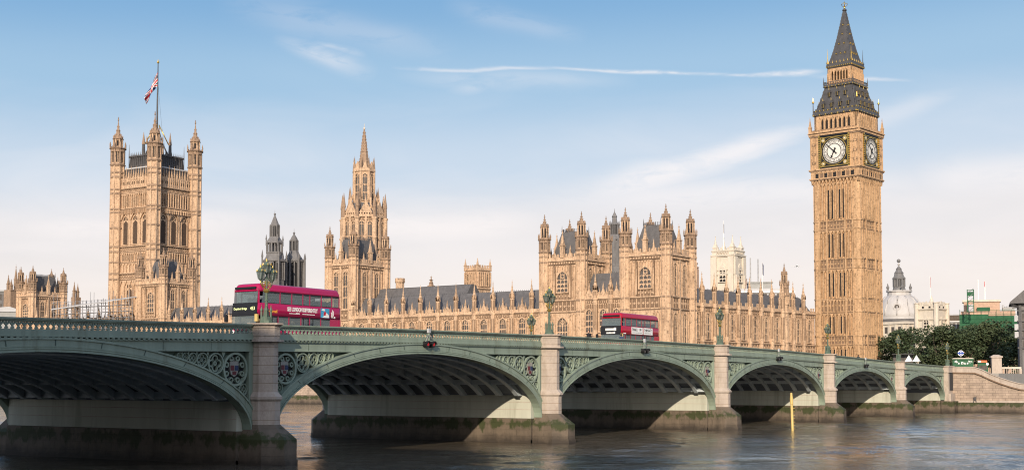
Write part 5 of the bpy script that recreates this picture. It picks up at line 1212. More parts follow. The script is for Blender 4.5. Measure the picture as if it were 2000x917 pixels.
# ------------------------------------------------------------------ dark ventilation towers and other roof-top pieces
def louvre_stage(mb, w, z0, z1, n, m='stone_grey', post=.22, core=True):
    if core: mb.frus(0, 0, 8, w * .86, w * .86, z0, z1, 'void', pi / 8)
    for k in range(8):
        a = 2 * pi * k / 8 + pi / 8; x, y = w * cos(a), w * sin(a); mb.at(x, y, 0, a); mb.box(-post, post, -post, post, z0, z1, m)
        tm = a + pi / 8; ap = w * cos(pi / 8); s = w * sin(pi / 8); mb.at(ap * cos(tm), ap * sin(tm), 0, tm + pi / 2)
        for q in range(1, n): x_ = -s + 2 * s * q / n; mb.box(x_ - post * .6, x_ + post * .6, -.1, .2, z0, z1, m)
        mb.prism([(-s, z1 - s * .7), (0, z1), (-s, z1)], -.1, .2, m); mb.prism([(s, z1 - s * .7), (s, z1), (0, z1)], -.1, .2, m)
    mb.at()
def vent_towers():
    D = 430; p = far_point(535, 600, D); g = G; Z = lambda py: zf(535, py, D) - G; u = D / 2550.0; m = 'stone_grey'; ro = pi / 8
    t = thing('ventilation_tower', 'taller dark grey ventilation tower with open lantern and spike', 'tower', (p[0], p[1], G))
    mb = MB(); w = 21 * u; mb.frus(0, 0, 8, w * .95, w * .95, -.6, Z(545), m, ro); louvre_stage(mb, w, Z(547), Z(511), 3, m)
    for k in range(4):
        a = pi / 4 + k * pi / 2 + .3; x, y = w * 1.18 * cos(a), w * 1.18 * sin(a); mb.frus(x, y, 6, .32, .28, Z(560), Z(502), m); mb.frus(x, y, 6, .4, .03, Z(502), Z(488), m)
    mb.frus(0, 0, 8, w * 1.12, w * 1.12, Z(511), Z(508), m, ro); part('base_stage', mb, t)
    mb = MB(); mb.lathe(0, 0, 8, [(w * 1.05, Z(508)), (w * .85, Z(501)), (w * .78, Z(495))], m, ro); w2 = 15.5 * u
    louvre_stage(mb, w2, Z(495), Z(474), 2, m, .26, False); mb.frus(0, 0, 8, w2 * 1.12, w2 * 1.12, Z(495), Z(492), m, ro); mb.frus(0, 0, 8, w2 * .3, w2 * .3, Z(492), Z(474), m, ro)
    mb.lathe(0, 0, 8, [(w2 * 1.15, Z(475)), (w2 * 1.1, Z(472)), (w2 * .8, Z(466)), (w2 * .62, Z(462))], m, ro); w3 = 9.5 * u
    for k in range(4):
        a = pi / 4 + k * pi / 2 + .3; x, y = w2 * 1.1 * cos(a), w2 * 1.1 * sin(a); mb.frus(x, y, 6, .22, .2, Z(480), Z(468), m); mb.frus(x, y, 6, .3, .03, Z(468), Z(458), m)
    part('lantern', mb, t)
    mb = MB(); louvre_stage(mb, w3, Z(463), Z(441), 2, m, .16); mb.frus(0, 0, 8, w3 * 1.1, w3 * 1.1, Z(441), Z(439), m, ro); mb.lathe(0, 0, 8, [(w3 * 1.0, Z(440)), (w3 * .6, Z(431)), (w3 * .25, Z(423)), (.15, Z(419))], m, ro); mb.ball(0, 0, Z(418), .4, m, 6, 4); mb.frus(0, 0, 4, .14, .03, Z(418), Z(410), m)
    part('spire', mb, t)
    p = far_point(573, 600, D + 12); D2 = D + 12; Z = lambda py: zf(573, py, D2) - G
    t = thing('ventilation_tower', 'shorter dark grey ventilation tower with curved roof right of its taller twin', 'tower', (p[0], p[1], G))
    mb = MB(); w = 21 * u; mb.frus(0, 0, 8, w * .93, w * .93, -.6, Z(560), m, ro); louvre_stage(mb, w, Z(562), Z(511), 2, m, .3)
    for k in range(8):
        a = 2 * pi * k / 8 + ro; x, y = w * 1.13 * cos(a), w * 1.13 * sin(a); mb.frus(x, y, 6, .3, .26, Z(562), Z(506), m); mb.frus(x, y, 6, .4, .03, Z(506), Z(494), m)
    mb.frus(0, 0, 8, w * 1.1, w * 1.1, Z(511), Z(508), m, ro); part('base_stage', mb, t)
    mb = MB(); w2 = 8.5 * u; mb.lathe(0, 0, 8, [(w * 1.02, Z(509)), (w * .8, Z(503)), (w * .58, Z(496)), (w2 * 1.05, Z(489))], m, ro); louvre_stage(mb, w2, Z(490), Z(471), 2, m, .16); mb.frus(0, 0, 8, w2 * 1.15, w2 * 1.15, Z(471), Z(469), m, ro); part('lantern', mb, t)
    mb = MB(); mb.lathe(0, 0, 8, [(w2 * 1.05, Z(470)), (w2 * .75, Z(464)), (w2 * .3, Z(459)), (.14, Z(456))], m, ro); mb.ball(0, 0, Z(455), .4, m, 6, 4); mb.frus(0, 0, 4, .13, .03, Z(455), Z(446), m); part('cupola', mb, t)
    D3 = 400; p = far_point(1201, 600, D3); Z = lambda py: zf(1201, py, D3) - G; u = D3 / 2550.0
    t = thing('dark_spire', 'dark slate needle spire rising between the two turreted pavilion towers', 'spire', (p[0], p[1], G))
    mb = MB(); w = 13 * u; mb.frus(0, 0, 8, w, w, -.6, Z(470), m, ro); louvre_stage(mb, w * 1.0, Z(520), Z(468), 3, m, .16); mb.frus(0, 0, 8, w * 1.1, w * .8, Z(468), Z(458), m, ro); louvre_stage(mb, w * .72, Z(460), Z(438), 2, m, .14)
    for k in range(8): a = 2 * pi * k / 8 + ro; mb.frus(w * .78 * cos(a), w * .78 * sin(a), 4, .22, .03, Z(440), Z(431), m)
    part('shaft', mb, t); mb = MB(); mb.lathe(0, 0, 8, [(w * .66, Z(439)), (w * .36, Z(434)), (w * .34, Z(424)), (w * .42, Z(423)), (w * .18, Z(417)), (.1, Z(413))], m, ro); mb.frus(0, 0, 4, .12, .03, Z(414), Z(407), m); part('spire', mb, t)
vent_towers()

def battlemented(mb, w, d, z0, z1, m, n=4):
    mb.box(-w, w, -d, d, z0, z1, m); mb.box(-w - .25, w + .25, -d - .25, d + .25, z1 - .9, z1 - .55, m)
    for fx, fy, fr, L in ((-w, -d, 0, 2 * w), (-w, d, R(-90), 2 * d), (w, d, R(180), 2 * w), (w, -d, R(90), 2 * d)):
        mb.at(fx, fy, 0, fr); merlons(mb, 0, L, .0, z1, m, .5, .45, .8, .35)
    mb.at()
def rooftop():
    D = 410; p = far_point(781, 600, D); Z = lambda px, py: zf(px, py, D) - G
    t = thing('chimney_stack', 'squat octagonal battlemented stone chimney above the range roof', 'chimney', (p[0], p[1], G)); mb = MB()
    r = 10 * D / 2550; mb.frus(0, 0, 8, r * .86, r * .86, -.6, Z(781, 551), 'stone', pi / 8); mb.frus(0, 0, 8, r * .86, r * 1.05, Z(781, 553), Z(781, 550), 'stone', pi / 8); mb.frus(0, 0, 8, r, r, Z(781, 550), Z(781, 545.5), 'stone', pi / 8)
    for k in range(8):
        a = (k + .5) * pi / 4 + pi / 8; mb.at(r * .9 * cos(a), r * .9 * sin(a), 0, a + pi / 2); mb.box(-.38, .38, -.05, .3, Z(781, 545.5), Z(781, 543), 'stone')
    part('shaft', mb, t); mb = MB(); mb.frus(0, 0, 8, r * .6, r * .6, Z(781, 546), Z(781, 544.8), 'void'); part('flue', mb, t)
    D = 400; p = far_point(842, 600, D); mb = MB(); pinnacle(mb, 0, 0, Z(842, 575), 1.3, Z(842, 537) - Z(842, 575), 'stone_old'); mb.box(-.7, .7, -.7, .7, -.6, Z(842, 574), 'stone_old')
    for q in (545, 551, 557): mb.frus(0, 0, 8, .75, .2, Z(842, q + 1.5), Z(842, q), 'stone_old')
    single('roof_fleche', mb, 'thin crocketed roof spirelet right of the octagonal chimney', 'spirelet', (p[0], p[1], G))
    D = 440; p = far_point(933, 600, D); t = thing('square_turret', 'square belfry turret with four thin pinnacles above the low range', 'turret', (p[0], p[1], G), R(-12)); Z = lambda px, py: zf(px, py, D) - G
    w = 3.05; mb = MB(); battlemented(mb, w, w, -.6, Z(933, 524), 'stone')
    for fx, fy, fr in ((-w, -w, 0), (-w, w, R(-90)), (w, w, R(180)), (w, -w, R(90))): mb.at(fx, fy, 0, fr); ribs(mb, .2, 2 * w - .2, Z(933, 560), Z(933, 532), 6, .2, .3, True, 'stone'); string(mb, 0, 2 * w, Z(933, 530), .5, .35); string(mb, 0, 2 * w, Z(933, 566), .5, .4)
    part('wall', mb, t)
    for x, fr, ox, oy in ((0, 0, 0, -w), (0, R(-90), -w, 0)):
        for s in (-1.2, 1.2): part('window', window_mesh(1.15, 4.1, 2, 2, True, 'stone', 'void', .18, .3), t, (ox + s * cos(fr), oy + s * sin(fr), Z(933, 559)), fr)
    pm = MB(); pinnacle(pm, 0, 0, 0, .75, Z(933, 505) - Z(933, 530), 'stone'); me = pm.mesh('pinnacle')
    for sx in (-1, 1):
        for sy in (-1, 1): link('pinnacle', me, t, (sx * (w - .1), sy * (w - .1), Z(933, 530)))
    D = 425; p = far_point(897, 600, D); mb = MB(); battlemented(mb, 4.6, 3, -.6, zf(897, 574, D) - G, 'stone'); mb.at(2.9, 0, 0, 0); pinnacle(mb, 0, 0, zf(897, 575, D) - G, .8, 5.4, 'stone_old')
    single('roof_block', mb, 'low battlemented stone block half hidden behind the slate roof', 'building', (p[0], p[1], G), R(-4))
    # distant pieces at the far left
    D = 520; Z = lambda px, py: zf(px, py, D) - G
    p = far_point(23, 600, D); t = thing('distant_turret', 'cluster of thin dark pinnacles at the far left skyline', 'turret', (p[0], p[1], G)); mb = MB(); mb.box(-2.2, 2.2, -2.2, 2.2, -.6, Z(23, 566), 'stone_old'); part('wall', mb, t)
    for x, y, q in ((-1.9, -1.9, 545), (.2, -1.9, 516), (1.9, -1.9, 523), (-.7, 1.5, 535)):
        pm = MB(); pinnacle(pm, x, y, Z(23, 568), 1.0, Z(23, q) - Z(23, 568), 'stone_old'); part('pinnacle', pm, t)
    p = far_point(148, 600, D); t = thing('distant_turret', 'pair of thin spirelets on the roofline behind the grey scaffolding', 'turret', (p[0], p[1], G)); mb = MB(); mb.box(-1.6, 1.6, -1, 1, -.6, Z(148, 580), 'stone_old'); part('wall', mb, t)
    for x, q in ((-.9, 549), (.8, 552)): pm = MB(); pinnacle(pm, x, 0, Z(148, 582), .9, Z(148, q) - Z(148, 582), 'stone_old'); part('pinnacle', pm, t)
    D = 540; p = far_point(8, 600, D); t = thing('office_block', 'dark flat roofed office block at the left edge beyond the palace', 'building', (p[0], p[1], G), R(-40)); zt = zf(8, 571, D) - G
    mb = MB(); mb.box(-12, 5.6, -5, 8, -.6, zt, 'stone_grey'); mb.box(-12.3, 5.9, -5.3, 8.3, zt, zt + .7, 'concrete'); part('wall', mb, t)
    for k in range(5):
        wm = MB()
        for q in range(6): wm.box(-11.6 + q * 2.9, -9.2 + q * 2.9, -5.06, -4.9, zt - 3.4 - k * 4, zt - 1.0 - k * 4, 'glass')
        part('window_band', wm, t)
    D = 500; p = far_point(14, 610, D); mb = MB(); z = zf(14, 603, D) - G; mb.box(-9, 5, -3, 3, -.6, z - 1.2, 'concrete'); mb.prism([(-9.4, z - 1.2), (5.4, z - 1.2), (5.4, z - .6), (1, z + .8), (-9.4, z - .3)], -3.4, 3.4, 'sheet')
    single('site_hut', mb, 'pale roofed low hall in front of the dark block at the left edge', 'building', (p[0], p[1], G), R(-40))
rooftop()

def scaffold():
    L = 39.2; t = thing('scaffolding', 'grey tube scaffolding and sloping sheet roof wrapped round the left range', 'scaffolding', (34.42, 296.6, G), R(-93)); zt = 26.0
    mb = MB()
    for y in (-3.4, -2.1):
        for k in range(21): x = .2 + k * L / 20; mb.box(x - .05, x + .05, y - .05, y + .05, -.6, zt + 1.2 + (2.5 if k % 5 == 0 else 0), 'steel')
    part('standards', mb, t)
    lm = MB()
    for y in (-3.4, -2.1):
        for k in range(13): lm.box(0, L, y - .045, y + .045, 1 + k * 2.0, 1.1 + k * 2.0, 'steel'); lm.box(0, L, y - .04, y + .04, 1.95 + k * 2.0, 2.0 + k * 2.0, 'steel')
    for k in range(0, 20, 2):
        x0, x1 = .2 + k * L / 20, .2 + (k + 2) * L / 20
        for q in range(6): lm.tube([(x0, -3.45, 1 + q * 4), (x1, -3.45, 5 + q * 4)] if (k // 2 + q) % 2 else [(x1, -3.45, 1 + q * 4), (x0, -3.45, 5 + q * 4)], .045, 'steel', 4)
    part('ledgers', lm, t)
    bm = MB()
    for k in range(13): bm.box(0, L, -3.3, -2.2, .92 + k * 2.0, .98 + k * 2.0, 'bark')
    part('boards', bm, t)
    sm = MB(); z0 = 24.2
    a = [sm.P(x, y, z) for x, z in ((-.5, z0 + .3), (L + .5, z0 + 2.6)) for y, zz in ((-3.9, 0), (10, 2.2)) for z in (z + zz, z + zz + .35)]
    for q in ((0, 1, 5, 4), (2, 6, 7, 3), (0, 4, 6, 2), (1, 3, 7, 5), (0, 2, 3, 1), (4, 5, 7, 6)): sm.F([a[k] for k in q], 'sheet')
    for x in range(0, 40, 3): sm.box(x, x + .12, -3.95, -3.8, z0 - .6 + x * .058, z0 + 1.6 + x * .058, 'steel')
    sm.box(0, L, -3.98, -3.9, z0 + 2.6, z0 + 2.7, 'steel'); part('sheet_roof', sm, t)
scaffold()

# ------------------------------------------------------------------ abbey towers and the buildings behind the north wing
def abbey():
    def tower(px, D, wE, wN, label, ys, pale='stone_pale', flag=False):
        """ys: tip, parapet top, cornice, window top, window foot, lower cornice"""
        p = far_point(px, 600, D); Z = lambda py: zf(px, py, D) - G; t = thing('abbey_tower', label, 'tower', (p[0], p[1], G), R(-4), 'pale church towers behind the north wing')
        mb = MB(); mb.box(0, wN, 0, wE, -.6, Z(ys[1]), pale); FR = ((0, 0, 0, wN), (0, wE, R(-90), wE), (wN, wE, R(180), wN), (wN, 0, R(90), wE))
        for fx, fy, fr, L in FR:
            mb.at(fx, fy, 0, fr); string(mb, -.2, L + .2, Z(ys[2]), 1.0, .8, pale); string(mb, -.2, L + .2, Z(ys[5]), .9, .7, pale); string(mb, 0, L, Z(ys[1]) - .4, .7, .4, pale)
            ribs(mb, 2.6, L - 2.6, Z(ys[2]) + 1.4, Z(ys[1]) - .6, 7, .3, .3, True, pale); merlons(mb, 2.4, L - 2.4, 0, Z(ys[1]), pale, .8, .6, 1.3, .4)
            for a, b in ((0, 2.6), (L - 2.6, L)): mb.box(a, b, -.8, .1, -.6, Z(ys[2]), pale); mb.box(a + .5, b - .5, -1.1, .1, -.6, Z(ys[5]), pale)
            c = L / 2; mb.prism([(c - 2.6, Z(ys[3]) - 1.2), (c + 2.6, Z(ys[3]) - 1.2), (c, Z(ys[3]) + 1.8)], -.5, .1, pale)
        part('wall', mb, t)
        h = Z(ys[3]) - Z(ys[4])
        for k in (0, 1):
            fx, fy, fr, L = FR[k]; part('window', window_mesh(3.0, h, 2, 3, True, pale, 'void', .5, .6), t, (fx + L / 2 * cos(fr), fy + L / 2 * sin(fr), Z(ys[4])), fr)
        pm = MB(); hgt = Z(ys[0]) - Z(ys[1]) + 2
        pm.box(-.9, .9, -.9, .9, 0, hgt * .34, pale); pm.box(-1.15, 1.15, -1.15, 1.15, hgt * .30, hgt * .36, pale); pm.frus(0, 0, 4, 1.3, .8, hgt * .36, hgt * .52, pale, pi / 4); pm.frus(0, 0, 8, .62, .06, hgt * .5, hgt * .97, pale); pm.ball(0, 0, hgt * .97, .25, pale, 6, 4); me = pm.mesh('pinnacle')
        for x, y in ((1.2, 1.2), (wN - 1.2, 1.2), (1.2, wE - 1.2), (wN - 1.2, wE - 1.2)): link('pinnacle', me, t, (x, y, Z(ys[1]) - 1))
        return p, Z
    tower(1434, 573, 10.8, 10.4, 'complete pale church tower with four pinnacles behind the north wing', (462, 488, 500, 521, 549, 536))
    tower(1354, 600, 9.5, 4.2, 'pinkish church tower mostly hidden behind the right pavilion tower', (474, 513, 524, 548, 575, 560), 'brick')
    D = 580; p = far_point(1413, 486, D); mb = MB(); mb.frus(0, 0, 6, .16, .10, 0, zf(1413, 435, D) - p[2] + 1, 'white'); mb.frus(0, 0, 6, .3, .3, -14, 0, 'white'); fp = single('flagpole', mb, 'white flagpole above the pale church tower', 'flagpole', p)
    mb = MB(); h = zf(1413, 436, D) - p[2]; mb.prism([(0, h - 4), (.9, h - 4.4), (.9, h - .4), (0, h)], -.03, .03, 'flag_blue'); single('flag', mb, 'small limp dark flag above the pale church tower', 'flag', p)
    # modern block with masts
    D = 500; p = far_point(1478, 600, D); Z = lambda py: zf(1478, py, D) - G; t = thing('modern_block', 'grey flat roofed modern block with masts behind the north wing', 'building', (p[0], p[1], G), R(-64)); mb = MB()
    mb.box(-8, 14, 0, 12, -.6, Z(563), 'sheet'); mb.box(-8.5, 14.5, -.5, 12.5, Z(571), Z(568), 'white'); mb.box(-3, 6, 2, 10, Z(563), Z(551), 'concrete'); mb.box(-3.4, 6.4, 1.6, 10.4, Z(552), Z(549), 'concrete'); part('wall', mb, t)
    for k in range(7): part('window', (lambda w: (w.box(-7.4 + k * 3, -5.0 + k * 3, -.05, .2, Z(583), Z(573), 'glass'), w)[1])(MB()), t)
    for x, top, lab in ((1466, 502, 'left thin grey mast above the modern block'), (1481, 504, 'right thin grey mast above the modern block')):
        q = far_point(x, 556, D + 3); mb = MB(); h = zf(x, top, D) - q[2]; mb.frus(0, 0, 6, .28, .2, -8, h, 'steel')
        for k in range(5): mb.box(-.5, .5, -.06, .06, h * (.3 + k * .15), h * (.3 + k * .15) + .12, 'steel')
        single('mast', mb, lab, 'mast', q)
    q = far_point(1489, 556, D - 2); mb = MB(); h = zf(1489, 513, D) - q[2]; mb.frus(0, 0, 6, .13, .1, -8, h, 'white'); single('flagpole', mb, 'short white pole flying a navy flag on the modern block', 'flagpole', q)
    mb = MB(); mb.prism([(.1, h - 4.4), (1.2, h - 5.0), (1.35, h - 1.0), (.1, h)], -.04, .04, 'flag_blue'); single('flag', mb, 'limp navy flag hanging beside the two grey masts', 'flag', q)
    q = far_point(1454, 566, D); mb = MB()
    for s in (-1, 1): mb.tube([(s * .9, 0, -6), (1.6 + s * .5, 0, 3.4), (2.6, 0, 4.6)], .12, 'brick', 4)
    for k in range(6): mb.tube([(-.9 + k * .35, 0, -3 + k * 1.2), (.9 + k * .25, 0, -2.4 + k * 1.2)], .08, 'brick', 4)
    single('roof_crane', mb, 'small reddish lattice jib on the roof beside the modern block', 'crane', q)
abbey()

def right_side():
    # domed hall
    D = 470; p = far_point(1757, 620, D); Z = lambda py: zf(1757, py, D) - G; u = D / 2550
    t = thing('domed_hall', 'pale hall with ribbed lead dome and dark lantern right of the clock tower', 'building', (p[0], p[1], G), R(-20)); r = 46 * u
    mb = MB(); mb.box(-r * 1.15, r * 1.15, -r * 1.15, r * 1.15, -.6, Z(632), 'stone_pale'); mb.box(-r * 1.2, r * 1.2, -r * 1.2, r * 1.2, Z(635), Z(630), 'stone_pale')
    for k in range(4):
        mb.at(0, 0, 0, k * pi / 2)
        for q in range(7): x = -r + q * r / 3; mb.box(x - .3, x + .3, -r * 1.15 - .35, -r * 1.15 + .1, -.6, Z(636), 'stone_pale')
        for q in range(6): x = -r + (q + .5) * r / 3; mb.box(x - .6, x + .6, -r * 1.15 - .05, -r * 1.15 + .05, Z(652), Z(640), 'glass')
    part('wall', mb, t)
    mb = MB(); mb.lathe(0, 0, 32, [(r * 1.06, Z(630)), (r * 1.02, Z(626)), (r * .99, Z(619)), (r * 1.01, Z(617)), (r * .985, Z(612)), (r * .95, Z(606)), (r * .87, Z(596)), (r * .74, Z(586)), (r * .58, Z(579)), (r * .46, Z(576))], 'dome', smooth=True)
    for k in range(12):
        a = k * pi / 6; mb.tube([(q * r * cos(a), q * r * sin(a), Z(zz)) for q, zz in ((1.0, 617), (.955, 606), (.875, 596), (.745, 586), (.585, 579))], .28, 'dome', 6)
    mb.frus(0, 0, 32, r * 1.1, r * 1.1, Z(632), Z(624), 'slate', cap=False); part('dome', mb, t)
    for a in (-150, -96):
        wm = MB(); aa = R(a); wm.at(r * .90 * cos(aa), r * .90 * sin(aa), Z(601), aa + pi / 2); wm.ring(0, 0, .85, 1.3, -.5, .6, 'dome', 18); wm.disc(0, 0, .9, -.2, .3, 'glass', 18); part('oculus', wm, t)
    mb = MB(); mb.frus(0, 0, 16, r * .50, r * .48, Z(577), Z(569), 'dome'); mb.frus(0, 0, 16, r * .54, r * .54, Z(570), Z(567.5), 'dome'); w = 13 * u
    mb.frus(0, 0, 8, w * 1.05, w * .84, Z(568), Z(560), 'stone_grey', pi / 8); louvre_stage(mb, w * .80, Z(560), Z(545), 2, 'stone_grey', .3); mb.frus(0, 0, 8, w * .98, w * .98, Z(545), Z(542), 'stone_grey', pi / 8)
    mb.lathe(0, 0, 8, [(w * .9, Z(542)), (w * .72, Z(538)), (w * .66, Z(534)), (w * .72, Z(533)), (w * .5, Z(529)), (w * .4, Z(526)), (w * .44, Z(525)), (w * .2, Z(521)), (.2, Z(519))], 'stone_grey', pi / 8)
    for k in range(4): a = k * pi / 2 + .9; mb.lathe(r * .48 * cos(a), r * .48 * sin(a), 8, [(.5, Z(568)), (.35, Z(564)), (.6, Z(561)), (.3, Z(558)), (.08, Z(553))], 'stone_grey')
    ln = part('lantern', mb, t); mb = MB(); mb.ball(0, 0, Z(516), .45, 'dome', 8, 5); mb.ball(0, 0, Z(509), .7, 'stone_grey', 8, 6); mb.frus(0, 0, 6, .14, .14, Z(519), Z(510), 'dome'); part('finial', mb, ln)
    # cream church tower with gabled front and flag
    D = 430; p = far_point(1820, 620, D); Z = lambda py: zf(1820, py, D) - G; t = thing('church_tower', 'small cream stone church tower with flagpole right of the dome', 'tower', (p[0], p[1], G), R(-14)); m = 'stone_pale'
    mb = MB(); w = 3.5; mb.box(-w, w, -w, w, -.6, Z(596), m)
    for fx, fy, fr in ((-w, -w, 0), (-w, w, R(-90)), (w, w, R(180)), (w, -w, R(90))):
        mb.at(fx, fy, 0, fr); string(mb, -.1, 2 * w + .1, Z(606), .6, .5, m); string(mb, -.1, 2 * w + .1, Z(626), .6, .5, m); merlons(mb, 1, 2 * w - 1, .05, Z(596), m, .6, .5, .9, .35)
        for c in (2.3, 4.7): mb.box(c - .35, c + .35, -.05, .05, Z(603), Z(598.5), 'void')
        mb.prism([(w - 1.1, Z(596)), (w + 1.1, Z(596)), (w, Z(588))], -.1, .3, m)
    mb.at()
    for sx in (-1, 1):
        for sy in (-1, 1): mb.frus(sx * w, sy * w, 8, .85, .8, -.6, Z(593), m, pi / 8); mb.frus(sx * w, sy * w, 8, .95, .95, Z(593), Z(591.5), m, pi / 8)
    part('wall', mb, t)
    for fr, ox, oy in ((0, 0, -w), (R(-90), -w, 0)): part('window', window_mesh(1.7, 3.0, 2, 2, True, m, 'void', .35, .4), t, (ox, oy, Z(640)), fr)
    mb = MB(); mb.frus(0, 0, 8, 1.0, .12, Z(594), Z(577), m); part('spirelet', mb, t)
    q = far_point(1817, 577, D); mb = MB(); h = zf(1817, 538, D) - q[2]; mb.frus(0, 0, 6, .11, .08, -2.5, h, 'white'); single('flagpole', mb, 'white flagpole on the small cream church tower', 'flagpole', q)
    mb = MB(); mb.prism([(.1, h - 3.6), (.55, h - 4.0), (.6, h - .6), (.1, h - .2)], -.04, .04, 'flag_red'); single('flag', mb, 'furled reddish flag above the small cream church tower', 'flag', q)
    D = 450; p = far_point(1860, 640, D); Z = lambda py: zf(1860, py, D) - G; t = thing('terrace_house', 'low pale building with dark mansard between church tower and green netting', 'building', (p[0], p[1], G), R(-74)); mb = MB()
    mb.box(-4.2, 4.2, 0, 8, -.6, Z(627), 'concrete'); mb.box(-4.5, 4.5, -.3, 8.3, Z(628), Z(626.5), 'white'); part('wall', mb, t); mb = MB(); mb.box(-4.1, 4.1, .4, 8, Z(626.5), Z(615), 'bark'); mb.box(-4.4, 4.4, .2, 8.2, Z(615), Z(612.5), 'sheet'); part('roof', mb, t)
    for k in range(6): part('window', (lambda w_: (w_.box(-3.9 + k * 1.35, -3.0 + k * 1.35, -.06, .1, Z(640), Z(630), 'glass'), w_)[1])(MB()), t)
    # building under wraps
    D = 420; p = far_point(1932, 640, D); Z = lambda py: zf(1932, py, D) - G; u = D / 2550
    t = thing('wrapped_building', 'pink brick building wrapped in green netting above the trees', 'building', (p[0], p[1], G), R(-76)); mb = MB(); mb.box(-8.6, 8.0, 0, 11, -.6, Z(607), 'brick'); mb.box(-7.6, 3.4, 2, 10, Z(607), Z(588), 'brick'); mb.box(-8.0, 3.8, 1.6, 10.4, Z(588), Z(584), 'stone_pale'); part('wall', mb, t)
    nm = MB(); nm.box(-8.9, -.2, -1.0, -.6, Z(660), Z(614), 'netting'); nm.box(-.2, 8.6, -.9, -.5, Z(660), Z(617), 'netting'); nm.box(-3.6, .4, 1.0, 1.4, Z(612), Z(599), 'netting'); part('netting', nm, t)
    sm = MB()
    for x in [-9 + 2.25 * k for k in range(9)]: sm.box(x - .05, x + .05, -1.12, -1.0, -.6, Z(603 + (x > 1) * 2), 'netting')
    for k in range(6): sm.box(-9, 9, -1.12, -1.0, Z(606 + 8 * k), Z(606 + 8 * k) + .1, 'netting')
    part('scaffold_tubes', sm, t)
    rm = MB(); rm.box(4.2, 7.8, 1, 7, Z(607), Z(600), 'concrete')
    for k in range(6): rm.frus(4.4 + k * .7, 2 + (k % 2), 8, .3, .35, Z(601), Z(595 + (k * 7) % 4), 'sheet')
    part('roof_plant', rm, t); rm = MB(); rm.box(-6.6, -4.4, 1.4, 3, Z(608), Z(593), 'sheet'); part('roof_plant', rm, t)
    tm = MB(); w = .95
    for sx in (-w, w):
        for sy in (-w, w): tm.box(sx - .12, sx + .12, sy - .12, sy + .12, 0, 7.2, 'netting')
    for k in range(5): tm.box(-w, w, -w - .1, -w + .05, k * 1.7, k * 1.7 + .2, 'netting'); tm.box(-w - .1, -w + .05, -w, w, k * 1.7, k * 1.7 + .2, 'netting'); tm.tube([(-w, -w, k * 1.5), (w, -w, k * 1.5 + 1.5)], .08, 'steel', 4)
    tm.box(-w, w, -w, w, 5.2, 6.4, 'netting'); q = far_point(1896, 609, D - 6); single('hoist_tower', tm, 'narrow green hoist frame rising in front of the wrapped building', 'hoist', q, R(-76))
    for x, top, lab in ((1911, 545, 'left pale mast on the roof of the wrapped building'), (1924, 549, 'right mast with a small limp flag above the wrapped building')):
        q = far_point(x, 585, D + 8); mb = MB(); h = zf(x, top, D + 8) - q[2]; mb.frus(0, 0, 6, .2, .13, -1.5, h, 'white')
        if x > 1920: mb.prism([(-.1, h - 1.6), (-.1, h), (-.5, h - .2), (-.6, h - 1.9)][::-1], -.04, .04, 'flag_red')
        single('mast', mb, lab, 'mast', q)
    # dark eaved building cut by the right edge
    D = 300; p = far_point(1984, 700, D); Z = lambda py: zf(1984, py, D) - G; t = thing('corner_building', 'dark framed building with deep sloping eaves cut by the right edge', 'building', (p[0], p[1], G), R(-77)); mb = MB()
    mb.box(.8, 16, 1, 14, -.6, Z(588), 'stone_grey'); part('wall', mb, t)
    rm = MB(); rm.prism([(-1.0, Z(592)), (16, Z(592)), (16, Z(540)), (3.2, Z(558)), (-1.0, Z(589))], -.6, 15, 'slate')
    for k in range(5): rm.tube([(-1.0 + k * .1, -.5, Z(591) - k * .3), (1.4, .9, Z(600))], .07, 'iron', 4)
    part('roof', rm, t)
    fm = MB()
    for x in (1.15, 4.5, 8): fm.box(x - .3, x + .3, .5, 1.02, -.6, Z(590), 'iron')
    for q in (607, 628, 645, 660, 680): fm.box(.5, 16, .6, 1.0, Z(q), Z(q) + .35, 'iron')
    part('frame', fm, t)
    for k, q in enumerate((627, 644, 659)): wm = MB(); wm.box(-.1, .75, .9, 1.6, Z(q), Z(q - 12), 'sheet'); part('bay_panel', wm, t)
    for k in range(4): wm = MB(); wm.box(1.6, 4.1, .95, 1.05, Z(627 + k * 18), Z(611 + k * 18), 'glass'); part('window', wm, t)
right_side()

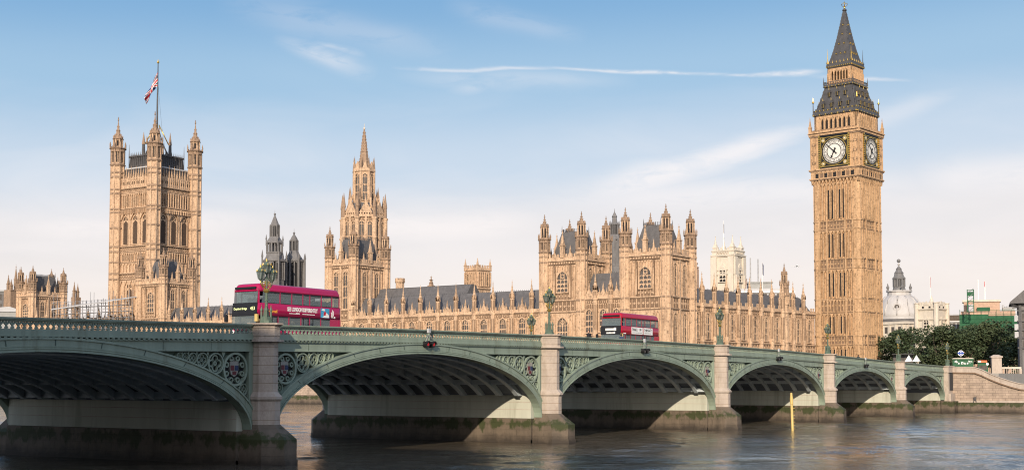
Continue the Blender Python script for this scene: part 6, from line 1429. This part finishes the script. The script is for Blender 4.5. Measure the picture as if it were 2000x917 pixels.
# ------------------------------------------------------------------ trees
def make_tree(name, h, rad, seed, leaf, label):
    rnd = random.Random(seed); t = thing(name, label, 'tree'); tb = MB(); tb.tube([(0, 0, -.3), (.15, .1, h * .22), (-.1, .2, h * .42), (.2, 0, h * .6)], h * .026, 'bark', 7, h * .010)
    blobs = []
    for k in range(15):
        a = rnd.uniform(0, 2 * pi); q = rnd.uniform(.15, .86); rr = rad * sqrt(max(.05, 1 - (2 * q - .9) ** 2)) * rnd.uniform(.25, .75)
        c = (rr * cos(a), rr * sin(a), h * (.24 + .66 * q)); blobs.append((c, rad * rnd.uniform(.30, .50)))
        if k < 9: tb.tube([(0, .1, h * rnd.uniform(.18, .45)), (c[0] * .5, c[1] * .5, c[2] * .72), c], h * .010, 'bark', 5, .03)
    part('trunk', tb, t); cb = MB()
    for c, r in blobs:
        for _ in range(420):
            while True:
                d = [rnd.uniform(-1, 1) for _ in range(3)]; l = sqrt(sum(v * v for v in d))
                if .15 < l < 1: break
            k = r * (l ** .35) / l * rnd.uniform(.82, 1.08); x, y, z = c[0] + d[0] * k, c[1] + d[1] * k, c[2] + d[2] * k * .85
            s = rnd.uniform(.16, .34); a = rnd.uniform(0, 2 * pi); b = rnd.uniform(-.9, .9); ux, uy, uz = cos(a) * s, sin(a) * s, rnd.uniform(-.4, .4) * s; vx, vy, vz = -sin(a) * s * cos(b) * .6, cos(a) * s * cos(b) * .6, sin(b) * s
            i = [cb.P(x - ux, y - uy, z - uz), cb.P(x + vx, y + vy, z + vz), cb.P(x + ux, y + uy, z + uz), cb.P(x - vx, y - vy, z - vz)]; cb.F(i, leaf if rnd.random() < .72 else ('leaf2' if leaf == 'leaf' else 'leaf'))
    me = bpy.data.meshes.new('crown'); me.from_pydata(cb.v, [], cb.f)
    for m in cb.mats: me.materials.append(M[m])
    me.polygons.foreach_set("material_index", cb.m); part('crown', me, t); return t
TG = 'plane trees on the embankment'
protos = [make_tree('plane_tree', 17.5, 5.8, 3, 'leaf', 'tree'), make_tree('plane_tree', 15.6, 5.4, 11, 'leaf2', 'tree'), make_tree('plane_tree', 17.4, 6.0, 29, 'leaf', 'tree')]
used = set()
for k, (px, D, kind, sc, rz, lab) in enumerate([
    (1744, 352, 1, .92, 0, 'small tree at the foot of the clock tower, left end of the tree row'), (1772, 338, 0, 1.0, 1.1, 'dense dark tree below the ribbed dome, second of the row'),
    (1800, 350, 2, .93, 2.0, 'rounded dark tree below the small cream church tower'), (1828, 334, 1, 1.12, 2.9, 'dense tree directly behind the pale bridge end lamp'),
    (1853, 352, 0, 1.0, 4.2, 'dark tree behind the roundel sign, below the terrace house'), (1882, 336, 2, .98, .6, 'tree whose top overlaps the left part of the green netting'),
    (1912, 350, 0, 1.10, 3.3, 'tall tree in front of the middle of the green netting'), (1940, 334, 1, 1.16, 5.0, 'bushy tree above the small stone block by the ramp'),
    (1966, 346, 2, 1.02, 1.9, 'dark tree at the right end of the row beside the eaved building'), (1988, 372, 0, 1.05, 2.4, 'tree partly hidden by the dark eaved building')]):
    o = protos[kind] if kind not in used else copy_tree(protos[kind]); used.add(kind); p = far_point(px, 700, D)
    o.location = (p[0], p[1], G); o.rotation_euler = (0, 0, rz); o.scale = (sc, sc, sc * random.uniform(.94, 1.05)); o["label"] = lab; o["group"] = TG

# ------------------------------------------------------------------ small things at the bridge end
def bridge_end():
    K0 = 7.37
    D = 259; p = far_point(1881, 715, D); s = thing('flower_kiosk', 'dark green kiosk with white flower ornaments at the bridge end', 'kiosk', (p[0], p[1], K0), R(-76)); mb = MB(); w, h = 1.95, 3.05
    mb.box(-w, w, -.9, .9, 0, h - .3, 'kiosk'); mb.box(-w - .12, w + .12, -1.05, 1.05, h - .3, h - .12, 'kiosk'); mb.box(-w + .1, w - .1, -.98, -.9, .9, h - .5, 'kiosk'); part('body', mb, s)
    rm = MB(); rm.prism([(-w - .2, h - .12), (w + .2, h - .12), (w - .2, h + .05), (-w + .2, h + .05)], -1.1, 1.1, 'stone_pale'); part('roof', rm, s)
    om = MB(); rnd = random.Random(4)
    for cx, n, r in ((-1.35, 9, .36), (-.75, 7, .22), (0, 16, .5), (.75, 7, .22), (1.35, 9, .36)):
        for _ in range(n): a, q = rnd.uniform(0, 2 * pi), r * sqrt(rnd.random()); om.at(cx + q * cos(a), -1.0, h - .95 + (.28 if abs(cx) > 1 else -.05) + .6 * q * sin(a), 0); om.frus(0, 0, 6, .09, .05, -.06, .08, 'white')
    part('flower_ornament', om, s)
    D = 262; p = far_point(1920, 718, D); s = thing('ticket_kiosk', 'narrow green kiosk under an orange and white sign board', 'kiosk', (p[0], p[1], K0 - .3), R(-78)); mb = MB(); w, h = .95, 3.0
    mb.box(-w, w, -.8, .8, 0, h - .55, 'kiosk'); mb.box(-w + .15, w - .15, -.83, -.8, 1.1, 2.0, 'glass'); mb.box(-w - .08, w + .08, -.95, .95, h - .55, h - .42, 'kiosk'); part('body', mb, s)
    rm = MB(); rm.box(-w, w - .15, -.9, -.75, h - .42, h - .02, 'orange'); rm.box(-w, -w + .6, -.92, -.9, h - .38, h - .06, 'white'); rm.disc(w - .1, h - .75, .26, -1.0, -.94, 'white', 14); part('sign_board', rm, s)
    D = 264; p = far_point(1877, 712, D); s = thing('roundel_sign', 'white and blue roundel sign on a thin pole above the green kiosk', 'sign', (p[0], p[1], K0), R(-77)); mb = MB(); zz = zf(1877, 689, D) - K0
    mb.frus(0, 0, 8, .07, .06, 0, zz, 'steel'); part('pole', mb, s); mb = MB(); mb.disc(0, zz, .58, -.10, -.02, 'white', 24); part('sign_disc', mb, s); mb = MB(); mb.ring(0, zz, .26, .44, -.14, -.1, 'blue', 24); mb.box(-.6, .6, -.17, -.11, zz - .13, zz + .13, 'blue'); part('roundel', mb, s)
    D = 262; p = far_point(1946, 722, D); mb = MB(); z0 = 5 - G; zt = zf(1946, 693, D) - G; mb.box(-.95, .95, -.8, .8, z0, zt - .5, 'granite'); mb.box(-1.15, 1.15, -1, 1, zt - .5, zt - .2, 'granite'); mb.taper([(-1, -.85), (1, -.85), (1, .85), (-1, .85)], zt - .2, [(-.5, -.4), (.5, -.4), (.5, .4), (-.5, .4)], zt + .1, 'granite'); mb.box(-1.1, 1.1, -.95, .95, z0, z0 + 1.2, 'granite')
    single('stone_pier', mb, 'stout pale stone gate pier beside the ramp, right of the kiosks', 'gate pier', (p[0], p[1], G), R(-70))
    p = far_point(1972, 716, 263); mb = MB(); zz = zf(1972, 716, 263) - G
    mb.box(-2.2, 2.2, -.15, .15, zz - .35, zz, 'stone_pale'); mb.box(-2.3, -1.7, -.2, .2, 0, zz - .35, 'granite'); mb.box(1.8, 2.3, -.2, .2, 0, zz - .35, 'granite')
    for k in range(8): mb.frus(-1.4 + k * .42, 0, 6, .1, .1, zz - 1.6, zz - .35, 'granite')
    mb.box(-1.8, 1.9, -.18, .18, zz - 1.85, zz - 1.6, 'granite'); mb.box(-1.72, 1.82, -.12, .12, 0, zz - 1.85, 'granite')
    single('balustrade', mb, 'short pale balustrade between the gate pier and the eaved building', 'balustrade', (p[0], p[1], G), R(-78))
    rnd = random.Random(9); hb = MB()
    for _ in range(1800):
        x, y, z = rnd.uniform(-4.2, 3), rnd.uniform(-.9, .9), rnd.uniform(0, 3.4); z *= .8 + .2 * sin(x * 1.7); s_ = rnd.uniform(.12, .24); a = rnd.uniform(0, 6.28); b = rnd.uniform(-1, 1)
        hb.F([hb.P(x - s_ * cos(a), y - s_ * sin(a), z), hb.P(x - s_ * sin(a) * .5, y + s_ * cos(a) * .5, z + s_ * b), hb.P(x + s_ * cos(a), y + s_ * sin(a), z), hb.P(x + s_ * sin(a) * .5, y - s_ * cos(a) * .5, z - s_ * b)], 'leaf')
    p = far_point(1975, 735, 268); single('hedge', hb, 'dark clipped hedge behind the short balustrade at the right edge', 'hedge', (p[0], p[1], G), R(-78))
    D = 300; p = far_point(1764, 700, D); zt = zf(1764, 690, D) - G; t = thing('bus_shelter', 'dark flat roofed glass shelter beyond the bridge rail', 'shelter', (p[0], p[1], G), R(-72)); mb = MB(); mb.box(-2.4, 2.4, -1, 1, zt - .25, zt, 'black'); part('roof', mb, t)
    for x in (-2.2, 0, 2.2): mb = MB(); mb.box(x - .06, x + .06, .8, .92, 0, zt - .25, 'black'); part('post', mb, t)
    mb = MB(); mb.box(-2.2, 2.2, .83, .87, .5, zt - .3, 'glass'); part('glass_panel', mb, t)
    mb = MB(); mb.frus(0, 0, 4, 1.0, .05, 2.2, 3.6, 'white', pi / 4); mb.frus(0, 0, 6, .05, .05, 0, 2.4, 'steel'); me = mb.mesh('stall_canopy')
    for px, lab in ((1775, 'small white peaked stall canopy right of the dark shelter'), (1790, 'second white peaked stall canopy, farther from the dark shelter')):
        D = 296; q = far_point(px, 693, D); o = link('stall_canopy', me, None, (q[0], q[1], q[2] - 3.6)); tag(o, lab, 'canopy', 'white stall canopies by the trees')
    # airliner far off, coming in to land
    D = 3600; p = far_point(1556, 519, D); t = thing('airliner', 'tiny pale airliner low in the sky left of the clock tower', 'aircraft', p, R(28)); mb = MB()
    mb.at(); L = 16; rows = [(-L, .3), (-L + 1.5, 1.4), (-L + 4, 2.0), (L - 8, 2.0), (L - 3, 1.1), (L, .3)]; n = 10; rr = [[mb.P(x, r * cos(2 * pi * k / n), r * sin(2 * pi * k / n)) for k in range(n)] for x, r in rows]
    for a, b in zip(rr, rr[1:]):
        for k in range(n): mb.F([a[k], a[(k + 1) % n], b[(k + 1) % n], b[k]], 'white', True)
    part('fuselage', mb, t)
    for s in (-1, 1):
        mb = MB(); mb.slab([(-3, s * 1.5), (3, s * 1.5), (6.5, s * 15), (4.5, s * 15)][::s], -.9, -.5, 'white'); part('wing', mb, t); mb = MB(); mb.at(0, s * 5.2, -2.0); mb.tube([(-2.2, 0, 0), (1.4, 0, 0)], .85, 'steel', 8); part('engine', mb, t)
        mb = MB(); mb.slab([(11.5, s * .6), (14.5, s * .6), (16, s * 5.5), (14.8, s * 5.5)][::s], .5, .75, 'white'); part('tailplane', mb, t)
    mb = MB(); mb.prism([(10.5, 1.2), (14.8, 1.2), (16.2, 6.6), (14.2, 6.6)], -.15, .15, 'white'); part('tail_fin', mb, t)
bridge_end()

# the big stone office building that stands behind the viewpoint and throws the morning shade over the near arches
def riverside_offices():
    t = thing('riverside_offices', 'massive stone riverside office building behind the viewpoint shading the near arches', 'building', (-276, -10, 3.9)); m = 'stone_pale'
    mb = MB(); mb.box(-60, 0, -220, 0, -.5, 31.5, m)
    for z in (6, 24, 30.8): mb.box(-60.5, .5, -220.5, .5, z, z + .7, m)
    part('wall', mb, t); rm = MB(); rm.taper([(-59, -219), (-.8, -219), (-.8, -1), (-59, -1)], 31.6, [(-50, -210), (-9, -210), (-9, -10), (-50, -10)], 48.8, 'brick'); part('roof', rm, t)
    wm = MB(); wm.box(-.05, .08, -.75, .75, 0, 2.3, 'glass'); wm.box(-.05, .16, -.95, -.75, -.1, 2.4, m); wm.box(-.05, .16, .75, .95, -.1, 2.4, m); me = wm.mesh('window')
    for k in range(24):
        for q in range(4): link('window', me, t, (0, -6 - k * 9.0, 8 + q * 4.4))
riverside_offices()
# ------------------------------------------------------------------ double-decker buses
def make_bus(name, label, red, L, adverts, x, y, z):
    """frame: x from the front (0) to the rear (L), y from the near side (0) to the far side, z up"""
    W = 2.68; H = 4.35; t = thing(name, label, 'double-decker bus', (x, y, z), 0.0, 'red double-decker buses crossing the bridge')
    def plan(ins, z_, r=.32):
        rake = .30 * max(0, z_ - 1.0) / 3.3 * (1 if z_ > 1 else 0); pts = []
        x0, x1, y0, y1 = ins + rake, L - ins - .05 * max(0, z_ - 2) / 2, ins, W - ins; r = max(.05, r - ins)
        for cx, cy, a0 in ((x1 - r, y0 + r, -90), (x1 - r, y1 - r, 0), (x0 + r, y1 - r, 90), (x0 + r, y0 + r, 180)):
            for k in range(5): a = R(a0 + 22.5 * k); pts.append((cx + r * cos(a), cy + r * sin(a)))
        return pts
    def shell(mb, levels, m, th=.07):
        n = 20
        for (z0, i0), (z1, i1) in zip(levels, levels[1:]):
            A, B, C_, D_ = ([mb.P(px, py, zz) for px, py in plan(ii, zz)] for ii, zz in ((i0, z0), (i1, z1), (i1 + th, z1), (i0 + th, z0)))
            for k in range(n):
                j = (k + 1) % n; mb.F([A[k], A[j], B[j], B[k]], m, True); mb.F([D_[j], D_[k], C_[k], C_[j]], m); mb.F([A[j], A[k], D_[k], D_[j]], m); mb.F([B[k], B[j], C_[j], C_[k]], m)
    bm = MB(); shell(bm, [(.28, .03), (.5, 0), (1.0, 0)], red); shell(bm, [(1.93, 0), (2.86, 0)], red); shell(bm, [(3.72, .02), (3.98, .05)], red)
    n = 20; prev = None                                                   # roof
    for zz, ii in ((3.98, .05), (4.15, .11), (4.28, .24), (4.35, .55)):
        row = [bm.P(px, py, zz) for px, py in plan(ii, min(zz, 4.0), .4)]
        if prev:
            for k in range(n): bm.F([prev[k], prev[(k + 1) % n], row[(k + 1) % n], row[k]], red, True)
        prev = row
    bm.F(prev, red)
    up = [1.15, 2.55, 3.85, 5.1, 5.9, 7.25, 8.5, L - .3]; lo = [1.05, 2.35, 3.55, 4.9, 5.9, 7.2, L - 1.35, L - .3]
    for xs, z0, z1 in ((up, 2.86, 3.72), (lo, 1.0, 1.93)):
        for q in xs:
            for y0 in (.01, W - .08):
                bm.box(q - .05, q + .05, y0, y0 + .07, z0, z1, red)
    for y0 in (.10, W - .24): bm.box(.34, .46, y0, y0 + .14, 2.86, 3.9, red)
    bm.box(L - .12, L - .03, .1, W - .1, .4, 2.9, red); bm.box(L - 1.3, L - .1, .02, .09, 1.0, 1.93, red); bm.box(L - 1.3, L - .1, W - .09, W - .02, 1.0, 1.93, red); body = part('body', bm, t)
    fm = MB(); fm.box(.2, L - .2, .1, W - .1, .42, .55, 'cloth'); fm.box(.5, L - .2, .09, W - .09, 2.18, 2.30, 'white'); part('floor', fm, t)
    # panes: one window each
    wi = 0
    for xs, z0, z1 in ((up, 2.86, 3.72), (lo[:-1], 1.0, 1.93)):
        for y0 in (.02, W - .05):
            for a, b in zip(xs, xs[1:]):
                wm = MB(); wm.box(a + .04, b - .04, y0, y0 + .025, z0 - .02, z1 + .02, 'pane'); wm.box(a + .04, b - .04, y0 - .012, y0 + .037, z0 - .03, z0 + .05, 'black'); wm.box(a + .04, b - .04, y0 - .012, y0 + .037, z1 - .09, z1 + .03, 'black'); part('window', wm, t)
        for y0 in (.02, W - .05):
            wm = MB(); x0 = .62 if z0 > 2 else .42; wm.prism([(x0, z0), (xs[0], z0), (xs[0], z1), (x0 + .12, z1)], y0, y0 + .025, 'pane'); part('window', wm, t)
    wm = MB(); wm.band([(.12 + .09, 2.86), (.33, 3.95)], [(.12 + .13, 2.86), (.37, 3.95)], .16, W - .16, 'pane'); part('upper_windscreen', wm, t)
    wm = MB(); wm.band([(.03, 1.0), (.12, 1.93)], [(.07, 1.0), (.16, 1.93)], .12, W - .12, 'pane'); part('windscreen', wm, t)
    dm = MB(); dm.band([(.075, 1.90), (.17, 2.88)], [(.4, 1.90), (.45, 2.88)], .10, W - .10, 'black'); dm.box(.18, .30, .3, W - .3, 3.9, 4.06, 'black'); dp = part('destination_panel', dm, t)
    for s, y0 in ((-1, .35), (1, W - .35)):
        hm = MB(); hm.at(0, y0, .72, R(-90)); hm.disc(0, 0, .13, -.05, .06, 'white', 12); part('headlight', hm, t)
    gm = MB(); gm.box(-.03, .05, .7, W - .7, .55, .85, 'black'); gm.box(-.04, .02, .85, W - .85, .36, .5, 'yellow'); part('grille', gm, t)
    mm = MB(); mm.tube([(.2, .05, 2.05), (-.12, -.12, 2.1), (-.2, -.2, 1.95)], .03, 'black', 5); mm.box(-.26, -.12, -.34, -.08, 1.45, 1.98, 'yellow'); part('mirror', mm, t)
    mm = MB(); mm.tube([(.2, W - .05, 2.05), (-.12, W + .12, 2.1), (-.2, W + .2, 1.95)], .03, 'black', 5); mm.box(-.26, -.12, W + .08, W + .34, 1.45, 1.98, 'black'); part('mirror', mm, t)
    tm = MB(); tm.ring(0, 0, .27, .48, -.14, .14, 'tyre', 20); tr = tm.mesh('wheel'); rm = MB(); rm.disc(0, 0, .28, -.10, .10, 'steel', 16); rm.disc(0, 0, .1, -.13, .13, 'black', 8); ri = rm.mesh('rim')
    for wx in (1.9, L - 2.6):
        for wy in (.16, W - .16): link('rim', ri, link('wheel', tr, t, (wx, wy, .48)))
    sm = MB(); sm.box(-.02, .42, -.22, .22, .35, .47, 'seat'); sm.box(.34, .44, -.22, .22, .47, 1.0, 'seat'); sm.box(.33, .45, -.06, .06, 1.0, 1.08, 'yellow'); se = sm.mesh('seat')
    for q in range(8):
        for wy in (.4, .86, W - .86, W - .4): link('seat', se, t, (1.3 + q * 1.0, wy, 2.30)) if q < 8 else None
    for q in range(4):
        for wy in (.42, .9, W - .9, W - .42): link('seat', se, t, (L - 4.6 + q * .95, wy, .55 + .2 * (q > 1)))
    pm = MB()
    for q in (2.4, 4.2, 5.8): pm.frus(q, .6, 6, .02, .02, .5, 2.2, 'yellow'); pm.frus(q, W - .6, 6, .02, .02, .5, 2.2, 'yellow')
    part('grab_poles', pm, t)
    for q in (1.12, 5.15):
        d2 = MB(); d2.box(q, q + .03, -.012, .05, .4, 1.95, 'black'); d2.box(q + 1.1, q + 1.13, -.012, .05, .4, 1.95, 'black'); d2.box(q + .56, q + .59, -.012, .05, .4, 1.95, 'black')
        part('door', d2, t)
    adverts(t, L, W)
    return t
ROT_SIDE = (R(90), 0, 0); ROT_FRONT = (R(90), 0, R(-90))
def ad_near(t, L, W):
    letters('advert_lettering', 'SEE LONDON DIFFERENTLY', .43, 'white', t, (3.35, -.012, 2.50), ROT_SIDE, .006, 'LEFT', .64, .013)
    mb = MB(); rnd = random.Random(2)
    x = 3.57
    while x < 6.4:
        w = rnd.uniform(.05, .16)
        if not 4.75 < x < 5.05: mb.box(x, x + w, -.010, .005, 2.17, 2.225 + (.04 if 4.3 < x < 4.75 else 0), 'white')
        x += w + .035
    part('advert_small_print', mb, t)
    pm = MB(); pm.box(7.18, 8.18, -.014, .005, 2.02, 2.76, 'sky_blue'); pm.slab([(0, 0), (1, 0), (1, 1)], 0, .001, 'white'); pm.v = pm.v[:8]; pm.f = pm.f[:6]; pm.m = pm.m[:6]; pm.smooth = pm.smooth[:6]
    pm.prism([(7.35, 2.04), (8.15, 2.04), (8.12, 2.25), (7.85, 2.42), (7.62, 2.22)], -.018, .0, 'white'); pm.prism([(7.5, 2.2), (7.72, 2.2), (7.80, 2.42), (7.68, 2.56), (7.52, 2.42)], -.020, .0, 'flag_red'); pm.prism([(7.25, 2.6), (7.6, 2.55), (7.7, 2.70), (7.4, 2.74)], -.017, .0, 'white'); part('advert_picture', pm, t)
    qm = MB()
    for a, b, c, d in ((8.42, 8.48, 2.12, 2.5), (8.55, 8.6, 2.08, 2.68), (8.66, 8.72, 2.2, 2.6), (8.42, 8.8, 2.06, 2.1), (8.78, 8.9, 2.02, 2.16)): qm.box(a, b, -.011, .005, c, d, 'white')
    part('advert_emblem', qm, t)
    letters('operator_name', 'Go-Ahead', .34, 'amber', t, (.95, -.012, 2.28), ROT_SIDE, .006, 'LEFT', .9, .012)
    letters('destination_text', 'Deptford Bridge', .24, 'led', t, (.098, W - .28, 2.43), ROT_FRONT, .008, 'LEFT', .85); letters('route_number', '453', .36, 'led', t, (.098, .72, 2.43), ROT_FRONT, .008, 'LEFT', .9)
def ad_far(t, L, W):
    rnd = random.Random(5)
    for a, b in ((2.55, 5.25), (5.5, 7.75)):
        mb = MB(); mb.box(a, b, -.012, .005, 2.02, 2.80, 'white'); part('advert_panel', mb, t); mb = MB(); x = a + .18
        while x < b - .3:
            w = rnd.uniform(.10, .24); h = rnd.uniform(.26, .34)
            if rnd.random() < .88: mb.box(x, x + w * .35, -.017, 0, 2.38, 2.38 + h, 'black'); mb.box(x, x + w, -.016, 0, 2.38 + h * rnd.choice((0, .5, .85)), 2.38 + h * rnd.choice((0, .5, .85)) + .055, 'black')
            x += w + .06
        x = a + .2
        while x < b - .4: w = rnd.uniform(.06, .2); mb.box(x, x + w, -.016, 0, 2.16, 2.22, 'black'); x += w + .05
        part('advert_lettering', mb, t)
    mb = MB(); rnd = random.Random(6)
    for zz, y0, y1, h in ((2.50, W - .72, .62, .16), (2.10, W - .85, .85, .10)):
        y = y0
        while y > y1: w = rnd.uniform(.07, .15); mb.box(.06, .12, y - w, y, zz - h, zz + (h if y < 1.0 else h * .6), 'white'); y -= w + .04
    part('destination_text', mb, t)
    mb = MB(); mb.box(.62, 1.2, -.012, .0, 1.98, 2.10, 'white'); part('operator_name', mb, t)
bx = lambda px, y: (lambda d: CAMX + d[0] * (y - CAMY) / d[1])(view_dir(px, HOR))
x1 = bx(499, 3.9); x2 = bx(1213, 3.6)
make_bus('double_decker_bus', 'near magenta red double-decker with a white slogan advert, behind the lamp', 'red', 9.7, ad_near, x1, 3.9, TOP(x1 + 5) - 1.13)
make_bus('double_decker_bus', 'farther smaller red double-decker with two white advert panels, before the pavilion', 'red_dk', 9.6, ad_far, x2, 3.6, TOP(x2 + 5) - 1.13)

# ------------------------------------------------------------------ people on the near footway
def person(label, x, y, z, heading, coat, stride=.3, s=1.0, bag=False):
    V = []; E_ = []; Rd = []
    def v(p, r): V.append(tuple(q * s for q in p)); Rd.append(r * s); return len(V) - 1
    pel = v((0, 0, .95), .155); E = E_.append
    sp = v((0, .01, 1.15), .145); ch = v((0, .0, 1.36), .165); nk = v((0, .01, 1.50), .062); hd = v((0, .03, 1.62), .098); tp = v((0, .02, 1.73), .070)
    for a, b in ((pel, sp), (sp, ch), (ch, nk), (nk, hd), (hd, tp)): E((a, b))
    for sd in (-1, 1):
        f = stride * sd
        hp = v((sd * .10, 0, .90), .105); kn = v((sd * .105, f * .45 + .04, .50), .068); an = v((sd * .11, f * .95 - .03, .10), .045); to = v((sd * .12, f * .95 + .16, .045), .04)
        for a, b in ((pel, hp), (hp, kn), (kn, an), (an, to)): E((a, b))
        sh = v((sd * .19, 0, 1.41), .068); el = v((sd * .235, -f * .35 - .03, 1.13), .048); wr = v((sd * .225, -f * .55 + .06, .89), .033); ha = v((sd * .22, -f * .6 + .09, .80), .036)
        for a, b in ((ch, sh), (sh, el), (el, wr), (wr, ha)): E((a, b))
    me = bpy.data.meshes.new("body"); me.from_pydata(V, E_, []); o = bpy.data.objects.new("tmp_body", me); COL.objects.link(o)
    md = o.modifiers.new("skin", 'SKIN'); ss = o.modifiers.new("sub", 'SUBSURF'); ss.levels = 2; ss.render_levels = 2
    for k, d in enumerate(me.skin_vertices[0].data): d.radius = (Rd[k], Rd[k] * .92); d.use_root = (k == 0)
    bpy.context.view_layer.update(); m2 = bpy.data.meshes.new_from_object(o.evaluated_get(bpy.context.evaluated_depsgraph_get())); bpy.data.objects.remove(o)
    m2.materials.clear()
    for q in ('skin', coat, 'cloth', 'black'): m2.materials.append(M[q])
    for p in m2.polygons:
        zc = p.center.z / s; p.use_smooth = True; hand = zc < .86 and abs(p.center.x) / s > .19
        p.material_index = 0 if (zc > 1.50 or hand) else 1 if zc > .84 else 2 if zc > .10 else 3
    t = tag(link('person', m2, None, (x, y, z), heading), label, 'person', 'people walking over the bridge')
    hm = MB(); hm.lathe(0, .0, 10, [(.03, 1.50 * s), (.105 * s, 1.56 * s), (.118 * s, 1.66 * s), (.10 * s, 1.75 * s), (.03, 1.79 * s)], 'hair', smooth=True)
    hm.v = [(a, b - .025 * s if b < .03 else min(b, .065 * s) - .02 * s, c) for a, b, c in hm.v]; part('hair', hm, t)
    fm = MB()
    for sd in (-1, 1): fm.ball(sd * .034 * s, .115 * s, 1.64 * s, .012 * s, 'black', 6, 4); fm.ball(sd * .098 * s, .02 * s, 1.62 * s, .022 * s, 'skin', 6, 4)
    fm.frus(0, .125 * s, 5, .018 * s, .008 * s, 1.585 * s, 1.635 * s, 'skin'); fm.box(-.026 * s, .026 * s, .10 * s, .122 * s, 1.553 * s, 1.562 * s, 'flag_red'); part('face', fm, t)
    if bag: bm = MB(); bm.box(-.17, .17, -.30, -.12, 1.05, 1.46, 'cloth'); bm.box(-.14, .14, -.33, -.30, 1.1, 1.3, 'cloth'); part('backpack', bm, t)
    return t
py_ = 1.7
for px, lab, coat, hd_, bag in ((1150, 'person in a dark coat walking, head and shoulders above the bridge rail', 'cloth', R(90), True),
                                (1677, 'person in dark clothes on the bridge below the clock tower, only the head showing', 'cloth', R(-90), False),
                                (1214, 'person in a blue coat passing in front of the farther bus', 'cloth2', R(-90), False)):
    x = bx(px, py_); person(lab, x, py_, TOP(x) - 1.0, hd_, coat, .3, 1.03 if px == 1150 else .93, bag)
print("objects:", len(bpy.data.objects), "verts:", sum(len(m.vertices) for m in bpy.data.meshes))
